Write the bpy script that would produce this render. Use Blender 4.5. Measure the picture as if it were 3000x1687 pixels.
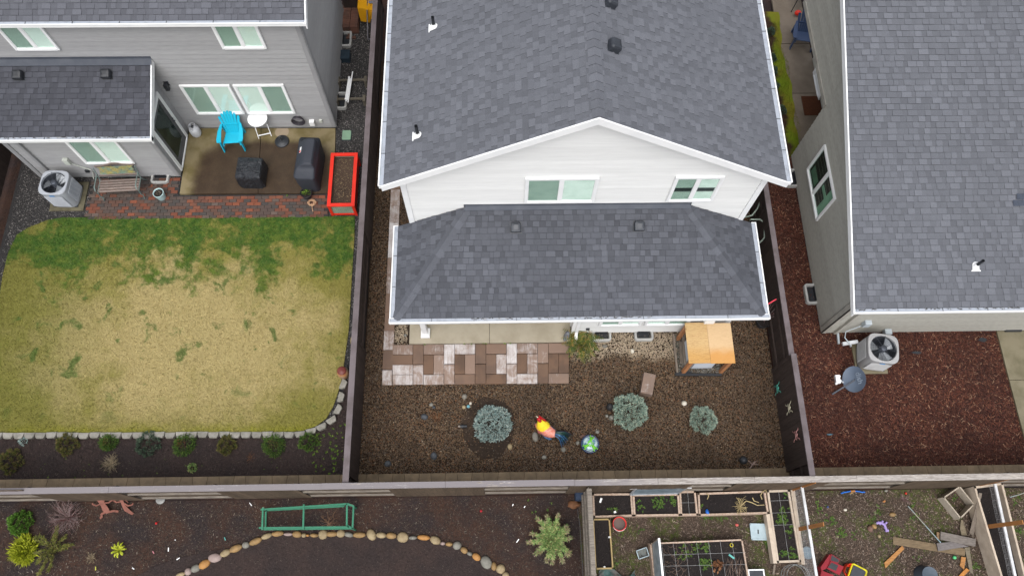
import bpy, math, random
import numpy as np
from mathutils import Vector, Matrix
random.seed(7); rng = np.random.default_rng(7)
S = bpy.context.scene
for o in list(bpy.data.objects): bpy.data.objects.remove(o)
COL = S.collection
# ------------------------------------------------------------------ camera
YAW, PITCH, ROLL, FPX, CAMH = 0.040952, 1.196513, 0.027003, 2246.03, 20.0
_f = np.array([math.sin(YAW)*math.cos(PITCH), math.cos(YAW)*math.cos(PITCH), -math.sin(PITCH)])
_r0 = np.array([math.cos(YAW), -math.sin(YAW), 0.0]); _u0 = np.cross(_r0, _f)
_r = math.cos(ROLL)*_r0 + math.sin(ROLL)*_u0; _u = -math.sin(ROLL)*_r0 + math.cos(ROLL)*_u0
cd = bpy.data.cameras.new('camera'); cam = bpy.data.objects.new('camera', cd); COL.objects.link(cam)
cd.sensor_width = 36; cd.lens = 36*FPX/3000; cd.clip_start = .1; cd.clip_end = 2000
cam.matrix_world = Matrix(((_r[0], _u[0], -_f[0], 0), (_r[1], _u[1], -_f[1], 0), (_r[2], _u[2], -_f[2], CAMH), (0, 0, 0, 1)))
S.camera = cam
# ------------------------------------------------------------------ sky and sun
SUN_EL, SUN_AZ = math.radians(64), math.radians(186)      # azimuth clockwise from +Y: light from the south-south-west
w = bpy.data.worlds.new('World'); S.world = w; w.use_nodes = True
nt = w.node_tree; bg = nt.nodes['Background']
sky = nt.nodes.new('ShaderNodeTexSky'); sky.sky_type = 'NISHITA'; sky.sun_disc = False
sky.sun_elevation = SUN_EL; sky.sun_rotation = SUN_AZ; sky.air_density = 1.0; sky.dust_density = 4.0; sky.ozone_density = 1.0
hs = nt.nodes.new('ShaderNodeHueSaturation'); hs.inputs['Saturation'].default_value = .34
nt.links.new(sky.outputs[0], hs.inputs['Color']); nt.links.new(hs.outputs[0], bg.inputs[0]); bg.inputs[1].default_value = 0.15
sd = bpy.data.lights.new('sun', 'SUN'); sd.energy = 1.0; sd.angle = math.radians(60); sd.color = (1, .99, .98)
sun = bpy.data.objects.new('sun', sd); COL.objects.link(sun)
sv = Vector((math.sin(SUN_AZ)*math.cos(SUN_EL), math.cos(SUN_AZ)*math.cos(SUN_EL), math.sin(SUN_EL)))
sun.rotation_euler = sv.to_track_quat('Z', 'Y').to_euler(); sun.location = (0, -10, 30)
S.view_settings.view_transform = 'Standard'; S.view_settings.look = 'None'; S.view_settings.gamma = 1
S.view_settings.exposure = 0.55; S.view_settings.use_curve_mapping = False

# ------------------------------------------------------------------ helpers
def P(x, y, z=0.0):
    """world point at height z seen at photograph position x, y"""
    d = ((x-1500)/FPX)*_r - ((y-843.5)/FPX)*_u + _f
    t = (z-CAMH)/d[2]
    return Vector((d[0]*t, d[1]*t, z))
def Z(ox, oy, s):
    return lambda x, y, z=0.0: P(ox+x/s, oy+y/s, z)
zA = Z(0, 0, 3.4333); zB = Z(450, 0, 3.4333); zC = Z(0, 380, 3.4333); zD = Z(500, 300, 3.4333)
zE = Z(0, 1200, 2.9753); zF = Z(700, 1200, 2.9753); zG = Z(1500, 1350, 3.963); zH = Z(2000, 1350, 4.3)
zI = Z(2400, 1350, 4.2933); zJ = Z(1050, 900, 2.8986); zK = Z(1600, 900, 2.8987); zL = Z(2250, 900, 2.8987)
zM = Z(2180, 0, 2.5875); zN = Z(1930, 920, 7.2467); zO = Z(1850, 1540, 7.36); zQ = Z(1000, 0, 4.5283); zR = Z(2150, 500, 2.415)
def hexc(h, k=1.0):
    h = h.lstrip('#'); v = [int(h[i:i+2], 16)/255 for i in (0, 2, 4)]
    return tuple(k*(c/12.92 if c <= .04045 else ((c+.055)/1.055)**2.4) for c in v)

class NT:
    def __init__(s, name):
        s.m = bpy.data.materials.new(name); s.m.use_nodes = True; s.t = s.m.node_tree
        s.b = s.t.nodes['Principled BSDF']
        s.geo = s.n('ShaderNodeNewGeometry'); s.pos = s.geo.outputs['Position']
    def n(s, ty, **k):
        nd = s.t.nodes.new(ty)
        for a, v in k.items(): setattr(nd, a, v)
        return nd
    def put(s, sock, v):
        if isinstance(v, bpy.types.NodeSocket): s.t.links.new(v, sock)
        elif isinstance(v, (tuple, list)) and len(v) == 3 and sock.type == 'RGBA': sock.default_value = (*v, 1)
        else: sock.default_value = v
    def math(s, op, a, b=0.0, clamp=False):
        nd = s.n('ShaderNodeMath', operation=op, use_clamp=clamp); s.put(nd.inputs[0], a); s.put(nd.inputs[1], b); return nd.outputs[0]
    def noise(s, scale, detail=5, rough=.55, vec=None, dist=0):
        nd = s.n('ShaderNodeTexNoise'); nd.inputs['Scale'].default_value = scale; nd.inputs['Detail'].default_value = detail
        nd.inputs['Roughness'].default_value = rough; nd.inputs['Distortion'].default_value = dist
        s.t.links.new(vec or s.pos, nd.inputs['Vector']); return nd.outputs[0]
    def vor(s, scale, out='Color', vec=None, feature='F1'):
        nd = s.n('ShaderNodeTexVoronoi', feature=feature); nd.inputs['Scale'].default_value = scale
        s.t.links.new(vec or s.pos, nd.inputs['Vector']); return nd.outputs[out]
    def mix(s, f, a, b, mode='MIX'):
        nd = s.n('ShaderNodeMix', data_type='RGBA', blend_type=mode); s.put(nd.inputs[0], f); s.put(nd.inputs[6], a); s.put(nd.inputs[7], b); return nd.outputs[2]
    def step(s, v, lo, hi):
        nd = s.n('ShaderNodeMapRange'); nd.interpolation_type = 'SMOOTHSTEP'; s.put(nd.inputs[0], v); nd.inputs[1].default_value = lo; nd.inputs[2].default_value = hi; return nd.outputs[0]
    def ramp(s, v, stops, const=False):
        nd = s.n('ShaderNodeValToRGB'); cr = nd.color_ramp; cr.interpolation = 'CONSTANT' if const else 'LINEAR'
        while len(cr.elements) < len(stops): cr.elements.new(.5)
        for e, (p, c) in zip(cr.elements, stops): e.position = p; e.color = (*c, 1)
        s.put(nd.inputs[0], v); return nd.outputs[0]
    def xyz(s):
        nd = s.n('ShaderNodeSeparateXYZ'); s.t.links.new(s.pos, nd.inputs[0]); return nd.outputs
    def rnd(s):
        oi = s.n('ShaderNodeObjectInfo'); a = s.math('ADD', oi.outputs['Random'], s.geo.outputs['Random Per Island'])
        return s.math('FRACT', a)
    def scaled(s, v):
        nd = s.n('ShaderNodeMapping'); nd.inputs['Scale'].default_value = v; s.t.links.new(s.pos, nd.inputs[0]); return nd.outputs[0]
    def done(s, col, rough=.8, bump=None, bs=.3, bd=.01, spec=.3, metal=0.0):
        s.put(s.b.inputs['Base Color'], col); s.put(s.b.inputs['Roughness'], rough)
        s.b.inputs['Specular IOR Level'].default_value = spec; s.b.inputs['Metallic'].default_value = metal
        if bump is not None:
            nd = s.n('ShaderNodeBump'); nd.inputs['Strength'].default_value = bs; nd.inputs['Distance'].default_value = bd
            s.put(nd.inputs['Height'], bump); s.t.links.new(nd.outputs[0], s.b.inputs['Normal'])
        return s.m
def mat(name, c, c2=None, sc=6, rough=.75, rv=0.0, bump=.25, bsc=60, spec=.3, metal=0.0, lo=.35, hi=.68, stretch=None):
    """colour c drifting to c2 over noise, with piece-to-piece variation rv"""
    a = NT(name); c2 = c2 or tuple(x*.72 for x in c)
    v = a.scaled(stretch) if stretch else None
    col = a.mix(a.step(a.noise(sc, 6, .6, v), lo, hi), c, c2)
    if rv:
        k = a.math('ADD', 1-rv, a.math('MULTIPLY', a.rnd(), 2*rv))
        hv = a.n('ShaderNodeHueSaturation'); a.put(hv.inputs['Value'], k); a.put(hv.inputs['Color'], col); col = hv.outputs[0]
    return a.done(col, rough, a.noise(bsc, 4, .6, v) if bump else None, bump, .006, spec, metal)

class MB:
    def __init__(s): s.v = []; s.f = []; s.sm = []
    def add(s, vs, fs, smooth=False):
        b = len(s.v); s.v += [tuple(v) for v in vs]; s.f += [tuple(i+b for i in f) for f in fs]; s.sm += [smooth]*len(fs); return s
    def box(s, x0, x1, y0, y1, z0, z1):
        return s.add([(x0,y0,z0),(x1,y0,z0),(x1,y1,z0),(x0,y1,z0),(x0,y0,z1),(x1,y0,z1),(x1,y1,z1),(x0,y1,z1)],
                     [(3,2,1,0),(4,5,6,7),(0,1,5,4),(1,2,6,5),(2,3,7,6),(3,0,4,7)])
    def bar(s, a, b, wd, th, up=(0, 0, 1)):
        """rectangular bar from a to b, wd across, th along up"""
        a, b = Vector(a), Vector(b); d = (b-a).normalized(); up = Vector(up)
        sd = d.cross(up)
        if sd.length < 1e-4: sd = d.cross(Vector((1, 0, 0)))
        sd.normalize(); n = sd.cross(d).normalized(); sd *= wd/2; n *= th/2
        vs = [a-sd-n, a+sd-n, a+sd+n, a-sd+n, b-sd-n, b+sd-n, b+sd+n, b-sd+n]
        return s.add(vs, [(0,1,2,3),(7,6,5,4),(0,4,5,1),(1,5,6,2),(2,6,7,3),(3,7,4,0)])
    def prism(s, poly, z0, z1):
        n = len(poly); vs = [(p[0], p[1], z0) for p in poly]+[(p[0], p[1], z1) for p in poly]
        ar = sum(poly[i][0]*poly[(i+1) % n][1]-poly[(i+1) % n][0]*poly[i][1] for i in range(n))
        fs = [tuple(range(n, 2*n)), tuple(range(n-1, -1, -1))]+[(i, (i+1) % n, n+(i+1) % n, n+i) for i in range(n)]
        if ar < 0: fs = [tuple(reversed(f)) for f in fs]
        return s.add(vs, fs)
    def slab(s, poly, th, down=None):
        """polygon in 3-D extruded by th along its normal (or 'down')"""
        p = [Vector(q) for q in poly]; n = len(p)
        nn = Vector((0, 0, 0))
        for i in range(n): nn += p[i].cross(p[(i+1) % n])
        nn.normalize(); off = (Vector(down)*th) if down else nn*th
        vs = p+[q+off for q in p]
        fs = [tuple(range(n-1, -1, -1)), tuple(range(n, 2*n))]+[(i, (i+1) % n, n+(i+1) % n, n+i) for i in range(n)]
        if off.dot(nn) < 0: fs = [tuple(reversed(f)) for f in fs]
        return s.add(vs, fs)
    def tube(s, pts, r, n=8, caps=True, r2=None):
        pts = [Vector(p) for p in pts]; m = len(pts); vs = []; up = Vector((0, 0, 1))
        for i, p in enumerate(pts):
            d = (pts[min(i+1, m-1)]-pts[max(i-1, 0)]).normalized()
            a = d.cross(up)
            if a.length < .05: a = d.cross(Vector((1, 0, 0)))
            a.normalize(); b = a.cross(d); rr = r if r2 is None else r+(r2-r)*i/(m-1)
            for k in range(n):
                t = 2*math.pi*k/n; vs.append(p+a*math.cos(t)*rr+b*math.sin(t)*rr)
        fs = [(i*n+k, i*n+(k+1) % n, (i+1)*n+(k+1) % n, (i+1)*n+k) for i in range(m-1) for k in range(n)]
        s.add(vs, fs, True)
        if caps: s.add([vs[k] for k in range(n)], [tuple(range(n-1, -1, -1))]); s.add(vs[-n:], [tuple(range(n))])
        return s
    def lathe(s, prof, n=24, c=(0, 0), sx=1, sy=1, smooth=True, cap=True):
        vs = []; m = len(prof)
        for r, z in prof:
            for k in range(n):
                t = 2*math.pi*k/n; vs.append((c[0]+r*math.cos(t)*sx, c[1]+r*math.sin(t)*sy, z))
        fs = [(i*n+k, i*n+(k+1) % n, (i+1)*n+(k+1) % n, (i+1)*n+k) for i in range(m-1) for k in range(n)]
        s.add(vs, fs, smooth)
        if cap:
            if prof[0][0] > 1e-4: s.add(vs[:n], [tuple(range(n-1, -1, -1))])
            if prof[-1][0] > 1e-4: s.add(vs[-n:], [tuple(range(n))])
        return s
    def blob(s, c, r, n=10, m=6, noise=.08, rot=0, seed=0):
        rr = random.Random(seed); vs = []; co, si = math.cos(rot), math.sin(rot)
        def pt(th, ph, q):
            x, y, z = math.sin(th)*math.cos(ph)*r[0]*q, math.sin(th)*math.sin(ph)*r[1]*q, math.cos(th)*r[2]*q
            return (c[0]+x*co-y*si, c[1]+x*si+y*co, c[2]+z)
        top = len(vs); vs.append(pt(0, 0, 1))
        for i in range(1, m):
            for k in range(n): vs.append(pt(math.pi*i/m, 2*math.pi*k/n, 1+rr.uniform(-noise, noise)))
        vs.append(pt(math.pi, 0, 1)); fs = []
        for k in range(n):
            fs.append((0, 1+k, 1+(k+1) % n))
            for i in range(m-2): a = 1+i*n; fs.append((a+k, a+n+k, a+n+(k+1) % n, a+(k+1) % n))
            a = 1+(m-2)*n; fs.append((a+k, len(vs)-1, a+(k+1) % n))
        return s.add(vs, fs, True)
    def mesh(s, name, m, off=(0, 0, 0)):
        me = bpy.data.meshes.new(name); ox, oy, oz = off
        me.from_pydata([(v[0]-ox, v[1]-oy, v[2]-oz) for v in s.v], [], s.f)
        me.polygons.foreach_set('use_smooth', s.sm)
        if m: me.materials.append(m)
        me.update(); return me
    def build(s, name, m, parent=None, world=False, **props):
        """world=True: the coordinates are world ones; the parent chain holds only translations"""
        off = Vector((0, 0, 0))
        if world and parent is not None:
            q = parent
            while q is not None: off += q.location; q = q.parent
        o = bpy.data.objects.new(name, s.mesh(name, m, off)); COL.objects.link(o)
        if parent is not None: o.parent = parent
        for k, v in props.items(): o[k] = v
        return o
def thing(name, label, cat, loc=(0, 0, 0), rz=0.0, group=None, rot=None):
    o = bpy.data.objects.new(name, None); COL.objects.link(o); o.empty_display_size = .2
    o.location = loc; o.rotation_euler = rot or (0, 0, rz); o['label'] = label; o['category'] = cat
    if group: o['group'] = group
    return o
def tag(o, label, cat, group=None, kind=None):
    o['label'] = label; o['category'] = cat
    if group: o['group'] = group
    if kind: o['kind'] = kind
    return o
def struct(o, label, cat): o['kind'] = 'structure'; o['label'] = label; o['category'] = cat; return o
def piece(me, name, parent, loc=(0, 0, 0), rot=(0, 0, 0), sc=None):
    o = bpy.data.objects.new(name, me); COL.objects.link(o); o.parent = parent; o.location = loc; o.rotation_euler = rot
    if sc: o.scale = sc
    return o
def copy_tree(o, parent=None):
    c = o.copy(); COL.objects.link(c); c.parent = parent
    for ch in list(o.children): copy_tree(ch, c)
    return c
def solo(mb, name, m, label, cat, loc=None, group=None, kind=None, world=True):
    """a thing that is one mesh; origin at loc"""
    off = loc if loc is not None else (sum(v[0] for v in mb.v)/len(mb.v), sum(v[1] for v in mb.v)/len(mb.v), min(v[2] for v in mb.v))
    o = bpy.data.objects.new(name, mb.mesh(name, m, off)); COL.objects.link(o); o.location = off
    return tag(o, label, cat, group, kind)

def inpoly(x, y, poly):
    r = np.zeros(len(x), bool); n = len(poly)
    for i in range(n):
        x0, y0 = poly[i][:2]; x1, y1 = poly[(i+1) % n][:2]
        c = ((y0 > y) != (y1 > y)) & (x < (x1-x0)*(y-y0)/((y1-y0) or 1e-9)+x0); r ^= c
    return r
def scatter(name, m, poly, n, tv, tf, smin, smax, z=0.0, tilt=.4, squash=(1, 1, 1), smooth=False, holes=(), aniso=.35, mask=None):
    """n copies of a small template spread over a polygon as ONE mesh (stuff)"""
    px = [p[0] for p in poly]; py = [p[1] for p in poly]
    k = int(n*1.0); A = (max(px)-min(px))*(max(py)-min(py))
    xs = []; ys = []; got = 0
    while got < n:
        x = rng.uniform(min(px), max(px), n*2); y = rng.uniform(min(py), max(py), n*2); ok = inpoly(x, y, poly)
        for h in holes: ok &= ~inpoly(x, y, h)
        if mask is not None: ok &= mask(x, y)
        xs.append(x[ok]); ys.append(y[ok]); got += ok.sum()
    x = np.concatenate(xs)[:n]; y = np.concatenate(ys)[:n]
    tv = np.array(tv, float)*np.array(squash); K = len(tv)
    s = rng.uniform(smin, smax, n)[:, None, None]*(1+rng.uniform(-aniso, aniso, (n, 1, 3)))
    V = tv[None]*s
    a = rng.uniform(0, 2*np.pi, n); tx = rng.uniform(-tilt, tilt, n); ty = rng.uniform(-tilt, tilt, n)
    cx, sx = np.cos(tx)[:, None], np.sin(tx)[:, None]
    Y = V[..., 1]*cx-V[..., 2]*sx; Zc = V[..., 1]*sx+V[..., 2]*cx; X = V[..., 0]
    cy, sy = np.cos(ty)[:, None], np.sin(ty)[:, None]
    X, Zc = X*cy+Zc*sy, -X*sy+Zc*cy
    ca, sa = np.cos(a)[:, None], np.sin(a)[:, None]
    W = np.stack([X*ca-Y*sa+x[:, None], X*sa+Y*ca+y[:, None], Zc+z+rng.uniform(0, .006, n)[:, None]], -1).reshape(-1, 3)
    F = (np.array(tf)[None]+(np.arange(n)*K)[:, None, None]).reshape(-1)
    fn = len(tf[0]); nf = n*len(tf)
    me = bpy.data.meshes.new(name); me.vertices.add(len(W)); me.vertices.foreach_set('co', W.reshape(-1).astype(np.float32))
    me.loops.add(len(F)); me.loops.foreach_set('vertex_index', F.astype(np.int32))
    me.polygons.add(nf); me.polygons.foreach_set('loop_start', (np.arange(nf)*fn).astype(np.int32)); me.polygons.foreach_set('loop_total', np.full(nf, fn, np.int32))
    me.polygons.foreach_set('use_smooth', np.full(nf, smooth)); me.materials.append(m); me.update(calc_edges=True); me.validate()
    o = bpy.data.objects.new(name, me); COL.objects.link(o); o['kind'] = 'stuff'; return o
OCTA_V = [(1, 0, 0), (0, 1, 0), (-1, 0, 0), (0, -1, 0), (0, 0, 1), (0, 0, -1), ]
OCTA_F = [(0,1,4),(1,2,4),(2,3,4),(3,0,4),(1,0,5),(2,1,5),(3,2,5),(0,3,5)]
CHIP_V = [(-1,-.2,0),(1,-.15,0),(1.1,.2,0),(-.9,.15,0),(-.9,-.12,.25),(1,-.1,.2),(.95,.12,.22),(-.85,.1,.25)]
CHIP_F = [(4,5,6,7),(0,1,5,4),(1,2,6,5),(2,3,7,6),(3,0,4,7)]
BLADE_V = [(-.12, 0, 0), (.12, 0, 0), (0, .35, 1)]; BLADE_F = [(0, 1, 2)]

# ------------------------------------------------------------------ materials
def m_shingle(name, base, var=.2):
    a = NT(name); r = a.rnd()
    col = a.ramp(r, [(0, tuple(c*(1-var) for c in base)), (.3, tuple(c*(1-var*.3) for c in base)), (.6, base), (1, tuple(c*(1+var) for c in base))])
    col = a.mix(a.step(a.noise(90, 3, .7), .3, .75), col, a.mix(.5, col, (.02, .02, .024)))
    big = a.step(a.noise(.55, 4, .6), .35, .7)
    col = a.mix(a.math('MULTIPLY', big, .28), col, tuple(c*.62 for c in base))
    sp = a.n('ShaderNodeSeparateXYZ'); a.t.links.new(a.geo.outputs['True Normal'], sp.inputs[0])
    col = a.mix(a.step(sp.outputs[2], .70, .60), col, tuple(c*.50 for c in base))          # bare asphalt cut edges of each tab, darkened to stand in for edge shadows
    return a.done(col, .85, a.noise(160, 3, .7), .5, .004, .25)
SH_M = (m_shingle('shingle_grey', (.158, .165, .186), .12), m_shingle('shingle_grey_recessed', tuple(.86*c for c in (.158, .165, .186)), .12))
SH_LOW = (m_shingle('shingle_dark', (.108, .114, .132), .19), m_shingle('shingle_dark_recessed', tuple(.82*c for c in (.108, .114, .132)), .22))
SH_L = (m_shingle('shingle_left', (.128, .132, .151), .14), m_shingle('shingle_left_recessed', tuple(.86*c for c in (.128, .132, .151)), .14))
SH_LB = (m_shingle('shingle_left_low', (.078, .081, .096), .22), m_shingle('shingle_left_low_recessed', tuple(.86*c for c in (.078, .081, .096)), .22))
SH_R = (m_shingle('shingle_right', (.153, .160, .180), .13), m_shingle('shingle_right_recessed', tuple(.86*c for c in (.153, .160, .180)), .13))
ROOFDECK = mat('roof_deck', (.06, .062, .07), sc=2)
WHITE = mat('white_trim', (.86, .865, .86), (.80, .81, .81), sc=3, rough=.5, bump=.05)
GUTTERIN = mat('gutter_inside', (.36, .39, .44), (.26, .28, .31), sc=7, rough=.6, lo=.45, hi=.75)
GRIME = mat('gutter_grime', (.05, .045, .04), (.4, .4, .4), sc=9, rough=.9, lo=.5, hi=.62)
SID_M = mat('siding_white', (.755, .76, .745), (.715, .72, .705), sc=1.2, rough=.7, rv=.04, bump=.12, bsc=30, stretch=(1.5, 1.5, 14))
SID_L = mat('siding_grey', (.345, .345, .347), (.31, .31, .312), sc=.8, rough=.75, rv=.055, bump=.15, bsc=30, stretch=(4, 4, 30))
SID_R = mat('siding_tan', (.40, .39, .345), (.35, .34, .30), sc=1.0, rough=.75, rv=.055, bump=.2, bsc=30, stretch=(8, 8, 20))
TRIM_R = mat('trim_tan', (.43, .41, .36), sc=2, rough=.7)
TRIM_L = mat('trim_grey', (.30, .30, .305), (.27, .27, .275), sc=2, rough=.7)
FLASH = mat('flashing', (.062, .070, .088), (.08, .088, .105), sc=3, rough=.6, metal=.0)
BLACKPL = mat('black_plastic', (.018, .02, .024), (.03, .033, .038), sc=5, rough=.45, bump=.1, spec=.5)
VENTM = mat('roof_vent_metal', (.030, .034, .042), (.045, .05, .06), sc=4, rough=.4, spec=.5, metal=.1)
CONC = mat('pale_concrete', (.40, .355, .27), (.33, .29, .215), sc=2.2, rough=.85, bump=.5, bsc=90)
CONC_G = mat('grey_concrete', (.42, .42, .40), (.34, .34, .33), sc=5, rough=.85, bump=.4, bsc=80)
def m_glass(name, tint, refl=.09):
    a = NT(name); tr = a.n('ShaderNodeBsdfTransparent'); tr.inputs[0].default_value = (*tint, 1)
    gl = a.n('ShaderNodeBsdfGlossy'); gl.inputs['Roughness'].default_value = .03; gl.inputs[0].default_value = (.9, .95, .95, 1)
    mx = a.n('ShaderNodeMixShader'); mx.inputs[0].default_value = refl
    a.t.links.new(tr.outputs[0], mx.inputs[1]); a.t.links.new(gl.outputs[0], mx.inputs[2]); a.t.links.new(mx.outputs[0], a.t.nodes['Material Output'].inputs[0]); return a.m
GL_CLEAR = m_glass('glass_clear', (.95, .99, .97), .07); GL_SCREEN = m_glass('glass_screened', (.76, .82, .79), .06)
SHADE = mat('window_shade', (.84, .89, .85), (.78, .85, .81), sc=1.5, bump=.05)
BLIND = mat('window_blind', (.74, .80, .76), (.6, .68, .63), sc=3, bump=.05)
DARKROOM = mat('dark_interior', (.03, .035, .035), (.06, .07, .065), sc=2)
REFLGREEN = mat('green_reflection', (.30, .50, .36), (.2, .35, .26), sc=3)  # colour for green reflections painted behind window glass
FENCE_D = mat('fence_dark', (.054, .038, .032), (.034, .024, .021), sc=3, rough=.75, rv=.15, bump=.5, bsc=10, stretch=(14, 14, 1.2))
FENCE_C = mat('fence_cap_dark', (.15, .125, .13), (.105, .085, .085), sc=2.5, rough=.7, bump=.3, rv=.05)
def m_weather():
    a = NT('fence_cap_weathered'); v = a.scaled((1.2, 16, 16))
    g = a.noise(3.2, 6, .65, v, 1.2)
    col = a.mix(a.step(g, .38, .62), (.40, .36, .32), (.17, .145, .13))
    col = a.mix(a.step(a.math('ADD', a.noise(1.3, 6, .75, a.scaled((1, 6, 6))), a.math('MULTIPLY', a.xyz()[0], .004)), .58, .66), (.21, .19, .195), col)
    col = a.mix(a.math('MULTIPLY', a.step(a.math('ADD', a.xyz()[0], a.math('MULTIPLY', a.noise(.8, 4), 8)), 5.5, 8.5), .7), col, a.mix(a.step(g, .40, .6), (.50, .46, .41), (.24, .21, .18)))
    col = a.mix(a.math('MULTIPLY', a.step(a.noise(2.4, 6, .8, a.scaled((.8, 8, 8))), .60, .68), .7), col, (.62, .60, .58))
    return a.done(col, .8, g, .4, .004)
FENCE_W = m_weather()
FENCE_S = mat('fence_board_brown', (.115, .083, .055), (.07, .050, .035), sc=2.5, rough=.8, rv=.18, bump=.5, bsc=10, stretch=(12, 12, 1.2))
FENCE_RAIL = mat('fence_rail', (.24, .21, .175), (.14, .12, .10), sc=2.5, rough=.8, bump=.4, stretch=(1.5, 14, 14))
# ------------------------------------------------------------------ building helpers
def clip(poly, region):
    out = list(poly); n = len(region)
    for i in range(n):
        a, b = region[i], region[(i+1) % n]; inp = out; out = []
        if not inp: break
        def sd(p): return (b[0]-a[0])*(p[1]-a[1])-(b[1]-a[1])*(p[0]-a[0])
        for k in range(len(inp)):
            p, q = inp[k], inp[(k+1) % len(inp)]; sp, sq = sd(p), sd(q)
            if sp >= 0: out.append(p)
            if (sp >= 0) != (sq >= 0):
                t = sp/(sp-sq); out.append((p[0]+(q[0]-p[0])*t, p[1]+(q[1]-p[1])*t))
    return out
def area(p): return abs(sum(p[i][0]*p[(i+1) % len(p)][1]-p[(i+1) % len(p)][0]*p[i][1] for i in range(len(p))))/2
CAM = Vector((0, 0, CAMH))
class Roof:
    def __init__(s, house, m, seed, expo=.143, wmin=.12, wmax=.25):
        s.h = house; s.m, s.m2 = m; s.tabs = []; s.deck = MB(); s.rr = random.Random(seed); s.expo = expo; s.w = (wmin, wmax)
    def slope(s, O, U, V, poly, deckth=.14):
        O, U, V = Vector(O), Vector(U).normalized(), Vector(V).normalized(); Nn = U.cross(V).normalized()
        s.deck.slab([O+U*p[0]+V*p[1]-Nn*.004 for p in poly], deckth, down=-Nn)
        u0, u1 = min(p[0] for p in poly), max(p[0] for p in poly); v1 = max(p[1] for p in poly); j = 0
        while j*s.expo < v1:
            v0 = j*s.expo; u = u0-s.rr.random()*.2; thick = s.rr.random() < .5
            while u < u1:
                wd = s.rr.uniform(*s.w)*(1 if thick else .75); jj = 0
                r = clip([(u, v0+jj), (u+wd-.0008, v0+jj), (u+wd-.0008, v0+s.expo), (u, v0+s.expo)], poly)
                t = (.017 if thick else .008)+s.rr.uniform(0, .003); ul, ur, thick_ = u, u+wd-.003, thick; u += wd; thick = not thick if s.rr.random() < .85 else thick
                if len(r) < 3 or area(r) < 2e-4: continue
                top = []; bot = []
                for a, b in r:
                    h = t*(1-.8*(b-v0)/s.expo)+.002; bot.append(O+U*a+V*b-Nn*.002)
                    a2 = a+((.003 if thick_ else 0) if a < ul+.004 else ((-.003 if thick_ else 0) if a > ur-.004 else 0)); b2 = b+((.006 if thick_ else .003) if b < v0+.004 else 0)
                    top.append(O+U*a2+V*b2+Nn*h)
                c = sum(top, Vector())/len(top); s.tabs.append(((c-CAM).length, bot, top, thick_))
            j += 1
    def finish(s, keep=300):
        roof = s.deck.build('roof', ROOFDECK, s.h, True); off = s.h.location
        s.tabs.sort(key=lambda t: t[0]); rest = {True: MB(), False: MB()}
        m2 = s.m2
        for i, (d, bot, top, tk) in enumerate(s.tabs):
            n = len(bot); fs = [tuple(range(n, 2*n))]+[(k, (k+1) % n, n+(k+1) % n, n+k) for k in range(n)]
            if i < keep: q = MB(); q.add(bot+top, fs); q.build('shingle', s.m if tk else m2, roof, True)
            else: rest[tk].add(bot+top, fs)
        for tk in (True, False):
            if rest[tk].v: rest[tk].build('shingle_courses', s.m if tk else m2, roof, True, kind='stuff')
        s.roof = roof; return roof
    def caps(s, A, B, L, R, wd=.15, step=.2):
        """bent cap shingles from the low end A up to B; L, R unit directions down either side"""
        A, B, L, R = Vector(A), Vector(B), Vector(L).normalized(), Vector(R).normalized(); D = (B-A); n = int(D.length/step); D.normalize()
        up = (-(L+R)).normalized() if (L+R).length > .05 else Vector((0, 0, 1))
        if up.z < 0: up = -up
        for i in range(n):
            a = A+D*i*step; b = A+D*(i+1.15)*step; q = MB(); w2 = wd*s.rr.uniform(.95, 1.05); hi, lo = up*.034, up*.016
            vs = [a+L*w2+hi*.8, a+hi, a+R*w2+hi*.8, b+L*w2+lo*.8, b+lo, b+R*w2+lo*.8, a+L*w2+lo*.1, a+lo*.1, a+R*w2+lo*.1]
            q.add(vs, [(0,1,4,3),(1,2,5,4),(6,7,1,0),(7,8,2,1)]); q.build('ridge_shingle', s.m, s.roof, True)
def fm(face, plane):
    """map (along, outwards, up) to world for a wall facing S, W, E or N"""
    return {'S': lambda a, d, z: (a, plane-d, z), 'N': lambda a, d, z: (a, plane+d, z), 'W': lambda a, d, z: (plane-d, a, z), 'E': lambda a, d, z: (plane+d, a, z)}[face]
def fbox(mb, f, a0, a1, d0, d1, z0, z1):
    p, q = f(a0, d0, z0), f(a1, d1, z1)
    return mb.box(min(p[0], q[0]), max(p[0], q[0]), min(p[1], q[1]), max(p[1], q[1]), min(p[2], q[2]), max(p[2], q[2]))
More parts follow.
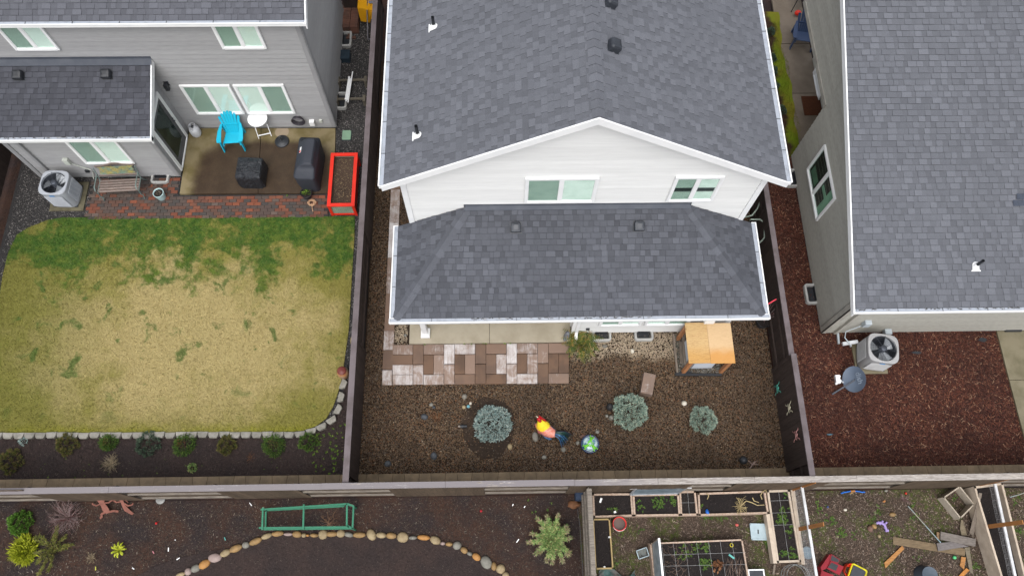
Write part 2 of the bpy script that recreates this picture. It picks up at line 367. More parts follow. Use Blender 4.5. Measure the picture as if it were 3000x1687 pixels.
def wall(house, face, plane, a0, a1, z0, z1, m, lim=None, expo=.178, name='wall', holes=(), th=.15):
    """lap-sided wall; lim(z) gives the extent of a gable at height z; boards are sub-parts; holes (a0,a1,z0,z1)"""
    f = fm(face, plane); lim = lim or (lambda z: (a0, a1)); bk = MB()
    zs = [z0, z1] if lim(z0) == lim(z1) and not holes else list(np.arange(z0, z1-.01, .5))+[z1]
    if lim(z0) == lim(z1) and not holes: fbox(bk, f, a0, a1, -th, -.001, z0, z1)
    elif holes:
        h = holes[0]; fbox(bk, f, a0, h[0], -th, -.001, z0, z1); fbox(bk, f, h[1], a1, -th, -.001, z0, z1)
        if h[2] > z0: fbox(bk, f, h[0], h[1], -th, -.001, z0, h[2])
        if h[3] < z1: fbox(bk, f, h[0], h[1], -th, -.001, h[3], z1)
    else:
        L = [lim(z) for z in zs]; poly = [f(l[0], -.001, z) for l, z in zip(L, zs)]+[f(l[1], -.001, z) for l, z in list(zip(L, zs))[::-1]]
        b = f(0, -th, 0); o = f(0, 0, 0); bk.slab(poly, th, down=(Vector(b)-Vector(o)).normalized())
    W = bk.build(name, m, house, True); z = z0
    while z < z1-.02:
        e = min(expo, z1-z); l0, l1 = lim(z), lim(z+e); spans = [(l0[0], l0[1], l1[0], l1[1])]
        for h in holes:
            if z+e*.5 > h[2] and z+e*.5 < h[3]: spans = [(l0[0], h[0], l1[0], h[0]), (h[1], l0[1], h[1], l1[1])]
        for s0, s1, t0, t1 in spans:
            if s1-s0 < .02: continue
            q = MB(); pts = [f(s0, .0, z), f(s1, .0, z), f(t1, 0, z+e), f(t0, 0, z+e), f(s0, .026, z+.001), f(s1, .026, z+.001), f(t1, .003, z+e), f(t0, .003, z+e)]
            fs = [(4,5,6,7),(0,1,5,4),(1,2,6,5),(3,0,4,7),(2,3,7,6)]
            if face in 'WN': fs = [tuple(reversed(x)) for x in fs]
            q.add(pts, fs); q.build('siding_board', m, W, True)
        z += e
    return W
def window(house, face, plane, a0, a1, z0, z1, dark=0, slats=False, fr=.062, inner='shade', split=True):
    """white sliding window set proud of the wall; dark: which half carries the insect screen (0 left, 1 right)"""
    f = fm(face, plane); q = MB()
    fbox(q, f, a0-.0, a0+fr, .0, .055, z0, z1); fbox(q, f, a1-fr, a1, .0, .055, z0, z1); fbox(q, f, a0+fr, a1-fr, .0, .055, z1-fr, z1)
    fbox(q, f, a0+fr, a1-fr, .0, .065, z0, z0+fr)
    fr_o = q.build('window', WHITE, house, True); am = (a0+a1)/2
    mu = MB(); fbox(mu, f, am-.035, am+.035, .0, .048, z0+fr, z1-fr); mu.build('mullion', WHITE, fr_o, True)
    g0, g1, gz0, gz1 = a0+fr, a1-fr, z0+fr, z1-fr
    for k, (s0, s1) in enumerate(((g0, am-.035), (am+.035, g1))):
        sash = MB(); t = .022; d1 = .04 if k == dark else .034
        fbox(sash, f, s0, s0+t, .0, d1, gz0, gz1); fbox(sash, f, s1-t, s1, .0, d1, gz0, gz1); fbox(sash, f, s0+t, s1-t, .0, d1, gz0, gz0+t); fbox(sash, f, s0+t, s1-t, .0, d1, gz1-t, gz1)
        sash.build('sash', WHITE, fr_o, True)
        p = MB(); fbox(p, f, s0+t, s1-t, .0275, .0285, gz0+t, gz1-t); p.build('pane', GL_SCREEN if k == dark else GL_CLEAR, fr_o, True)
    b = MB()
    if slats:
        fbox(b, f, g0, g1, .0005, .003, gz0, gz1); b.build('dark_backing', DARKROOM, fr_o, True); b = MB(); n = int((gz1-gz0)/.05)
        for i in range(n):
            z = gz0+.012+i*.05
            if inner == 'half' and .35 < (z-gz0)/(gz1-gz0) < .55: continue
            b.add([f(g0, .022, z), f(g1, .022, z), f(g1, .008, z+.036), f(g0, .008, z+.036)], [(0, 1, 2, 3)])
        b.build('blind', BLIND, fr_o, True)
    elif inner == 'reflections':
        fbox(b, f, g0, g1, .0005, .003, gz0, gz1); b.build('dark_backing', DARKROOM, fr_o, True); b = MB(); fbox(b, f, g0+.03, g0+.30, .003, .008, gz0+.05, gz1-.1); fbox(b, f, g0+.30, am-.1, .003, .008, gz0+.55, gz0+.70); fbox(b, f, am+.15, g1-.1, .003, .006, gz0+.1, gz0+.4); b.build('painted_reflection', REFLGREEN, fr_o, True, kind='stuff')  # green panels paint reflections into the window over a dark backing
    else:
        fbox(b, f, g0, g1, .0005, .012, gz0, gz1); b.build('shade', SHADE, fr_o, True)
    return fr_o
HANGM = mat('hanger_grey', (.13, .14, .15), sc=4)
def gutter(house, face, plane, a0, a1, z, m=None, wd=.105, ht=.12, hang=1.0, grime=()):
    """open gutter hung outside 'plane', with hangers; its floor is grey, its lip white"""
    f = fm(face, plane); q = MB()
    fbox(q, f, a0, a1, wd-.016, wd, z-ht, z); fbox(q, f, a0, a1, 0, wd-.016, z-ht, z-ht+.012); fbox(q, f, a0, a0+.012, 0, wd-.016, z-ht+.012, z); fbox(q, f, a1-.012, a1, 0, wd-.016, z-ht+.012, z)
    fbox(q, f, a0, a1, wd, wd+.012, z-.022, z)
    g = q.build('gutter', WHITE, house, True); c = MB(); fbox(c, f, a0+.015, a1-.015, .002, wd-.018, z-.03, z-.022); c.build('gutter_lining', GUTTERIN, g, True)
    n = int((a1-a0)/hang)
    for i in range(1, n+1):
        h = MB(); a = a0+i*(a1-a0)/(n+1); fbox(h, f, a-.006, a+.006, 0, wd-.017, z-.018, z-.006); h.build('gutter_hanger', HANGM, g, True)
    for ga, gb in grime:
        h = MB(); rr = random.Random(int(ga*10)); x = ga
        while x < gb:
            e = x+rr.uniform(.012, .05); d0 = rr.uniform(0, .03); fbox(h, f, x, e, d0, d0+rr.uniform(.008, .025), z-.021, z-.014); x = e-.002 if rr.random() < .7 else e+rr.uniform(0, .2)
        h.build('leaf_litter', GRIME, g, True, kind='stuff')
    return g
def vent_well(house, c, face, m=CONC_G, w=.52, d=.25):
    """U-shaped pale well round a foundation vent at ground level"""
    f = fm(face, c[1] if face in 'SN' else c[0]); a = c[0] if face in 'SN' else c[1]; q = MB(); n = 8; r = .09
    def ring(off, z):
        pts = []; hw = w/2-off; dd = d-off; rr = max(r-off, .03)
        pts.append((a-hw, 0.001, z))
        for k in range(n+1): t = math.pi/2*k/n; pts.append((a-hw+rr-rr*math.cos(t), dd-rr+rr*math.sin(t), z))
        for k in range(n+1): t = math.pi/2*k/n; pts.append((a+hw-rr+rr*math.sin(t), dd-rr+rr*math.cos(t), z))
        pts.append((a+hw, 0.001, z)); return [f(*p) for p in pts]
    R = [ring(0, .0), ring(.0, .12), ring(.015, .135), ring(.05, .135), ring(.065, .12), ring(.065, -.0)]; k = len(R[0])
    vs = sum(R, []); fs = [(i*k+j, i*k+j+1, (i+1)*k+j+1, (i+1)*k+j) for i in range(5) for j in range(k-1)]
    q.add(vs, fs, False); o = q.build('vent_well', m, house, True); b = MB(); fbox(b, f, a-w/2+.07, a+w/2-.07, .004, d-.07, .008, .02); b.build('well_floor', BLACKPL, o, True)
    b = MB(); fbox(b, f, a-w/2+.09, a+w/2-.09, .002, .012, .02, .15); b.build('foundation_vent', BLACKPL, o, True); return o
def roof_vent(roof, c, U, V, m, s=.25):
    """low hooded box vent on a flashing plate lying on the slope"""
    c, U, V = Vector(c), Vector(U).normalized(), Vector(V).normalized(); Nn = U.cross(V).normalized(); q = MB()
    q.slab([c-U*s*.56-V*s*.60+Nn*.006, c+U*s*.56-V*s*.60+Nn*.006, c+U*s*.56+V*s*.5+Nn*.006, c-U*s*.56+V*s*.5+Nn*.006], .012)
    pr = [(-.5, -.5, 0), (.5, -.5, 0), (.5, .28, 0), (.38, .46, 0), (-.38, .46, 0), (-.5, .28, 0)]
    vs = []
    for sc, h in ((1, .02), (1, .13), (.86, .17), (.45, .185)): vs += [c+U*p[0]*s*sc+V*p[1]*s*sc+Nn*h for p in pr]
    fs = [(i*6+k, i*6+(k+1) % 6, (i+1)*6+(k+1) % 6, (i+1)*6+k) for i in range(3) for k in range(6)]+[tuple(range(18, 24))]
    q.add(vs, fs); o = q.build('roof_vent', m, roof, True); g = MB()
    g.slab([c-U*s*.42-V*s*.506+Nn*.03, c+U*s*.42-V*s*.506+Nn*.03, c+U*s*.42-V*s*.506+Nn*.1, c-U*s*.42-V*s*.506+Nn*.1], .004, down=-V); g.build('vent_slot', BLACKPL, roof, True)
def vent_pipe(roof, c, V, h=.34):
    c, V = Vector(c), Vector(V).normalized(); U = V.cross(Vector((0, 0, 1))).normalized(); Nn = U.cross(V).normalized()
    if Nn.z < 0: Nn = -Nn
    q = MB(); K = .62; U_, V_ = U*K, V*K; pl = [c-U_*.13-V_*.16, c+U_*.13-V_*.16, c+U_*.13+V_*.05]+[c+U_*.13*math.cos(t)+V_*(.05+.13*math.sin(t)) for t in (.5, 1, 1.57, 2.1, 2.64)]+[c-U_*.13+V_*.05]
    q.slab([p+Nn*.02 for p in pl], .008, down=Nn); q.slab([c-U_*.18-V_*.20+Nn*.02, c+U_*.18-V_*.20+Nn*.02, c+U_*.18-V_*.155+Nn*.02, c-U_*.18-V_*.155+Nn*.02], .012, down=Nn)
    b = len(q.v); n = 14
    for rr, hh in ((.075, .03), (.06, .08), (.045, .12)): q.v += [tuple(c+Vector((math.cos(2*math.pi*k/n)*rr, math.sin(2*math.pi*k/n)*rr, hh))) for k in range(n)]
    for i in range(2):
        for k in range(n): q.f.append((b+i*n+k, b+i*n+(k+1) % n, b+(i+1)*n+(k+1) % n, b+(i+1)*n+k)); q.sm.append(True)
    q.build('pipe_flashing', WHITE, roof, True); t = MB(); t.tube([c+Vector((0, 0, .02)), c+Vector((0, 0, h))], .036, 14, caps=False); t.tube([c+Vector((0, 0, h)), c+Vector((0, 0, h-.15))], .029, 14, caps=False); t.tube([c+Vector((0, 0, h-.16)), c+Vector((0, 0, h-.155))], .030, 12)
    t.build('vent_pipe', BLACKPL, roof, True)

# ------------------------------------------------------------------ middle house
Hm = thing('house', 'white-walled house in the middle with a gable roof and a lower hip roof', 'house', (1.9, 8.5, 0))
YG, XL, XR, XC, ZA, ZE = 8.50, -2.20, 6.02, 1.885, 7.80, 5.30
EL, ER, YF = -2.51, 6.28, 8.19
sl = (ZA-ZE)/(XC-EL); cs = math.hypot(XC-EL, ZA-ZE); YB = 15.5
rM = Roof(Hm, SH_M, 1)
rM.slope((EL, YB, ZE), (0, -1, 0), (XC-EL, 0, ZA-ZE), [(0, 0), (YB-YF, 0), (YB-YF, cs), (0, cs)])
rM.slope((ER, YF, ZE), (0, 1, 0), (XC-ER, 0, ZA-ZE), [(0, 0), (YB-YF, 0), (YB-YF, cs), (0, cs)])
roofM = rM.finish()
rM.caps((XC, YF+.02, ZA), (XC, YB, ZA), (-1, 0, -sl), (1, 0, -sl), .15, .2)
def limM(z):
    h = ZA-.16-z; d = h/sl
    return (max(XL, XC-d), min(XR, XC+d))
wall(Hm, 'S', YG, XL, XR, 0.1, ZA-.2, SID_M, lim=limM)
wall(Hm, 'W', XL, YG+.16, YB-.3, .1, ZE+.02, SID_M); wall(Hm, 'E', XR, YG+.16, YB-.3, .1, ZE+.02, SID_M)
wall(Hm, 'S', 6.50, 1.92, XR, .1, 2.62, SID_M); wall(Hm, 'E', XR, 6.66, YG-.001, .1, 2.62, SID_M); wall(Hm, 'W', 1.92, 6.66, YG-.03, .1, 2.62, SID_M)
q = MB()                                                   # rake boards following the gable, corner boards, soffits
for sgn, ex in ((-1, EL-.06), (1, ER+.06)):
    zEv = ZA+.02-sl*abs(ex-XC)
    q.slab([(XC, YF-.035, ZA+.025), (ex, YF-.035, zEv+.005), (ex, YF-.035, zEv-.19), (XC, YF-.035, ZA-.18)], .035, down=(0, 1, 0))
q.build('rake_board', WHITE, Hm, True)
for bb in ((XL-.03, XL+.10, YG-.045, YG-.02, 2.85, ZE+.02), (XR-.10, XR+.03, YG-.045, YG-.02, 2.85, ZE+.02), (XR-.1, XR+.03, 6.455, 6.48, .1, 2.62), (1.90, 2.0, 6.455, 6.48, .1, 2.62)): q = MB(); q.box(*bb); q.build('corner_board', WHITE, Hm, True)
q = MB(); q.box(EL-.01, XL-.05, YF+.01, YB, ZE-.10, ZE-.08); q.box(XR+.05, ER+.01, YF+.01, YB, ZE-.10, ZE-.08); q.build('soffit', WHITE, Hm, True)
gutter(Hm, 'W', EL-.005, YF-.03, YB, ZE+.035, hang=.9); gutter(Hm, 'E', ER+.005, YF-.03, YB, ZE+.035, hang=.9)
# lower hip roof
x0, x1, y0, ze, ym, zr, xa, xb = -2.53, 6.31, 6.025, 2.72, YG-.03, 3.74, -.75, 4.47
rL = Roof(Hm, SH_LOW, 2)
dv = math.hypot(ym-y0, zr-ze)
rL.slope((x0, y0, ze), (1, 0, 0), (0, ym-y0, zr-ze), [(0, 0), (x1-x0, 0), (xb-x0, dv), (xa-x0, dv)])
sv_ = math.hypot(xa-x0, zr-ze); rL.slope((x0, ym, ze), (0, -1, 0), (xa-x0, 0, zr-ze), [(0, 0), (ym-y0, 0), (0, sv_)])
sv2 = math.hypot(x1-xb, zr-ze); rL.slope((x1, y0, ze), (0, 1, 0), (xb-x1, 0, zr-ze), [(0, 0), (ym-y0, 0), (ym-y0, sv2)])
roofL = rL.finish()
Nf = Vector((0, -(zr-ze), ym-y0)).normalized(); Nw = Vector((-(zr-ze), 0, xa-x0)).normalized(); Ne = Vector(((zr-ze), 0, x1-xb)).normalized()
hd = (Vector((xa, ym, zr))-Vector((x0, y0, ze))).normalized(); he = (Vector((xb, ym, zr))-Vector((x1, y0, ze))).normalized()
rL.caps((x0, y0, ze), (xa, ym, zr), hd.cross(Nw) if hd.cross(Nw).y > 0 else -hd.cross(Nw), hd.cross(Nf) if hd.cross(Nf).x > 0 else -hd.cross(Nf), .14, .2)
rL.caps((x1, y0, ze), (xb, ym, zr), he.cross(Ne) if he.cross(Ne).y > 0 else -he.cross(Ne), he.cross(Nf) if he.cross(Nf).x < 0 else -he.cross(Nf), .14, .2)
q = MB(); q.slab([(xa-.1, ym-.10, zr-.02), (xb+.1, ym-.10, zr-.02), (xb+.06, ym-.004, zr+.035), (xa-.06, ym-.004, zr+.035)], .012, down=(0, 0, 1)); q.box(xa-.1, xb+.1, ym-.004, YG-.018, zr-.02, zr+.10)
q.build('flashing', FLASH, Hm, True)
gutter(Hm, 'S', y0-.005, x0-.13, x1+.13, ze+.03, hang=1.05, grime=((-.7, 3.6), (2.2, 2.9)))
gutter(Hm, 'W', x0-.005, y0, ym-.0, ze+.03, hang=.9); gutter(Hm, 'E', x1+.005, y0, ym, ze+.03, hang=.9)
q = MB(); q.box(x0, x1, y0, YG-.2, 2.52, 2.545); q.build('porch_ceiling', WHITE, Hm, True)
q = MB(); q.box(x0+.3, 1.9, y0+.42, y0+.6, 2.3, 2.52); q.build('porch_beam', WHITE, Hm, True)
for xx in (P(1515, 560)[0]*0+1.05, ): pass
V1 = (0, ym-y0, zr-ze)
def onL(px, py):
    z = 3.3
    for _ in range(30): p = P(px, py, z); z = ze+(p.y-y0)*(zr-ze)/(ym-y0)
    return P(px, py, z)
roof_vent(roofL, onL(1511, 666), (1, 0, 0), V1, VENTM); roof_vent(roofL, onL(1871, 662), (1, 0, 0), V1, VENTM)
def onM(px, py, side):   # point of the main roof planes seen at a photograph position
    lo, hi = 4.5, 8.5
    for _ in range(40):
        z = (lo+hi)/2; p = P(px, py, z); zr_ = ZA-sl*abs(p.x-XC)
        if z > zr_: hi = z
        else: lo = z
    return P(px, py, z)
vent_pipe(roofM, onM(1271, 81, -1), (1, 0, sl)); vent_pipe(roofM, onM(1224, 398, -1), (1, 0, sl), .38)
roof_vent(roofM, onM(1793, 139, 1), (0, 1, 0), (-1, 0, sl), VENTM, .25); roof_vent(roofM, onM(1783, 10, 1), (0, 1, 0), (-1, 0, sl), VENTM, .25)
window(Hm, 'S', YG-.022, .58, 2.22, 3.96, 5.09, 0, True); window(Hm, 'S', YG-.022, 3.92, 5.02, 3.96, 5.09, 0, True, inner='half')
window(Hm, 'S', 6.478, 2.58, 3.69, .78, 2.02, 0, False); window(Hm, 'S', 6.478, 3.78, 4.95, .78, 2.02, 1, False)
vent_well(Hm, (P(1761, 976).x, 6.48), 'S'); vent_well(Hm, (P(1884, 976).x, 6.48), 'S')
q = MB(); q.box(-2.12, -1.98, 6.44, 6.58, .12, 2.5); q.build('porch_post', WHITE, Hm, True)
pb = P(1239, 978); q = MB(); q.box(-2.17, -1.93, 6.37, 6.63, .1, .2); q.box(-2.145, -1.955, 6.395, 6.605, .2, .235); q.build('post_base', WHITE, Hm, True)
dsx = P(1688, 965, .3).x; q = MB(); q.box(dsx-.04, dsx+.04, 6.39, 6.46, .3, 2.3); q.bar((dsx, 6.43, 2.3), (dsx+.02, 6.05, 2.6), .08, .06); q.bar((dsx, 6.42, .32), (dsx-.02, 6.2, .1), .08, .06); q.build('downspout', WHITE, Hm, True)
ox = P(1722, 963, .45).x; q = MB(); q.box(ox-.045, ox+.045, 6.44, 6.483, .40, .50); q.build('outlet_box', BLACKPL, Hm, True)
q = MB(); q.box(5.25, 5.5, 6.3, 6.483, 1.25, 1.6); q.build('meter_box', WHITE, Hm, True)
q = MB(); q.box(XL, XR, YG-.01, YB-.3, 0, .1); q.box(1.92, XR, 6.52, YG-.01, 0, .1); q.build('foundation', CONC_G, Hm, True)

# ------------------------------------------------------------------ left house
YL, XE = 13.16, -4.955
Hl = thing('house', 'grey-sided house at the upper left with a single-storey bump-out and a patio at its back', 'house', (-9, 14, 0))
rA = Roof(Hl, SH_L, 3); ye, zl, rs = 12.91, 5.02, .5
dl = math.hypot(3, 3*rs); rA.slope((-17, ye, zl), (1, 0, 0), (0, 1, rs), [(0, 0), (17-4.66, 0), (17-4.66, dl), (0, dl)])
roofA = rA.finish()
gutter(Hl, 'S', ye-.005, -17, -4.62, zl+.03, hang=1.15)
q = MB(); q.slab([(-4.655, ye-.13, zl-.16), (-4.655, ye-.13, zl+.03), (-4.655, ye+3, zl+3*rs+.035), (-4.655, ye+3, zl+3*rs-.16)], .03, down=(1, 0, 0)); q.build('rake_board', WHITE, Hl, True)
q = MB(); q.box(-17, -4.7, ye, YL, zl-.12, zl-.10); q.build('soffit', WHITE, Hl, True)
wall(Hl, 'S', YL, -17, XE, .1, zl-.02, SID_L)
wall(Hl, 'E', XE, YL+.16, 17.4, .1, 6.6, SID_L, lim=lambda z: (max(YL+.16, YL+(z-5.0)/rs), 17.4))
q = MB(); q.box(XE-.10, XE+.03, YL-.045, YL-.02, .1, zl-.1); q.box(XE+.02, XE+.045, YL-.045, YL+.12, .1, zl-.1); q.build('corner_board', TRIM_L, Hl, True)
q = MB(); q.box(-17, XE, YL, 17.4, 0, .1); q.build('foundation', CONC_G, Hl, True)
YBm, xbl, xbr = 11.50, -13.45, -9.42
wall(Hl, 'S', YBm, xbl, xbr, .1, 2.42, SID_L); wall(Hl, 'E', xbr, YBm+.155, YL-.02, .1, 3.1, SID_L, lim=lambda z: (max(YBm+.155, YBm+.16+(z-2.5)/.37), YL-.02), holes=())
wall(Hl, 'W', xbl, YBm+.155, YL-.02, .1, 2.42, SID_L)
q = MB(); q.box(xbl, xbr, YBm+.01, YL, 0, .1); q.build('foundation', CONC_G, Hl, True)
q = MB(); q.box(xbr-.09, xbr+.03, YBm-.045, YBm-.02, .1, 2.4); q.box(xbr+.02, xbr+.045, YBm-.045, YBm+.11, .1, 2.4); q.build('corner_board', TRIM_L, Hl, True); q = MB(); q.box(xbl-.03, xbl+.1, YBm-.045, YBm-.02, .1, 2.4); q.build('corner_board', TRIM_L, Hl, True)
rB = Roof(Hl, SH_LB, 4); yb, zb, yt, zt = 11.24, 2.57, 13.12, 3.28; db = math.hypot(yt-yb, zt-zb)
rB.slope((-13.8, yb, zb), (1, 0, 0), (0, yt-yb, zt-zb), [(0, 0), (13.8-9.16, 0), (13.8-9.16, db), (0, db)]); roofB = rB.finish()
gutter(Hl, 'S', yb-.005, -13.8, -9.12, zb+.03, hang=1.15, grime=((-13.6, -9.3),))
q = MB(); q.slab([(-9.15, yb-.13, zb-.15), (-9.15, yb-.13, zb+.03), (-9.15, yt+.02, zt+.035), (-9.15, yt+.02, zt-.15)], .03, down=(1, 0, 0)); q.build('rake_board', WHITE, Hl, True)
q = MB(); q.slab([(-13.8, yt-.14, zt-.03), (-9.12, yt-.14, zt-.03), (-9.12, yt+.012, zt+.04), (-13.8, yt+.012, zt+.04)], .014, down=(0, 0, 1)); q.box(-13.8, -9.12, yt+.012, YL-.018, zt, zt+.13); q.build('flashing', FLASH, Hl, True)
def onB(px, py):
    z = 3.0
    for _ in range(30): p = P(px, py, z); z = zb+(p.y-yb)*(zt-zb)/(yt-yb)
    return P(px, py, z)
roof_vent(roofB, onB(58, 222), (1, 0, 0), (0, yt-yb, zt-zb), BLACKPL); roof_vent(roofB, onB(315, 219), (1, 0, 0), (0, yt-yb, zt-zb), BLACKPL)
yw = YL-.022
window(Hl, 'S', yw, -12.40, -11.27, 3.74, 4.86, 0); window(Hl, 'S', yw, -7.11, -5.97, 3.74, 4.86, 0)
window(Hl, 'S', yw, -8.84, -7.45, .84, 2.21, 0); window(Hl, 'S', yw, -7.36, -5.96, .84, 2.21, 1); window(Hl, 'S', YBm-.022, -11.75, -10.36, .87, 2.12, 0)
# patio door on the bump-out's east side
def door(house, face, plane, a0, a1, z0, z1, glassm=GL_SCREEN, panelm=None):
    f = fm(face, plane); t = .11; q = MB(); fbox(q, f, a0, a0+t, 0, .05, z0, z1); fbox(q, f, a1-t, a1, 0, .05, z0, z1); fbox(q, f, a0+t, a1-t, 0, .05, z1-t, z1); fbox(q, f, a0+t, a1-t, 0, .06, z0, z0+.05)
    o = q.build('door', WHITE, house, True); d = MB(); s0, s1, y0_, y1_ = a0+t, a1-t, z0+.05, z1-t; e = .13
    fbox(d, f, s0, s0+e, .004, .03, y0_, y1_); fbox(d, f, s1-e, s1, .004, .03, y0_, y1_); fbox(d, f, s0+e, s1-e, .004, .03, y1_-e, y1_); fbox(d, f, s0+e, s1-e, .004, .03, y0_, y0_+.25); d.build('door_leaf', panelm or WHITE, o, True)
    d = MB(); fbox(d, f, s0+e, s1-e, .001, .003, y0_+.25, y1_-e); d.build('dark_backing', DARKROOM, o, True)
    d = MB(); fbox(d, f, s0+e, s1-e, .018, .02, y0_+.25, y1_-e); d.build('pane', glassm, o, True)
    h = MB(); p = Vector(f(s1-e*.5 if face == 'E' else s0+e*.5, .07, z0+1.02)); h.blob(p, (.03, .03, .03), noise=0); h.blob(p+Vector((0, 0, .12)), (.022, .022, .022), noise=0); h.build('handle', VENTM, o, True); return o
DOORGREY = mat('door_grey', (.12, .12, .125), sc=3)
door(Hl, 'E', xbr+.024, 11.62, 12.85, .12, 2.3, GL_SCREEN, DOORGREY)
q = MB(); lx, lz = -9.15, 2.25; q.box(lx-.06, lx+.06, yw-.02, yw, lz-.06, lz+.1); q.box(lx-.05, lx+.05, yw-.16, yw-.06, lz-.12, lz+.1); q.box(lx-.02, lx+.02, yw-.07, yw-.02, lz+.03, lz+.07); q.build('wall_lantern', BLACKPL, Hl, True)
DARKM = BLACKPL
vent_well(Hl, (P(474, 521).x, YBm-.02), 'S'); vent_well(Hl, (XE+.018, P(1014, 300).y), 'E', w=.6, d=.28); vent_well(Hl, (XE+.018, P(1014, 120).y), 'E', w=.6, d=.28)
def wbox(house, name, m, px, py, plane, hw, z, dep=.06, hh=None):
    d = ((px-1500)/FPX)*_r-((py-843.5)/FPX)*_u+_f; t = plane/d[1]; x = d[0]*t; zz = CAMH+d[2]*t; q = MB(); hh = hh or hw
    q.box(x-hw, x+hw, plane-dep, plane-.001, zz-hh, zz+hh); return q.build(name, m, house, True), x, zz
CREAM = mat('cream_plastic', (.55, .58, .52), sc=4, rough=.5, bump=0)
o, bx, bz = wbox(Hl, 'disconnect_box', CREAM, 197, 469, YBm-.018, .07, 1.2, .1, .12)
q = MB(); q.tube([(bx+.05, YBm-.06, bz-.12), (bx+.25, YBm-.05, bz-.35), (bx+.42, YBm-.05, bz-.5), (bx+.42, YBm-.05, bz-.62), (bx+.32, YBm-.06, bz-.85), (bx+.3, YBm-.1, .1)], .016, 8); q.build('conduit', CREAM, Hl, True)
wbox(Hl, 'wall_outlet', BLACKPL, 256, 499, YBm-.018, .05, 1); wbox(Hl, 'wall_hood', WHITE, 915, 355, YL-.018, .07, 1, .12, .09); wbox(Hl, 'outlet_box', CREAM, 940, 353, YL-.018, .045, 1, .05, .06)
q = MB(); xd = xbl+.42; q.box(xd-.04, xd+.04, YBm-.09, YBm-.018, .15, 2.3); q.bar((xd-.0, YBm-.06, 2.3), (xd-.2, yb-.05, 2.45), .08, .06); q.build('downspout', TRIM_L, Hl, True)

# ------------------------------------------------------------------ right house
Hr = thing('house', 'tan-sided house at the right edge under a large grey roof with a white rake edge', 'house', (11, 8, 0))
XW, YRf = 8.80, 6.42; yr0, zr0, rr_ = 6.11, 2.82, .338
def zroof(y): return zr0+(y-yr0)*rr_
rR = Roof(Hr, SH_R, 5, expo=.15); dr = math.hypot(9.5, 9.5*rr_)
rR.slope((8.46, yr0, zr0), (1, 0, 0), (0, 1, rr_), [(0, 0), (7.6, 0), (7.6, dr), (0, dr)]); roofR = rR.finish()
q = MB(); q.slab([(8.455, yr0-.13, zr0-.17), (8.455, yr0-.13, zr0+.01), (8.455, yr0+9.5, zroof(yr0+9.5)+.035), (8.455, yr0+9.5, zroof(yr0+9.5)-.16)], .03, down=(-1, 0, 0)); q.build('rake_board', WHITE, Hr, True)
gutter(Hr, 'S', yr0-.005, 8.42, 16.0, zr0+.02, hang=1.15, grime=((8.5, 9.3), (10.0, 15.9)))
q = MB(); q.box(8.46, 16, yr0, YRf, zr0-.12, zr0-.1); q.build('soffit', TRIM_R, Hr, True)
wall(Hr, 'W', XW, YRf+.155, 11.98, .1, 4.5, SID_R, lim=lambda z: (max(YRf+.155, yr0+(z+.12-zr0)/rr_), 11.98))
wall(Hr, 'W', XW, 11.985, 15.5, 2.78, 5.7, SID_R, lim=lambda z: (max(11.985, yr0+(z+.12-zr0)/rr_), 15.5))
q = MB(); q.box(XW-.05, XW-.0, 11.92, 15.5, 2.62, 2.775); q.build('trim_band', TRIM_R, Hr, True)
wall(Hr, 'S', YRf, XW, 16, .1, zr0-.12, SID_R); wall(Hr, 'N', 11.98, XW, 10.0, .1, 2.6, SID_R)
wall(Hr, 'W', 10.0, 12.0, 15.5, .1, 2.6, SID_R)
q = MB(); q.box(XW, 10.0, 12, 15.5, 2.62, 2.65); q.build('entry_ceiling', TRIM_R, Hr, True)
q = MB(); q.box(XW-.045, XW-.02, YRf-.045, YRf+.12, .1, 2.68); q.box(XW-.045, XW+.09, YRf-.045, YRf-.02, .1, 2.68); q.build('corner_board', TRIM_R, Hr, True)
q = MB(); q.box(XW, 16, YRf, 11.98, 0, .1); q.build('foundation', CONC_G, Hr, True)
window(Hr, 'W', XW-.022, 9.32, 10.97, 1.05, 2.33, 1, inner='reflections')
door(Hr, 'W', 9.98, P(2395, 325, 0).y+.35, P(2395, 325, 0).y+1.4, .02, 2.1)
vent_well(Hr, (XW-.018, P(2366, 864).y), 'W', w=.6, d=.28); vent_well(Hr, (XW-.018, P(2325, 526).y), 'W', w=.6, d=.28)
q = MB(); q.box(XW+.28, XW+.36, YRf-.09, YRf-.018, .15, 2.5); q.bar((XW+.32, YRf-.06, 2.5), (XW+.1, yr0-.05, zr0-.1), .08, .06); q.build('downspout', TRIM_R, Hr, True)
def onR(px, py):
    z = 4
    for _ in range(40): p = P(px, py, z); z = .5*z+.5*zroof(p.y)
    return P(px, py, z)
vent_pipe(roofR, onR(2857, 780), (0, 1, rr_), .34)
LV = mat('light_grey_plastic', (.48, .53, .56), (.42, .47, .5), sc=3, rough=.5, bump=.05)
o, bx, bz = wbox(Hr, 'disconnect_box', LV, 2538, 942, YRf-.018, .085, 1, .12, .12)
q = MB(); q.tube([(bx-.05, YRf-.08, bz-.12), (bx-.35, YRf-.12, bz-.5), (bx-.42, YRf-.3, .5), (bx-.25, YRf-.5, .42)], .014, 8); q.build('conduit', LV, Hr, True)
wbox(Hr, 'wall_hood', LV, 2598, 966, YRf-.018, .09, 1, .14, .08)
q = MB(); q.box(13.85, 14.3, YRf-.06, YRf-.02, .03, .14); q.build('foundation_vent', BLACKPL, Hr, True)
dk = onR(2990, 605); q = MB(); V2 = Vector((0, 1, rr_)).normalized()
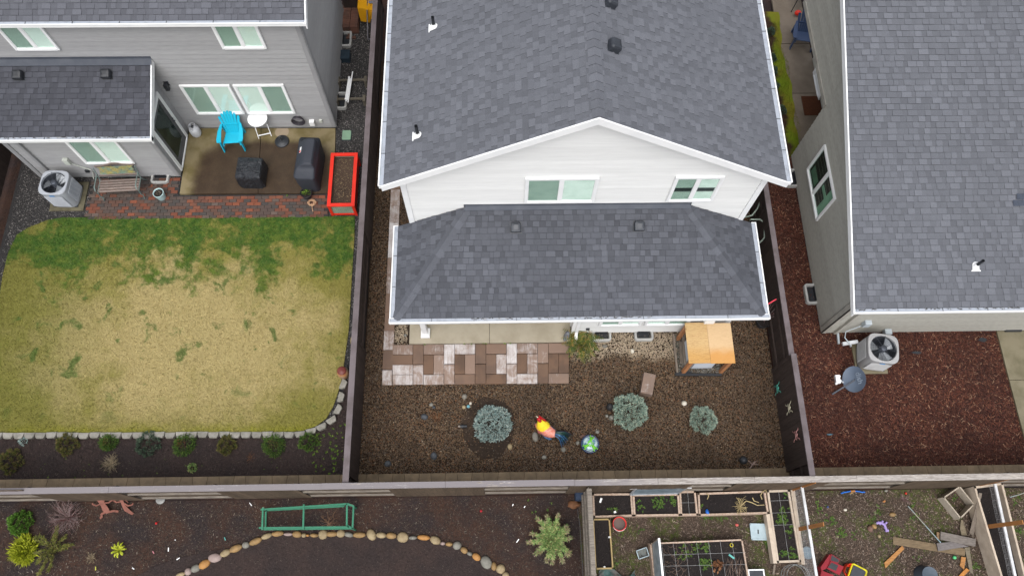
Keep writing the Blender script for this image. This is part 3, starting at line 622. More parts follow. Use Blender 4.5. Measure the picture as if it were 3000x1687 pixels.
for i, (dx, dy, ww) in enumerate(((-.2, .0, .5), (-.1, .15, .5))): b = dk+Vector((dx, dy, dy*rr_)); q.slab([b+Vector((0, 0, .03)), b+Vector((ww+.4, 0, .03)), b+Vector((ww+.4, 0, .03))+V2*.14, b+Vector((0, 0, .03))+V2*.14], .004, down=(0, 0, 1))
q.build('replacement_shingle', mat('shingle_new', (.055, .066, .09), sc=20), roofR, True)
# ------------------------------------------------------------------ ground
def XY(pts): return [(p[0], p[1]) for p in pts]
def dsp(x, y, z=0.0): return P(x*1.1646, y*1.1646, z)
def sheet(name, m, poly, z, th, label, cat):
    q = MB(); q.prism(poly, z-th, z); o = bpy.data.objects.new(name, q.mesh(name, m)); COL.objects.link(o); return struct(o, label, cat)
def m_soil(name, c1, c2, c3, bias=.0):
    a = NT(name); n1 = a.noise(1.1, 7, .62); n2 = a.noise(14, 6, .75); n3 = a.noise(55, 4, .8)
    col = a.mix(a.step(n1, .36, .66), c1, c2); col = a.mix(a.step(n3, .56, .74), col, c3); col = a.mix(a.math('MULTIPLY', a.step(n2, .48, .7), .6), col, tuple(x*.35 for x in c1))
    h = a.math('ADD', n2, a.math('MULTIPLY', n3, .6)); return a.done(col, .9, h, .9, .03, .2)
SOIL = m_soil('soil_bark', (.050, .034, .030), (.036, .027, .026), (.095, .072, .064))
SOIL_S = m_soil('soil_reddish', (.062, .033, .023), (.032, .025, .026), (.13, .10, .085))
SOIL_B = m_soil('soil_black', (.026, .021, .020), (.017, .014, .014), (.07, .058, .05))
GR = m_soil('gravel_ground', (.048, .046, .046), (.036, .034, .034), (.12, .115, .11))
PEBG = m_soil('pebble_ground', (.044, .028, .018), (.034, .022, .014), (.09, .056, .034))
MULG = m_soil('mulch_ground', (.045, .016, .012), (.030, .012, .010), (.12, .045, .026))
def m_bits(name, stops, dry=None, rough=.7, spec=.35):
    a = NT(name); col = a.ramp(a.rnd(), stops, True)
    n = a.noise(.8, 5, .6); hv = a.n('ShaderNodeHueSaturation'); a.put(hv.inputs['Value'], a.math('ADD', .78, a.math('MULTIPLY', a.step(n, .3, .7), .42))); a.put(hv.inputs['Color'], col); col = hv.outputs[0]
    if dry: col = dry(a, col)
    return a.done(col, rough, a.noise(120, 2) if rough > .6 else None, .2, .003, spec)
def dry_m(a, col):
    X, Y, _ = a.xyz(); k = a.math('MULTIPLY', a.step(a.math('ADD', Y, a.math('MULTIPLY', a.noise(1.6, 4), 1.2)), 6.2, 6.65), a.math('MULTIPLY', a.step(X, 1.7, 2.2), a.math('SUBTRACT', 1, a.step(X, 5.2, 5.8))))
    k2 = a.math('MULTIPLY', a.step(a.math('ADD', Y, a.math('MULTIPLY', a.noise(1.6, 4), .6)), 6.2, 6.8), a.math('SUBTRACT', 1, a.step(X, -2.4, -2.2)))
    k2 = a.math('MULTIPLY', k2, a.math('MULTIPLY', a.step(X, -2.95, -2.85), a.math('SUBTRACT', 1, a.step(Y, 6.8, 7.0))))
    k = a.math('MAXIMUM', k, k2)
    return a.mix(a.math('MULTIPLY', k, .7), col, a.mix(.75, col, (.66, .55, .40)))
PEB = m_bits('pebbles', [(0, (.060, .037, .021)), (.18, (.108, .067, .036)), (.38, (.148, .094, .051)), (.55, (.080, .052, .033)), (.68, (.175, .11, .058)), (.79, (.18, .075, .026)), (.86, (.105, .088, .072)), (.93, (.20, .145, .09)), (.985, (.34, .27, .19))], dry_m, .45, .5)
GRB = m_bits('grey_gravel', [(0, (.035, .033, .033)), (.25, (.055, .052, .05)), (.5, (.085, .08, .077)), (.66, (.04, .037, .037)), (.78, (.15, .14, .13)), (.91, (.32, .30, .28))], None, .7)
MUL = m_bits('bark_chips', [(0, (.045, .015, .011)), (.22, (.085, .024, .012)), (.45, (.095, .028, .015)), (.62, (.055, .020, .014)), (.80, (.14, .050, .026)), (.91, (.21, .10, .055)), (.965, (.36, .22, .14))], None, .75)
SOB = m_bits('soil_crumbs', [(0, (.022, .016, .015)), (.3, (.040, .029, .026)), (.6, (.030, .022, .021)), (.8, (.062, .047, .040)), (.93, (.12, .095, .08))], None, .85)
SOB2 = m_bits('litter_crumbs', [(0, (.030, .022, .020)), (.3, (.05, .036, .030)), (.55, (.035, .028, .027)), (.7, (.095, .072, .055)), (.88, (.14, .115, .09)), (.98, (.30, .26, .21))], None, .85)

sheet('ground', SOIL_S, [(-400, -400), (400, -400), (400, 400), (-400, 400)], -.12, .3, 'bare brown earth under the yards reaching to the horizon', 'ground')
MY = [(-3.7, 2.72), (7.32, 2.72), (7.32, 15.6), (-3.7, 15.6)]
sheet('pebble_yard', PEBG, MY, 0, .2, 'yard of wet brown river pebbles behind the white house', 'gravel yard')
LYp = [(-14.2, 2.72), (-3.72, 2.72), (-3.72, 17.6), (-14.2, 17.6)]
sheet('gravel_yard', GR, LYp, 0, .2, 'dark grey gravel strip round the left lawn and along the grey house', 'gravel')
RY = [(7.34, 2.72), (17.5, 2.72), (17.5, 11.98), (7.34, 11.98)]
sheet('mulch_yard', MULG, RY, 0, .2, 'yard covered in red-brown bark mulch behind the tan house', 'mulch yard')
lawn_pts = XY([dsp(*p) for p in [(-30, 820), (0, 755), (8, 700), (22, 640), (45, 592), (72, 575), (120, 556), (160, 549), (215, 549), (400, 551), (560, 549), (690, 548), (862, 546), (893, 546), (892, 600), (888, 660), (882, 760), (878, 830), (868, 900), (862, 945), (852, 985), (840, 1020), (822, 1052), (796, 1072), (760, 1084), (700, 1087), (400, 1088), (0, 1089), (-60, 1089), (-60, 900)]])
def lawn_col(a):
    X, Y, _ = a.xyz(); n = a.noise(.95, 5, .62, None, .3); n2 = a.noise(4.5, 5, .7); n3 = a.noise(38, 3, .8)
    g = a.math('ADD', a.math('ADD', n, a.math('MULTIPLY', a.math('SUBTRACT', Y, 8.1), .12)), a.math('MULTIPLY', a.math('SUBTRACT', n2, .5), .42))
    gm = a.step(g, .515, .665)
    cx_ = a.math('DIVIDE', a.math('ADD', X, 8.6), 4.6); cy_ = a.math('DIVIDE', a.math('SUBTRACT', Y, 6.4), 2.9); rad = a.math('ADD', a.math('MULTIPLY', cx_, cx_), a.math('MULTIPLY', cy_, cy_)); base = a.mix(a.step(a.math('ADD', a.math('MULTIPLY', rad, .35), a.noise(.8, 6, .65)), .56, .92), (.375, .305, .135), (.215, .195, .048))
    lft = a.step(X, -10.2, -12.6); base = a.mix(a.math('MULTIPLY', lft, .5), base, (.14, .145, .030))
    base = a.mix(a.math('MULTIPLY', a.step(Y, 5.0, 3.5), .55), base, (.20, .185, .042))
    grn = a.mix(a.step(n2, .42, .66), (.040, .095, .014), (.10, .145, .022)); col = a.mix(gm, base, grn)
    tuft = a.math('MULTIPLY', a.step(a.noise(1.7, 4, .6, None, .5), .575, .67), a.step(Y, 3.4, 6.0)); col = a.mix(a.math('MULTIPLY', tuft, .8), col, (.055, .11, .02))
    edge = a.math('MULTIPLY', a.step(a.math('ADD', Y, a.math('MULTIPLY', n2, -.5)), 4.0, 3.55), a.step(a.noise(.9, 3), .36, .5)); col = a.mix(a.math('MULTIPLY', edge, .8), col, (.22, .22, .015))
    straw = a.math('MULTIPLY', a.step(n3, .55, .7), .5); col = a.mix(straw, col, a.mix(.5, col, (.50, .42, .24)))
    return col, n3
a = NT('lawn'); c, h = lawn_col(a); c = a.mix(a.math('MULTIPLY', a.step(a.noise(22, 4, .8), .52, .7), .45), c, (.09, .07, .035)); LAWN = a.done(c, .9, h, .8, .03, .15)
a = NT('grass_blade'); c, h = lawn_col(a); hv = a.n('ShaderNodeHueSaturation'); a.put(hv.inputs['Value'], a.math('ADD', .75, a.math('MULTIPLY', a.rnd(), .75))); a.put(hv.inputs['Color'], c); BLADE = a.done(hv.outputs[0], .8, None, spec=.2)
sheet('lawn', LAWN, lawn_pts, .045, .06, 'patchy lawn, straw coloured with green tufts near the brick path', 'lawn')
o = scatter('grass', BLADE, lawn_pts, 90000, BLADE_V, BLADE_F, .03, .075, z=.04, tilt=.9); tag(o, 'short worn grass covering the left lawn', 'grass')
bed = XY([dsp(*p) for p in [(-60, 1100), (762, 1100), (800, 1085), (838, 1055), (852, 1020), (864, 985), (872, 955), (905, 940)]])+[(-3.73, 2.72), (-14.2, 2.72)]
sheet('planting_bed', SOIL, bed, .012, .1, 'dark soil bed between the edging blocks and the back fence', 'planting bed')
SY = -.1
mid = zG(860, 0, SY).x
sheet('garden_soil', SOIL_S, [(-14.5, -1.5), (P(1700, 1600, SY).x, -1.5), (P(1700, 1600, SY).x, 2.22), (-14.5, 2.22)], SY, .1, 'dark littered soil of the near garden at lower left', 'soil')
a = NT('mossy_ground'); n1 = a.noise(1.3, 6, .65); n2 = a.noise(30, 5, .8); n3 = a.noise(9, 5, .7)
col = a.mix(a.step(n2, .45, .62), (.050, .035, .026), (.135, .10, .075)); col = a.mix(a.math('MULTIPLY', a.step(n1, .46, .60), a.step(n3, .38, .58)), col, (.070, .090, .020)); MOSSY = a.done(col, .9, n2, .9, .03, .2)
GX = P(1700, 1600, SY).x
sheet('allotment_ground', MOSSY, [(GX+.002, -1.5), (15, -1.5), (15, 2.22), (GX+.002, 2.22)], SY, .1, 'mossy bark-strewn ground round the raised beds at lower right', 'ground')
arc = [zF(x, y, SY) for x, y in [(-650, 1330), (-550, 1300), (-300, 1240), (0, 1190), (150, 1130), (300, 1090), (550, 1085), (900, 1090), (1200, 1100), (1500, 1120), (1700, 1150), (1900, 1190), (2050, 1270), (2180, 1350), (2350, 1450), (2500, 1600), (2500, 1900), (-900, 1900), (-900, 1450)]]
sheet('inner_bed', SOIL_B if False else SOIL, XY(arc), SY+.02, .06, 'smooth dark soil bed inside the arc of round stones', 'planting bed')
# loose cover
hol_slab = [(-2.55, 6.15), (1.95, 6.15), (1.95, 8.5), (-2.55, 8.5)]
house_m = [(1.9, 6.5), (6.05, 6.5), (6.05, 15.6), (1.9, 15.6)]; house_m2 = [(-2.2, 8.4), (6.05, 8.4), (6.05, 15.6), (-2.2, 15.6)]
pv = [zJ(205, 520), zJ(205, 655), zJ(1790, 640), zJ(1785, 305), zJ(300, 315)]
soilspot = [zJ(*p) for p in [(985, 790), (1090, 760), (1230, 800), (1320, 880), (1330, 1000), (1280, 1170), (1200, 1270), (1060, 1290), (950, 1210), (890, 1090), (880, 960), (940, 880)]]
o = scatter('pebbles', PEB, [(-3.66, 2.74), (7.3, 2.74), (7.3, 12), (-3.66, 12)], 88000, OCTA_V, OCTA_F, .012, .026, z=.004, squash=(1, .8, .6), tilt=.5, smooth=True, holes=(hol_slab, house_m, house_m2, XY(pv), XY(soilspot))); tag(o, 'small brown river pebbles covering the middle yard', 'pebbles')
spot2 = [(soilspot[i].lerp(soilspot[(i+1) % len(soilspot)], t_)+Vector((random.uniform(-.05, .05), random.uniform(-.05, .05), 0))) for i in range(len(soilspot)) for t_ in (0, .25, .5, .75)]
for e_ in range(1): pb2 = scatter('pebbles', PEB, XY(spot2), 260, OCTA_V, OCTA_F, .012, .026, z=.012, squash=(1, .8, .6), tilt=.5, smooth=True); tag(pb2, 'stray pebbles strewn over the bare soil patch', 'pebbles')
sheet('soil_patch', m_soil('soil_brown', (.050, .034, .024), (.032, .023, .017), (.085, .06, .042)), XY(spot2), .012, .05, 'bare dark soil round the largest blue-grey spruce', 'soil')
o = scatter('gravel', GRB, [(-14.1, 6), (-3.75, 2.74), (-3.75, 17.5), (-14.1, 17.5)], 48000, OCTA_V, OCTA_F, .010, .021, z=.004, squash=(1, .8, .6), tilt=.5, smooth=True, holes=(lawn_pts, [(-9.5, 9.6), (-4.95, 9.6), (-4.95, 17), (-9.5, 17)], [(-13.45, 11.5), (-9.4, 11.5), (-9.4, 17), (-13.45, 17)], bed)); tag(o, 'dark grey crushed gravel beside the grey house', 'gravel')
o = scatter('mulch', MUL, [(7.36, 2.74), (14.5, 2.74), (14.5, 6.5), (8.8, 6.5), (8.8, 12), (7.36, 12)], 64000, CHIP_V, CHIP_F, .014, .044, z=.005, squash=(1, .9, .7), tilt=.35, aniso=.45); tag(o, 'red-brown bark chips covering the right yard', 'mulch')
o = scatter('soil_crumbs', SOB, bed, 16000, CHIP_V, CHIP_F, .008, .026, z=.014, tilt=.4); tag(o, 'dark bark crumbs on the narrow bed behind the lawn', 'bark crumbs')
o = scatter('soil_crumbs', SOB2, [(-13.6, -.6), (GX, -.6), (GX, 2.2), (-13.6, 2.2)], 40000, CHIP_V, CHIP_F, .006, .026, z=SY+.002, tilt=.5, holes=(XY(arc),)); tag(o, 'pale and brown litter scattered over the near garden soil', 'litter')
o = scatter('soil_crumbs', SOB, XY(arc), 14000, CHIP_V, CHIP_F, .006, .02, z=SY+.022, tilt=.4); tag(o, 'fine dark crumbs inside the stone arc', 'bark crumbs')
o = scatter('bark_litter', m_bits('bark_litter', [(0, (.05, .034, .026)), (.22, (.095, .062, .045)), (.45, (.16, .11, .082)), (.62, (.06, .044, .034)), (.76, (.24, .175, .135)), (.91, (.38, .31, .25))]), [(GX+.1, -.6), (13.5, -.6), (13.5, 2.2), (GX+.1, 2.2)], 42000, CHIP_V, CHIP_F, .008, .030, z=SY+.002, tilt=.5); tag(o, 'weathered bark litter between the raised beds', 'bark litter')
rr_m = np.random.default_rng(3); mc = rr_m.uniform([GX, -.5], [13.2, 2.1], (46, 2)); mr = rr_m.uniform(.08, .30, 46)
o = scatter('moss_tufts', None or m_bits('moss_tufts', [(0, (.05, .08, .012)), (.4, (.085, .13, .02)), (.75, (.13, .16, .03))]), [(GX+.1, -.6), (13.5, -.6), (13.5, 2.2), (GX+.1, 2.2)], 9000, BLADE_V, BLADE_F, .015, .04, z=SY, tilt=.9, mask=lambda x, y: (np.min(np.hypot(x[:, None]-mc[None, :, 0], y[:, None]-mc[None, :, 1])-mr[None]*(.6+.4*np.sin(x*17+y*23))[:, None], axis=1) < 0)); tag(o, 'patches of green moss and grass on the rough ground by the beds', 'moss')

# ------------------------------------------------------------------ slabs, paths
def m_patio():
    a = NT('stained_concrete'); X, Y, _ = a.xyz(); n = a.noise(1.6, 6, .6); f = a.noise(70, 4, .8)
    dx = a.math('ABSOLUTE', a.math('DIVIDE', a.math('SUBTRACT', X, -6.95), 2.15)); dy = a.math('ABSOLUTE', a.math('DIVIDE', a.math('SUBTRACT', Y, 11.05), 1.65))
    r = a.math('POWER', a.math('ADD', a.math('POWER', dx, 4), a.math('POWER', dy, 4)), .25)
    wet = a.math('SUBTRACT', 1, a.step(a.math('ADD', r, a.math('MULTIPLY', a.math('SUBTRACT', n, .5), .22)), .86, 1.04))
    dry = a.mix(a.step(a.noise(2.2, 5), .4, .65), (.20, .16, .085), (.125, .098, .036)); wt = a.mix(a.step(a.noise(3, 6, .7), .38, .66), (.034, .019, .0085), (.050, .030, .015))
    col = a.mix(wet, dry, wt); spx, spy = P(828, 391)[:2]
    d = a.math('ADD', a.math('POWER', a.math('SUBTRACT', X, spx), 2), a.math('POWER', a.math('SUBTRACT', Y, spy), 2)); col = a.mix(a.step(d, .05, .035), col, (.29, .23, .16))
    col = a.mix(a.math('MULTIPLY', a.step(f, .5, .7), .22), col, a.mix(.35, col, (.4, .3, .2))); return a.done(col, .6, f, .5, .004, .4)
PAT = m_patio()
pa = [zD(190, 262, .08), zD(907, 262, .08), zD(875, 917, .08), zD(90, 920, .08)]; pb_ = [zD(913, 262, .08), zD(1657, 262, .08), zD(1640, 913, .08), zD(881, 917, .08)]
pt = thing('patio', 'wet brown-stained concrete patio outside the grey house', 'patio', (-7, 11, 0)); pt['kind'] = 'structure'
for pp in (pa, pb_): q = MB(); pp = [Vector(p) for p in pp]; pp[0].y = min(pp[0].y, YL-.02); q.prism(pp, -.02, .08); q.build('patio_slab', PAT, pt, True)
pt = thing('porch_slab', 'pale concrete porch slab with a centre joint under the white house eaves', 'patio', (-.3, 7, 0)); pt['kind'] = 'structure'
xj = P(1434, 990, .08).x
fy = P(1434, 1004, .08).y
for a0, a1 in ((P(1199, 1000, .08).x, xj-.006), (xj+.006, 1.9)): q = MB(); q.box(a0, a1, fy, 8.48, -.02, .08); q.build('patio_slab', CONC, pt, True)
cs_ = thing('concrete_slab', 'damp concrete slab beside the bark mulch at the right edge', 'concrete slab', (14, 5, 0)); cs_['kind'] = 'structure'
c0, c1, c2 = zL(1945, 205, .06), zL(2050, 617, .06), zL(2230, 1300, .06)
DAMP = mat('damp_concrete', (.20, .175, .115), (.12, .105, .06), sc=1.6, rough=.6, bump=.5, bsc=90)
q = MB(); q.prism([c1+Vector((0, .008, 0)), (16.5, c1.y+.008, 0), (16.5, 6.4, 0), (c0.x, 6.4, 0)], -.02, .06); q.build('patio_slab', DAMP, cs_, True)
q = MB(); q.prism([c2, (16.5, c2.y, 0), (16.5, c1.y-.008, 0), c1-Vector((0, .008, 0))], -.02, .06); q.build('patio_slab', DAMP, cs_, True)
# walkway and mossy strip between the middle and right houses
wk = thing('walkway', 'narrow concrete walkway along the tan house with dark joints', 'walkway', (9, 13, 0)); wk['kind'] = 'structure'
WK = mat('walkway_concrete', (.21, .17, .13), (.15, .12, .09), sc=1.2, rough=.85, bump=.5, bsc=90)
ys = [12.0, P(2270, 277).y, P(2270, 132).y, P(2270, 132).y+1.9]; xw = 9.14
for i in range(3): q = MB(); q.box(xw-.1, 10.0, ys[i]+.012, ys[i+1]-.012, -.02, .05); q.build('walkway_slab', WK, wk, True)
a = NT('moss'); n = a.noise(1.0, 5, .6); X, Y, _ = a.xyz(); e = a.step(a.math('ADD', X, a.math('MULTIPLY', a.math('SUBTRACT', a.noise(1.4, 4), .5), .9)) , 8.88, 8.70)
MOSS = a.done(a.mix(e, a.mix(a.step(n, .35, .62), (.15, .21, .012), (.19, .17, .02)), (.055, .032, .02)), .9, a.noise(45, 4), .8, .03, .15)
sheet('moss_strip', MOSS, [(7.34, 12.0)]+[(9.13+.05*math.sin(y_*2.3)+.03*math.sin(y_*7), y_) for y_ in [12+.15*i for i in range(37)]]+[(7.34, 17.5)], .056, .05, 'bright green moss strip between dark shrubs and the walkway', 'moss')
o = scatter('moss_blades', MOSS, [(8.3, 12.02), (9.4, 12.02), (9.4, 17), (8.3, 17)], 9000, BLADE_V, BLADE_F, .02, .05, z=.055, tilt=.9, mask=lambda x, y: x < 9.14+.08*np.sin(y*3)); tag(o, 'fine green moss growth on the strip beside the walkway', 'moss')
# brick path
BR = NT('brick_paver'); r_ = BR.rnd(); cc = BR.ramp(r_, [(0, (.075, .052, .044)), (.2, (.056, .048, .044)), (.40, (.105, .052, .036)), (.56, (.155, .050, .028)), (.74, (.085, .060, .050)), (.84, (.20, .065, .034)), (.95, (.12, .085, .07))], True)
X, Y, _ = BR.xyz(); cc = BR.mix(BR.math('MULTIPLY', BR.step(BR.noise(1.2, 5), .42, .66), .55), cc, (.058, .05, .042)); BRICK = BR.done(cc, .75, BR.noise(90, 4), .5, .004, .35)
bx0 = [P(257, 566, .05), P(530, 566, .05), P(528, 567, .05), P(966, 563, .05), P(962, 638, .05), P(250, 646, .05)]
bp = thing('brick_path', 'red and brown brick paver path between the lawn and the patio', 'path', (-8, 9.9, 0)); bp['kind'] = 'structure'
xa_, xb_, ylo, yhi = P(255, 640, .05).x, P(963, 600, .05).x, P(600, 640, .05).y, P(700, 568, .05).y-.02
yhi2, xb2 = P(400, 521, .05).y, P(528, 540, .05).x-.02
q = MB(); q.box(xa_, xb_, ylo, yhi, -.03, .022); q.box(xa_, xb2, yhi, yhi2, -.03, .022); q.build('path_bed', GR, bp, True)
bm = MB(); bm.add([(-.099, -.049, -.03), (.099, -.049, -.03), (.099, .049, -.03), (-.099, .049, -.03), (-.099, -.049, 0), (.099, -.049, 0), (.099, .049, 0), (-.099, .049, 0), (-.093, -.043, .005), (.093, -.043, .005), (.093, .043, .005), (-.093, .043, .005)], [(0,1,5,4),(1,2,6,5),(2,3,7,6),(3,0,4,7),(4,5,9,8),(5,6,10,9),(6,7,11,10),(7,4,8,11),(8,9,10,11)])
bme = bm.mesh('brick', BRICK); rest = MB(); nb = 0; bw, bh = .206, .1035; j = 0; offs = bp.location; spots = []
y = ylo+bh/2
while y < yhi2:
    x = xa_+(bw/2 if j % 2 == 0 else bw*.0+.002)
    while x < (xb_ if y < yhi else xb2)-.08:
        spots.append((x, y)); x += bw
    y += bh; j += 1
spots.sort(key=lambda p: (Vector((p[0], p[1], 0))-CAM).length)
for i, (x, y) in enumerate(spots):
    z = .03+random.uniform(-.003, .003)+.012; an = random.uniform(-.012, .012)
    if i < 300: piece(bme, 'brick', bp, (x-offs[0], y-offs[1], z), (0, 0, an))
    else: rest.add([(v[0]+x, v[1]+y, v[2]+z) for v in bm.v], bm.f)
if rest.v: rest.build('bricks', BRICK, bp, True, kind='stuff')
# pale blocks set by the bump-out wall
PALEB = mat('pale_paver', (.27, .25, .23), (.19, .165, .145), sc=6, rough=.85, rv=.25)
for i in range(24):
    u = zC(1440+(i % 9)*42+(i//9 % 2)*20, 497+(i//9)*33, .06)
    if u.x < -9.5 and not (P(474, 521).x-.35 < u.x < P(474, 521).x+.35 and u.y > 11.2): piece(bme, 'brick', bp, (u.x-offs[0], u.y-offs[1], .052), (0, 0, 0)).data = bme
# big pavers of the middle yard
A = NT('large_paver'); oi = A.n('ShaderNodeObjectInfo'); sp = A.n('ShaderNodeSeparateColor'); A.t.links.new(oi.outputs['Color'], sp.inputs[0])
bs = A.mix(A.step(A.noise(1.7, 5, .6), .38, .62), (.155, .093, .060), (.105, .066, .046)); bs = A.mix(sp.outputs[1], bs, (.25, .165, .12))
st = A.noise(3.2, 7, .72, A.scaled((1, 1, 1)), .6); st2 = A.noise(2.0, 6, .75, A.scaled((7, .9, 1)), .4); stn = A.math('ADD', A.math('MULTIPLY', st, .6), A.math('MULTIPLY', st2, .4))
th = A.math('SUBTRACT', .66, A.math('MULTIPLY', sp.outputs[0], .32)); kk = A.math('MULTIPLY', A.math('SUBTRACT', stn, th), 4.5, True)
pale = A.mix(A.math('MULTIPLY', sp.outputs[0], .7), bs, (.34, .265, .225)); cc = A.mix(A.math('MULTIPLY', kk, .85), pale, (.66, .64, .64)); cc = A.mix(A.math('MULTIPLY', A.step(A.noise(60, 4, .8), .5, .7), .25), cc, A.mix(.5, cc, (.06, .035, .025)))
BIGP = A.done(cc, .75, A.noise(50, 5, .7), .4, .004, .3)
pv_t = thing('paver_patio', 'large brown and white-stained concrete pavers laid before the porch', 'patio', (-.7, 5.6, 0)); pv_t['kind'] = 'structure'
def paver(x0, y0, x1, y1, wht, tan=0.0, z=.045):
    c = [zJ(x0, y1, z), zJ(x1, y1-.0095*(x1-x0), z), zJ(x1, y0-.0095*(x1-x0), z), zJ(x0, y0, z)]
    ctr = sum(c, Vector())/4; c = [ctr+(p-ctr)*(1-.007/max(.1, (p-ctr).length)) for p in c]; e = [ctr+(p-ctr)*(1-.012/max(.1, (p-ctr).length)) for p in c]
    dz = random.uniform(-.004, .004); q = MB(); n = 4
    vs = [(p.x, p.y, -.02) for p in c]+[(p.x, p.y, z-.006+dz) for p in c]+[(p.x, p.y, z+dz) for p in e]
    q.add(vs, [(i, (i+1) % 4, 4+(i+1) % 4, 4+i) for i in range(4)]+[(4+i, 4+(i+1) % 4, 8+(i+1) % 4, 8+i) for i in range(4)]+[(8, 9, 10, 11)])
    o = q.build('paver', BIGP, pv_t, True); o.color = (wht, tan, 0, 1)
def vh(x0, x1, kinds):
    xm = (x0+x1)/2; h = [(0, 85), (85, 253), (253, 338)]; s = 340-.0095*(x0-0)-0.0; t = 318-.0095*(x0-288)
    if kinds[0] == 'V': paver(x0, t-2, x1, t+167, *kinds[1]); paver(x0, t+170, x1, t+339, *kinds[2])
    elif kinds[0] == 'H': 
        for i in range(4): paver(x0, t+i*85, x1, t+(i+1)*85-1, *kinds[1+i])
    else: paver(x0, t-2, x1, t+84, *kinds[1]); paver(x0, t+86, xm, t+254, *kinds[2]); paver(xm, t+86, x1, t+254, *kinds[3]); paver(x0, t+256, x1, t+341, *kinds[4])
vh(288, 463, 'H-' and ('H', (.5, .2), (.08, 0), (.85, .3), (.8, .3))); vh(463, 551, ('V', (.12, .1), (.6, .5))); vh(551, 727, ('M', (.45, .3), (0, 0), (.5, .7), (.7, .5))); vh(727, 816, ('V', (1, .5), (.5, .8)))
vh(816, 992, ('M', (.75, .5), (0, 0), (.3, .8), (.1, .2))); vh(992, 1083, ('V', (.12, .1), (0, .1))); vh(1083, 1258, ('M', (.1, .6), (.1, .1), (.75, .5), (0, 0))); vh(1258, 1346, ('V', (1, .3), (.75, .6)))
vh(1346, 1522, ('M', (.55, .3), (0, 0), (.55, .5), (.8, .4))); vh(1522, 1613, ('V', (.4, .6), (0, .1))); vh(1613, 1789, ('M', (.2, .7), (0, 0), (0, 0), (.35, .3)))
paver(201, 530, 285, 660, .75, .3)
wl = [.1, .7, .1, .1, .6, .5, .95, .95, .75, .7, .1, .8, .2, .7, .3, .5, .6, .3, .5, .1, .2, .4]
ymap = 527
pa0 = zJ(247, 527, .045); 
for i in range(20):
    yy0 = pa0.y+i*.545; q = MB(); c0_ = pa0.x
    xa2, xb3 = pa0.x-.405*.36*0-.14*2, pa0.x+.14
    q.box(pa0.x-.135, pa0.x+.135, yy0+.004, yy0+.541, -.02, .045+random.uniform(-.003, .003)); o = q.build('paver', BIGP, pv_t, True); o.color = (wl[i+0] if i else .08, random.uniform(0, .5), 0, 1)

# ------------------------------------------------------------------ fences
CAPZ = 1.68
def side_fence(label, X, y0, y1, sec, face, top, cm, bm_, capw=.15, capoff=0):
    """north-south fence, boards facing 'face' (+1 east, -1 west); sec = list of (ya, yb, proud, dz)"""
    F = thing('fence', label, 'fence', (X, (y0+y1)/2, 0))
    for ya, yb, proud, dz in sec:
        n = max(1, round((yb-ya)/.142)); w_ = (yb-ya)/n; xo = X+face*(-.0 if proud else -.055); t = top+dz
        for i in range(n):
            q = MB(); j = random.uniform(-.002, .002); q.box(xo-face*.009-.009+j, xo-face*.009+.009+j, ya+i*w_+.002, ya+(i+1)*w_-.002, .02, t-.03); q.build('fence_board', bm_, F, True)
        if not proud:
            for z in (.35, .95, t-.12): q = MB(); q.box(min(xo+face*.002, xo+face*.042), max(xo+face*.002, xo+face*.042), ya, yb, z-.045, z+.045); q.build('rail', bm_, F, True)
        else:
            for z in (.35, .95, t-.12): q = MB(); q.box(min(xo-face*.02, xo-face*.06), max(xo-face*.02, xo-face*.06), ya, yb, z-.045, z+.045); q.build('rail', bm_, F, True)
        q = MB(); q.box(X-capw/2+capoff, X+capw/2+capoff, ya, yb, t-.03, t+.012); q.build('fence_cap', cm, F, True)
        q = MB(); q.box(X-.045-face*.03, X+.045-face*.03, ya-.045, ya+.045, 0, t-.03); q.build('fence_post', bm_, F, True)
    return F
def yF(y, x=1075): return P(x, y, .0).y
side_fence('dark brown board fence between the lawn and the pebble yard', -3.665, 2.5, 17.4, [(2.36, 2.62, False, 0), (2.62, 6.0, True, 0), (6.0, 9.1, False, 0), (9.1, 13.6, True, 0), (13.6, 17.5, False, 0)], 1, CAPZ, FENCE_C, FENCE_D, .145)
side_fence('dark brown board fence between the pebble yard and the bark mulch yard', 7.285, 2.5, 12, [(2.36, 2.72, False, .02), (2.72, 5.35, True, .02), (5.35, 7.0, False, -.10), (7.0, 9.6, True, -.10), (9.6, 13.5, False, -.10)], -1, 1.66, FENCE_C, FENCE_D, .135, .0)
side_fence('dark fence in deep shade at the far left edge of the gravel', P(39, 439).x, 6, 14, [(4.0, 9.5, True, 0), (9.5, 14, True, 0)], 1, CAPZ, FENCE_C, FENCE_D)
Fg = thing('fence', 'short dark fence closing the gap beside the grey house at the top', 'fence', (-4.4, 17.5, 0))
for i in range(9): q = MB(); q.box(-4.93+i*.14, -4.93+i*.14+.136, 17.5, 17.518, .03, 1.65); q.build('fence_board', FENCE_D, Fg, True)
q = MB(); q.box(-4.94, -3.73, 17.46, 17.54, 1.65, 1.69); q.build('fence_cap', FENCE_C, Fg, True)
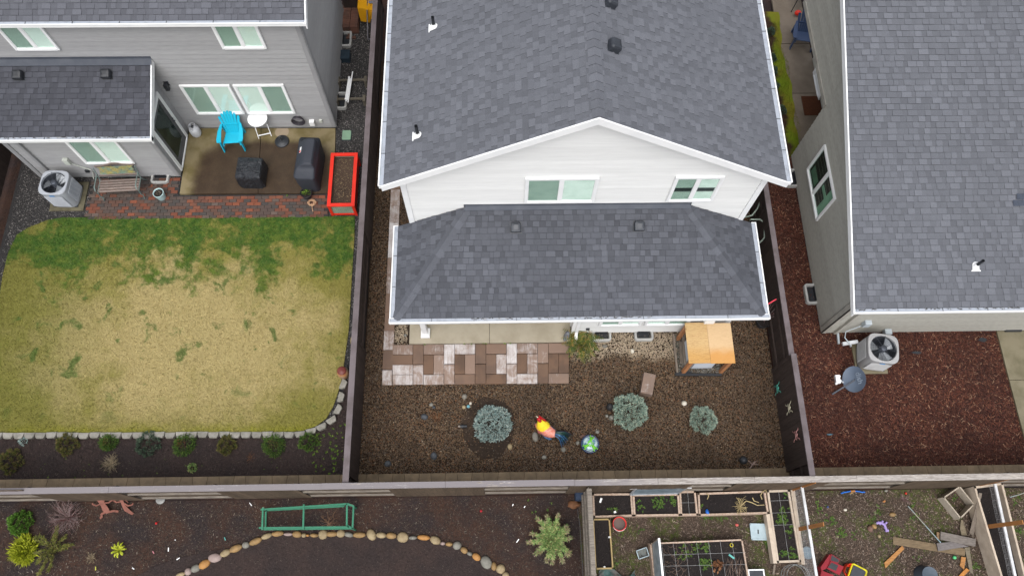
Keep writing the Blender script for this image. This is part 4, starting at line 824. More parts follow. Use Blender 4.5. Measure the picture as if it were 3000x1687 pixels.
# long back fence, seen from the near gardens (south face)
FT = 1.72; YFN = 2.24
Fs = thing('fence', 'long brown back fence with a pale weathered cap running across the picture', 'fence', (0, YFN, SY))
def xs_(px): return P(px, 1456, SY).x
secs = [(-120, 195, 0, .12), (195, 432, 1, 0), (432, 695, 0, 0), (695, 918, 1, 0), (918, 1162, 0, 0), (1162, 1422, 1, 0), (1422, 1655, 0, .03), (1655, 1990, 1, 0), (1990, 2110, 0, 0), (2110, 2368, 1, 0), (2368, 2595, 0, 0), (2595, 2845, 1, 0), (2845, 3150, 0, 0)]
capx = [-14.6]
for a_, b_, proud, dz in secs:
    xa3, xb3 = xs_(a_), xs_(b_); n = max(1, round((xb3-xa3)/.142)); w_ = (xb3-xa3)/n; yy = YFN if proud else YFN+.05
    for i in range(n):
        q = MB(); j = random.uniform(-.002, .002); q.box(xa3+i*w_+.002, xa3+(i+1)*w_-.002, yy-.009+j, yy+.009+j, SY+.04, FT+dz-.03); q.build('fence_board', FENCE_S, Fs, True)
    for z in (SY+.28, .95, FT-.10):
        q = MB(); yr = yy-.012 if not proud else yy+.012; q.box(xa3, xb3, (yr-.042) if not proud else yr, yr if not proud else yr+.04, z-.045, z+.045); q.build('rail', FENCE_RAIL, Fs, True)
    q = MB(); q.box(xa3-.045, xa3+.045, YFN+.06, YFN+.15, SY, FT-.03); q.build('fence_post', FENCE_S, Fs, True)
cx = [-14.4, xs_(118), xs_(420), xs_(990), xs_(1320), xs_(1665), xs_(1890), xs_(2150), xs_(2425), xs_(2895), 15]
for i in range(len(cx)-1):
    dz = .13 if i == 0 else (.035 if i in (3, 4) else 0); q = MB(); y_ = YFN+.045; q.box(cx[i]+.003, cx[i+1]-.003, y_-.07, y_+.07, FT+dz-.03, FT+dz+.01); q.build('fence_cap', FENCE_W, Fs, True)
# divider between the near gardens
Xd = P(1712, 1560, SY).x
Fd = thing('fence', 'pale weathered fence running toward the viewer beside the raised beds', 'fence', (Xd, .8, SY))
n = 24
for i in range(n): q = MB(); y_ = -1.2+i*.142; q.box(Xd-.02, Xd-.002, y_+.002, y_+.14, SY+.04, 1.50); q.build('fence_board', FENCE_RAIL, Fd, True)
for z in (SY+.3, .8, 1.36): q = MB(); q.box(Xd-.062, Xd-.0215, -1.2, 2.17, z-.045, z+.045); q.build('rail', FENCE_RAIL, Fd, True)
q = MB(); q.box(Xd-.055, Xd+.055, -1.2, 2.17, 1.50, 1.54); q.build('fence_cap', FENCE_RAIL, Fd, True)
# cap stones inside the back fence
CAPST = mat('cap_stone', (.25, .185, .115), (.185, .138, .088), sc=5, rough=.85, rv=.10, bump=.5, bsc=90)
Wc = thing('stone_row', 'row of tan wedge-shaped cap stones lying along the inside of the back fence', 'stone edging', (0, 2.55, 0)); x = -14.2; k = 0
while x < 15:
    wd = .36 if k % 2 == 0 else .29; s1, s2 = (.0, .05) if k % 2 == 0 else (.05, 0); nx = x+(.335)
    q = MB(); dz = random.uniform(-.004, .004); t = .028
    q.prism([(x+(t if k % 2 else -t)+.004, 2.34), (nx-(t if k % 2 else -t)*1-.004 if False else nx+(-t if k % 2 else t)-.004, 2.34), (nx+(t if k % 2 else -t)-.004, 2.78), (x+(-t if k % 2 else t)+.004, 2.78)], -.02, .075+dz)
    q.build('cap_stone', CAPST, Wc, True); x = nx; k += 1
# edging blocks
EDG = mat('edging_block', (.30, .285, .25), (.20, .19, .16), sc=7, rough=.85, rv=.14, bump=.6, bsc=60)
We = thing('block_edging', 'row of grey trapezoid concrete blocks edging the lawn and its curved corner', 'garden edging', (-8, 3.4, 0))
def edge_block(c, an, s=1.0):
    co, si = math.cos(an), math.sin(an); q = MB(); pts = []
    for x, y in ((-.138, .07), (.138, .07), (.128, -.01), (.088, -.085), (-.088, -.085), (-.128, -.01)): pts.append((c.x+(x*co-y*si)*s, c.y+(x*si+y*co)*s))
    h = .105+random.uniform(-.008, .008); q.prism(pts[::-1], -.02, h-.012); ctr = Vector((sum(p[0] for p in pts)/6, sum(p[1] for p in pts)/6)); ins = [ctr+(Vector(p)-ctr)*.93 for p in pts]
    b = len(q.v); q.v += [(p[0], p[1], h-.012) for p in pts]+[(p[0], p[1], h) for p in ins]; q.f += [(b+i, b+6+i, b+6+(i+1) % 6, b+(i+1) % 6) for i in range(6)]+[tuple(range(b+11, b+5, -1))]; q.sm += [False]*7
    q.build('edging_block', EDG, We, True)
for i in range(28):
    p = zE(-28+i*94.3, 222-i*.35, .1); p.y += random.uniform(-.012, .012); edge_block(p, random.uniform(-.05, .05))
for x, y, an in ((530, 210, .08), (628, 184, .22), (718, 146, .42), (806, 88, .62)): edge_block(zF(x, y, .1), an)
zS = Z(940, 880, 2.415)
for x, y, an in ((120, 768, 1.15), (140, 682, 1.4), (157, 590, 1.25)): edge_block(zS(x, y, .1), an)
# ------------------------------------------------------------------ plants
def m_leaf(name, stops, rough=.7):
    a = NT(name); r = a.rnd(); return a.done(a.ramp(r, stops), rough, None, spec=.25)
LF = dict(spruce=m_leaf('spruce_needles', [(0, (.14, .22, .22)), (.35, (.28, .39, .37)), (.75, (.43, .53, .49)), (1, (.62, .64, .57))]),
          spruce2=m_leaf('spruce_needles_green', [(0, (.13, .22, .19)), (.5, (.31, .42, .35)), (1, (.58, .62, .48))]),
          fern=m_leaf('fern_leaf', [(0, (.035, .07, .012)), (.45, (.075, .115, .018)), (.75, (.16, .16, .025)), (1, (.34, .20, .05))]),
          green=m_leaf('green_leaf', [(0, (.04, .09, .025)), (.5, (.08, .155, .03)), (1, (.15, .21, .04))]),
          heath=m_leaf('heath_leaf', [(0, (.065, .10, .022)), (.4, (.12, .145, .03)), (.7, (.16, .11, .05)), (1, (.22, .17, .06))]),
          olive=m_leaf('olive_leaf', [(0, (.08, .10, .02)), (.5, (.14, .155, .03)), (1, (.23, .19, .06))]),
          lime=m_leaf('lime_leaf', [(0, (.17, .21, .012)), (.5, (.33, .37, .02)), (1, (.50, .52, .05))]),
          juni=m_leaf('juniper_leaf', [(0, (.13, .23, .07)), (.4, (.22, .38, .11)), (.7, (.36, .45, .19)), (1, (.58, .50, .22))]),
          green2=m_leaf('fresh_leaf', [(0, (.05, .13, .02)), (.5, (.10, .22, .03)), (1, (.17, .28, .05))]),
          blue=m_leaf('bluegreen_leaf', [(0, (.04, .07, .045)), (.6, (.08, .12, .08)), (1, (.13, .17, .11))]),
          straw=m_leaf('dry_twigs', [(0, (.22, .17, .10)), (.5, (.34, .27, .17)), (1, (.48, .40, .28))]),
          redtwig=m_leaf('red_twigs', [(0, (.16, .05, .05)), (.4, (.24, .16, .15)), (1, (.34, .27, .26))]),
          weed=m_leaf('weed_leaf', [(0, (.05, .11, .015)), (.5, (.11, .20, .02)), (1, (.20, .28, .04))]),
          brown=m_leaf('brown_leaf', [(0, (.12, .055, .03)), (1, (.26, .12, .05))]))
STEM = mat('stem_bark', (.08, .055, .04), sc=9)
def tri(q, a, d, L, wd, up=None):
    """narrow leaf from a along d"""
    sd = d.cross(Vector((random.gauss(0, 1), random.gauss(0, 1), random.gauss(0, 1)))).normalized()*wd
    q.add([a-sd*.3, a+sd*.3, a+d*L*.5+sd, a+d*L, a+d*L*.5-sd], [(0, 1, 2, 3, 4)])
def bush(name, label, cat, c, r, h, m, n=900, L=.06, wd=.012, group=None, lob=.12, seed=0, flat=1.0, stem=True, centre=None, clumps=0):
    rr = random.Random(seed); random.seed(seed+50); T = thing(name, label, cat, c, group=group); q = MB(); lobes = [(rr.uniform(0, 6.28), rr.uniform(.2, 1.4), rr.uniform(.10, .24)) for _ in range(9)]
    q2 = MB(); cl = []
    for i in range(clumps):
        ph = i*2.39996; cz = 1-(i+.5)/clumps*1.02; s_ = math.sqrt(max(0, 1-cz*cz)); cl.append((Vector((s_*math.cos(ph)*r, s_*math.sin(ph)*r, max(.06, cz)*h))*rr.uniform(.76, .94), r*rr.uniform(.20, .30)))
    for i in range(n if clumps else 0):
        cc_, cr = cl[i % clumps]; d = Vector((rr.gauss(0, 1), rr.gauss(0, 1), abs(rr.gauss(0, 1)))).normalized(); o_ = cc_.normalized(); d = (d+o_*.55).normalized()
        p = cc_+d*cr*rr.uniform(.55, 1.0); p.z = max(.01, p.z); dd = (d+o_*.5+Vector((rr.gauss(0, .25), rr.gauss(0, .25), .2))).normalized()
        tri(q, p, dd, L*rr.uniform(.6, 1.3), wd*rr.uniform(.7, 1.3)); tri(q, p, (dd+Vector((rr.gauss(0, .6), rr.gauss(0, .6), rr.gauss(0, .3)))).normalized(), L*rr.uniform(.5, 1), wd)
    for i in range(0 if clumps else n):
        ph = rr.uniform(0, 6.283); th = math.acos(rr.uniform(-.05, 1)); d = Vector((math.sin(th)*math.cos(ph), math.sin(th)*math.sin(ph), math.cos(th)))
        k = 1.0
        for lp, lt, la in lobes:
            ld = Vector((math.sin(lt)*math.cos(lp), math.sin(lt)*math.sin(lp), math.cos(lt))); k += la*max(0, (d.dot(ld)-.8)/.2)
        rad = k*(1-lob*2*abs(rr.gauss(0, .5)))*(rr.uniform(.75, 1) if rr.random() < .6 else 1)
        p = Vector((d.x*r*rad, d.y*r*rad, max(.01, d.z*h*rad))); dd = (d+Vector((rr.gauss(0, .45), rr.gauss(0, .45), rr.uniform(0, .6)))).normalized()
        Q = q2 if centre and (p.xy.length < r*.42 and rr.random() < .6) else q
        tri(Q, p, dd, L*rr.uniform(.6, 1.3), wd*rr.uniform(.7, 1.3)); tri(Q, p, (dd+Vector((rr.gauss(0, .5), rr.gauss(0, .5), rr.gauss(0, .3)))).normalized(), L*rr.uniform(.5, 1), wd)
    q.build('foliage', m, T)
    if q2.v: q2.build('dry_centre', centre, T, kind='stuff')
    if stem:
        s = MB(); s.tube([(0, 0, -.02), (.01, 0, h*.5)], .02, 6)
        for i in range(7): t = i*.9; s.tube([(0, 0, h*.12), (math.cos(t)*r*.45, math.sin(t)*r*.45, h*.5)], .007, 5)
        s.build('stem', STEM, T)
    return T
def arms(name, label, cat, c, arms_, m, L=.06, wd=.008, dens=60, group=None, seed=0, tipm=None, h=.25, stemm=None, spread=.5):
    """sprawling conifer: arms_ = (angle, length) each dressed with sprigs"""
    rr = random.Random(seed); random.seed(seed); T = thing(name, label, cat, c, group=group); q = MB(); s = MB(); t_ = MB()
    for an, ln in arms_:
        pts = []; bend = rr.uniform(-.35, .35)
        for k in range(6): u = k/5; a = an+bend*u; pts.append(Vector((math.cos(a)*ln*u, math.sin(a)*ln*u, .05+h*math.sin(min(1, u*1.15)*2.2)*(.7+.3*rr.random()))))
        s.tube(pts, .010, 5, r2=.004)
        for i in range(int(dens*ln*2)):
            u = rr.random()**.8*.999; k = int(u*5); p = pts[k].lerp(pts[k+1], u*5-k); d = (pts[k+1]-pts[k]).normalized()
            dd = (d*rr.uniform(.4, 1.1)+Vector((rr.gauss(0, spread), rr.gauss(0, spread), rr.gauss(.15, .35)))).normalized(); tri(t_ if tipm and u > .8 and rr.random() < .7 else q, p, dd, L*rr.uniform(.6, 1.4), wd)
    q.build('foliage', m, T); s.build('branches', stemm or STEM, T)
    if t_.v: t_.build('branch_tips', tipm, T)
    return T
def twigs(name, label, cat, c, r, h, m, n=60, rad=.004, seed=0, fork=3, group=None):
    rr = random.Random(seed); T = thing(name, label, cat, c, group=group); q = MB()
    for i in range(n):
        a = rr.uniform(0, 6.28); ln = r*rr.uniform(.4, 1.05); z = h*rr.uniform(.2, 1)
        p0 = Vector((rr.gauss(0, .02), rr.gauss(0, .02), 0)); p1 = Vector((math.cos(a)*ln*.5, math.sin(a)*ln*.5, z*.75)); p2 = Vector((math.cos(a+rr.gauss(0, .2))*ln, math.sin(a+rr.gauss(0, .2))*ln, z))
        q.tube([p0, p1, p2], rad, 4, False, r2=rad*.5)
        for k in range(fork): s = p1.lerp(p2, rr.random()); q.tube([s, s+Vector((math.cos(a+rr.gauss(0, .8)), math.sin(a+rr.gauss(0, .8)), rr.uniform(-.1, .5)))*ln*rr.uniform(.2, .4)], rad*.6, 3, False)
    q.build('twigs', m, T); s = MB(); s.tube([(0, 0, -.02), (0, 0, h*.15)], .02, 6); s.build('stem', STEM, T); return T
def fern(name, label, c, r, n, m, seed=0, h=.3, wd=.05):
    rr = random.Random(seed); T = thing(name, label, 'fern', c)
    for i in range(n):
        q = MB(); a = i*6.283/n*1.0+rr.uniform(-.2, .2); ln = r*rr.uniform(.65, 1.1); hh = h*rr.uniform(.7, 1.2); K = 12; pts = []
        for k in range(K+1): u = k/K; aa = a+.25*u*u*rr.choice((-1, 1))*0; pts.append(Vector((math.cos(a)*ln*u, math.sin(a)*ln*u, .03+hh*math.sin(u*2.5))))
        sd = Vector((-math.sin(a), math.cos(a), 0))
        for k in range(1, K):
            w_ = wd*math.sin(math.pi*(k+.5)/(K+1))**.6*1.3; d = (pts[k+1]-pts[k-1]).normalized()
            for s in (-1, 1): e = pts[k]+(sd*s+d*.35).normalized()*w_*rr.uniform(.8, 1.15)-Vector((0, 0, w_*.25)); q.add([pts[k]-d*.008, pts[k]+d*.010, e+d*.004, e-d*.006], [(0, 1, 2, 3)])
        for k in range(K): q.add([pts[k]-sd*.003, pts[k]+sd*.003, pts[k+1]+sd*.002, pts[k+1]-sd*.002], [(0, 1, 2, 3)])
        q.build('frond', m, T)
    return T
# blue-grey dwarf spruces
GS = 'dwarf blue spruces on the pebble yard'
bush('spruce_shrub', 'largest blue-grey dwarf spruce, standing on the bare soil patch', 'shrub', P(1442, 1244), .46, .55, LF['spruce'], 3600, .045, .012, GS, seed=1, clumps=44)
bush('spruce_shrub', 'blue-grey dwarf spruce below the brown paver block', 'shrub', P(1843, 1207), .44, .46, LF['spruce2'], 3200, .045, .012, GS, seed=2, clumps=38)
bush('spruce_shrub', 'smallest blue-grey dwarf spruce, nearest the right fence', 'shrub', P(2056, 1232), .33, .38, LF['spruce2'], 2200, .040, .011, GS, seed=3, clumps=28)
fern('fern', 'green and yellowing fern at the corner of the porch slab', P(1702, 1010), .60, 34, LF['fern'], 4, .26, .062)
# shrubs in the narrow bed behind the lawn
GB = 'low shrubs in the bed behind the lawn'
for i, (x, y, r, m, lab, cen) in enumerate(((118, 445, 95, 'heath', 'round brown-green heath shrub at the left end of the bed, nearest the fence', None), (600, 300, 88, 'heath', 'brown-green shrub spilling over the edging, first from the left', None), (958, 290, 66, 'green', 'small green and brown shrub between two larger ones under the edging', LF['heath']),
        (1300, 300, 100, 'blue', 'dark blue-green trailing shrub hanging over the edging blocks', None), (1615, 305, 92, 'green', 'green shrub with a bare orange-brown centre at the edging', LF['brown']), (1985, 310, 75, 'heath', 'brownish round shrub midway along the edging', None), (2395, 315, 92, 'green', 'bright green shrub with a reddish middle beside the edging', LF['heath']))):
    c = zE(x, y, .0); bush('low_shrub', lab, 'shrub', c, r/2.975*.0092, .22, LF[m], 1000, .055, .008, GB, seed=10+i, centre=cen, lob=.2, clumps=0 if cen else 16)
bush('low_shrub', 'dense green shrub at the right end of the bed by the curved edging', 'shrub', zF(615, 278), .24, .24, LF['green'], 1000, .05, .008, GB, seed=20, clumps=16)
twigs('dry_grass_clump', 'pale straw-coloured dry twiggy clump in the dark bed', 'dry plant', zE(975, 475), .24, .16, LF['straw'], 90, .0035, 3, 3)
bush('variegated_shrub', 'tiny cream and green variegated shrub in the dark bed', 'shrub', zE(1683, 508), .11, .15, LF['juni'], 260, .035, .01, seed=31)
bush('silver_plant', 'small silvery plant just below the edging blocks at the left', 'plant', zE(207, 275), .11, .08, LF['spruce'], 160, .035, .01, seed=32, stem=False)
twigs('withered_plant', 'small withered orange-brown plant on the dark bed', 'dry plant', zE(2190, 420), .13, .05, LF['brown'], 24, .003, 5, 2)
twigs('withered_plant', 'sprawling reddish dried plant among the pebbles left of the soil patch', 'dry plant', zJ(665, 935), .17, .05, LF['brown'], 40, .0035, 6, 3)
# near garden
bush('globe_shrub', 'bright green rounded shrub at the left, near the back fence', 'shrub', zE(203, 990, SY), .29, .34, LF['green2'], 1900, .045, .012, seed=33, clumps=26)
bush('golden_conifer', 'vivid yellow-green feathery conifer at the lower left', 'shrub', zE(222, 1222, SY), .28, .20, LF['lime'], 1000, .14, .010, seed=34, lob=.35)
arms('juniper', 'sprawling olive-green juniper between the golden conifer and a bare bush', 'shrub', zE(500, 1215, SY), [(2.6, .55), (2.2, .5), (1.7, .5), (1.3, .45), (.7, .4), (.3, .5), (-.2, .35), (3.2, .4), (-2.2, .45), (-1.7, .62), (-1.2, .5), (3.6, .4)], LF['olive'], .07, .007, 230, seed=35)
twigs('twig_bush', 'leafless reddish-grey twiggy bush above the olive juniper', 'bush', zE(612, 940, SY), .42, .45, LF['redtwig'], 110, .0035, 36, 4)
arms('juniper', 'large pale blue-green juniper with buff tips near the dividing fence', 'shrub', zG(450, 915, SY), [(i*.28+random.uniform(-.1, .1), random.uniform(.34, .60)) for i in range(22)]+[(i*.7, .28) for i in range(9)], LF['juni'], .085, .0075, 420, seed=37, tipm=LF['straw'], h=.3)
fern('fern', 'small bright yellow-green sword fern alone on the dark soil', zE(1048, 1222, SY), .20, 15, LF['lime'], 6, .12, .022)
twigs('dry_grass_clump', 'small brown dry tuft beside a pale plant tag', 'dry plant', zE(810, 1290, SY), .15, .2, LF['straw'], 46, .003, 38, 2)
twigs('withered_plant', 'flattened pale dry stems inside the green frame', 'dry plant', zF(775, 995, SY), .32, .05, mat('dry_stem', (.30, .17, .10), sc=5), 26, .004, 39, 2)
# weeds, litter specks
q = MB(); random.seed(5); SY_ = SY+.01
def rosette(q, c, r):
    for k in range(9): a = random.uniform(0, 6.28); d = Vector((math.cos(a), math.sin(a), random.uniform(.1, .5))).normalized(); tri(q, Vector(c), d, r*random.uniform(.6, 1.1), r*.22)
for i in range(70): x = random.uniform(640, 930); y = random.uniform(120, 590); (rosette(q, zF(x, y, .02), random.uniform(.03, .055)) if x < 940-(y-120)*.02 else None)
for i in range(26): rosette(q, zE(random.uniform(300, 2450), random.uniform(420, 590), .02), random.uniform(.015, .03))
for x, y in ((960, 305), (565, 310), (905, 304), (1290, 300), (1060, 300), (1085, 302), (1240, 303)): rosette(q, zJ(x, y+4, .06), .05)
for x, y in ((235, 918), (760, 912), (1110, 912), (1170, 938), (960, 908)): rosette(q, zD(x, y, .06), .045)
tag(solo(q, 'weeds', LF['weed'], '', 'weeds'), 'small bright green weeds sprouting in the bed and along slab joints', 'weeds', kind='stuff')
q = MB()
for x, y, r, n in ((1500, 520, 70, 12), (1720, 480, 100, 44), (1870, 460, 60, 18), (1860, 410, 40, 6), (1140, 580, 40, 5), (1215, 570, 40, 6), (205, 450, 20, 1), (465, 480, 20, 1), (415, 575, 24, 2), (230, 595, 18, 1), (275, 590, 18, 1), (2200, 515, 40, 3), (2150, 980, 70, 26), (2250, 1010, 60, 18), (2240, 1190, 80, 44), (2040, 1050, 90, 16), (1980, 975, 50, 6), (1960, 1100, 70, 8), (1500, 800, 90, 5), (1270, 850, 50, 5), (1210, 1190, 50, 6), (2290, 660, 60, 8), (2470, 655, 50, 5)):
    inb = (x > 925 and y < 640) or (x < 1170 and x > 940 and y > 660) or (x > 1900 and y > 900)
    for k in range(n): a = random.uniform(0, 6.28); d = random.uniform(0, r); rosette(q, zG(x+math.cos(a)*d, y+math.sin(a)*d, .165 if inb else SY_), .045)
for x, y, r, n in ((1240, 740, 80, 36), (1280, 600, 90, 8), (1350, 900, 90, 12), (1290, 1180, 80, 14), (120, 1310, 60, 8), (240, 1110, 70, 8), (480, 720, 60, 6), (1390, 1150, 70, 12), (1060, 1040, 60, 12), (1300, 430, 50, 4), (1400, 1200, 60, 6), (1720, 600, 100, 14), (1880, 740, 70, 12), (2010, 920, 60, 14), (1080, 1000, 60, 8)):
    inb = 1100 < x < 1450
    for k in range(n): a = random.uniform(0, 6.28); d = random.uniform(0, r); rosette(q, zH(x+math.cos(a)*d, y+math.sin(a)*d, .165 if inb else SY_), .05)
for x, y, r, n in ((700, 720, 80, 16), (750, 620, 70, 10), (260, 900, 70, 16), (180, 770, 50, 7), (1170, 560, 50, 10), (1200, 700, 60, 14), (1970, 1310, 60, 12), (1700, 480, 50, 8), (450, 930, 60, 7), (80, 700, 60, 6), (2450, 480, 80, 7), (2520, 880, 60, 12), (1250, 1200, 80, 6)):
    for k in range(n): a = random.uniform(0, 6.28); d = random.uniform(0, r); rosette(q, zI(x+math.cos(a)*d, y+math.sin(a)*d, SY), .05)
tag(solo(q, 'weeds', LF['green'], '', 'weeds'), 'green seedlings and weeds dotted over the raised beds and rough ground', 'weeds', kind='stuff')

# ------------------------------------------------------------------ stones
RC = {k: mat('stone_'+k, c, c2, sc=9, rough=.65, rv=.06, bump=.3, bsc=40) for k, c, c2 in (('tan', (.33, .26, .15), (.24, .18, .10)), ('ochre', (.30, .185, .075), (.21, .14, .065)), ('grey', (.22, .21, .18), (.16, .155, .13)), ('mauve', (.34, .26, .235), (.28, .21, .19)), ('orange', (.42, .21, .065), (.34, .17, .055)), ('white', (.62, .58, .50), (.5, .46, .38)), ('slate', (.085, .095, .105), (.055, .06, .068)), ('flat', (.20, .185, .155), (.14, .13, .11)), ('black', (.02, .02, .022), (.03, .03, .03)), ('red', (.19, .11, .085), (.14, .08, .06)), ('blue', (.18, .42, .48), (.12, .3, .36)))}
Ws = thing('stone_border', 'curving line of rounded ochre and grey stones edging the near soil bed', 'stone border', (-4, 1, SY))
BS = [(-148, 1325, 52, 28, .1, 'tan'), (-85, 1345, 34, 34, 0, 'grey')]
st = [(1575, 1435, 40, 18, .3, 'tan'), (1641, 1408, 27, 30, .2, 'mauve'), (1706, 1380, 40, 30, .4, 'grey'), (1782, 1345, 50, 32, .55, 'orange'), (1874, 1288, 54, 36, 0, 'mauve'), (1965, 1247, 44, 28, .45, 'tan'), (2056, 1207, 54, 28, .4, 'ochre'), (2143, 1177, 31, 26, .1, 'grey'), (2228, 1145, 54, 26, .4, 'ochre'), (2325, 1099, 45, 22, .3, 'tan'), (2422, 1077, 52, 22, .1, 'ochre')]
for x, y, a_, b_, an, k in st: c = zE(x, y, SY+.03); q = MB(); q.blob(c, (a_/2.975*.0093, b_/2.975*.0093, .075), 12, 7, .05, an, seed=x); q.build('stone', RC[k], Ws, True)
st = [(430, 1082, 38, 14, 0, 'mauve'), (507, 1083, 40, 27, -.2, 'ochre'), (567, 1091, 20, 18, 0, 'tan'), (655, 1092, 36, 17, -.1, 'ochre'), (733, 1085, 38, 38, -.5, 'tan'), (808, 1082, 46, 22, 0, 'ochre'), (889, 1076, 35, 32, 0, 'tan'), (958, 1086, 38, 20, -.2, 'grey'), (1050, 1089, 52, 23, 0, 'ochre'), (1155, 1088, 36, 48, .6, 'tan'), (1240, 1091, 42, 24, -.1, 'tan'), (1328, 1096, 44, 26, -.1, 'ochre'), (1428, 1109, 48, 42, -.3, 'tan'), (1515, 1113, 35, 16, 0, 'grey'), (1610, 1111, 54, 22, -.1, 'orange'), (1712, 1136, 46, 32, -.4, 'tan'), (1777, 1162, 20, 15, 0, 'mauve'), (1832, 1169, 30, 18, 0, 'ochre'), (1902, 1181, 36, 32, 0, 'grey'), (1963, 1223, 32, 24, -.6, 'ochre'), (2012, 1252, 24, 16, -.4, 'grey'), (2070, 1280, 38, 26, -.6, 'orange'), (2155, 1328, 42, 54, .6, 'grey'), (2222, 1362, 22, 34, 0, 'ochre'), (2282, 1385, 38, 36, 0, 'tan'), (2325, 1440, 28, 26, 0, 'tan'), (600, 1093, 14, 10, 0, 'orange')]
for x, y, a_, b_, an, k in st: c = zF(x, y, SY+.03); q = MB(); q.blob(c, (a_/2.975*.0093, b_/2.975*.0093, .075), 12, 7, .05, an, seed=x); q.build('stone', RC[k], Ws, True)
def rock(zf, x, y, ra, rb, h, an, k, label, sc, z=0, name='rock', group=None):
    c = zf(x, y, z+h*.4); q = MB(); q.blob((0, 0, 0), (ra/sc*.0091, rb/sc*.0091, h), 12, 7, .045, an, seed=int(x)); o = solo(q, name, RC[k], label, 'rock', (0, 0, 0), group); o.location = c; return o
J = 2.8986
for a in ((901, 757, 24, 24, .06, 0, 'flat', 'round pale grey rock between the pavers and the soil patch'), (618, 825, 19, 17, .05, 0, 'grey', 'round grey rock beside two darker ones left of the soil patch'), (560, 929, 32, 25, .08, -.3, 'slate', 'smooth dark slate rock left of the dried red plant'),
          (640, 1262, 28, 33, .10, .2, 'slate', 'dark oval slate rock standing alone below the fallen lamp'), (248, 1327, 30, 26, .08, .3, 'slate', 'dark slate rock nearest the left fence corner'), (896, 846, 18, 18, .045, 0, 'tan', 'small tan rock next to the turquoise one'), (934, 841, 15, 14, .04, 0, 'blue', 'small turquoise painted rock near the soil patch'),
          (952, 815, 12, 14, .03, 0, 'white', 'tiny cream rock above the turquoise one'), (1502, 1098, 27, 43, .05, .1, 'flat', 'flat oval grey-tan rock below the rooster ornament'), (1577, 1272, 21, 18, .05, 0, 'grey', 'round grey rock below the rooster tail'), (1287, 1183, 21, 25, .05, .2, 'tan', 'cream angular rock at the edge of the soil patch'),
          (1740, 1207, 22, 22, .05, 0, 'grey', 'grey rock under the rooster tail tip'), (1905, 1093, 30, 13, .03, .4, 'red', 'flat reddish rock just above the painted bowl'), (1864, 1150, 18, 18, .04, 0, 'grey', 'round grey rock touching the left side of the painted bowl'), (640, 848, 14, 12, .04, 0, 'slate', 'small dark rock below the round grey one'), (398, 238, 16, 14, .04, 0, 'grey', 'grey rock in the small gravel patch by the porch post')):
    rock(zJ, *a[:8], J)
for a in ((733, 371, 17, 21, .05, 0, 'white', 'white oval rock below the two window wells'), (1173, 814, 24, 22, .06, -.3, 'white', 'larger white rock between the second and smallest spruces'), (540, 845, 31, 32, .14, 0, 'black', 'round black rock left of the middle spruce'), (552, 937, 22, 22, .10, 0, 'grey', 'light grey round rock at the lower left of the middle spruce'),
          (515, 922, 15, 15, .06, 0, 'grey', 'small grey rock just left of the light grey round one'), (498, 330, 26, 17, .04, 0, 'flat', 'flat greenish-grey rock right of the fern'), (1228, 962, 13, 13, .04, 0, 'white', 'small white stone touching the smallest spruce'), (435, 1057, 18, 16, .03, 0, 'grey', 'grey-green stone between the bowl and the middle spruce')):
    rock(zK, *a[:8], J)
rock(zS, 222, 287, 12, 34, .16, 0, 'tan', 'tan rock half hidden behind the left fence cap', 2.415)
o = rock(zI, 920, 670, 40, 28, .06, 0, 'ochre', 'golden rock left of the thin pole on the rough ground', 4.29, SY); rock(zI, 640, 848, 36, 40, .07, .2, 'red', 'brown rock left of the purple toy', 4.29, SY); rock(zI, 755, 940, 20, 22, .04, 0, 'tan', 'small tan rock below the purple toy', 4.29, SY)
rock(zI, 690, 820, 26, 34, .05, .9, 'ochre', 'yellowish rock touching the purple toy', 4.29, SY); rock(zI, 328, 612, 22, 16, .03, 0, 'white', 'white angular stone left of the purple toy', 4.29, SY); rock(zI, 408, 398, 22, 14, .03, .2, 'ochre', 'yellow stone under the toy bow', 4.29, SY); rock(zI, 840, 372, 22, 16, .04, 0, 'grey', 'grey stone beside the foot of the back fence', 4.29, SY)
# black ball, twig
q = MB(); q.blob((0, 0, 0), (.105, .105, .105), 20, 12, 0); o = solo(q, 'garden_ball', BLACKPL, 'matte black garden ball in the lower right corner of the pebble yard', 'ball', (0, 0, 0)); o.location = zK(1675, 1297, .1)
q = MB(); pw = mat('bleached_wood', (.40, .31, .27), (.26, .17, .15), sc=14)
c = zK(1750, 1335, .03)
for d in ((.13, .10), (-.12, -.12), (-.1, .1), (.16, .01), (.06, .08)): q.tube([c, c+Vector((d[0]*.5, d[1]*.6, .03)), c+Vector((d[0], d[1], .02))], .014, 6, r2=.006)
solo(q, 'driftwood', pw, 'pinkish bleached driftwood twig beside the black ball', 'driftwood')

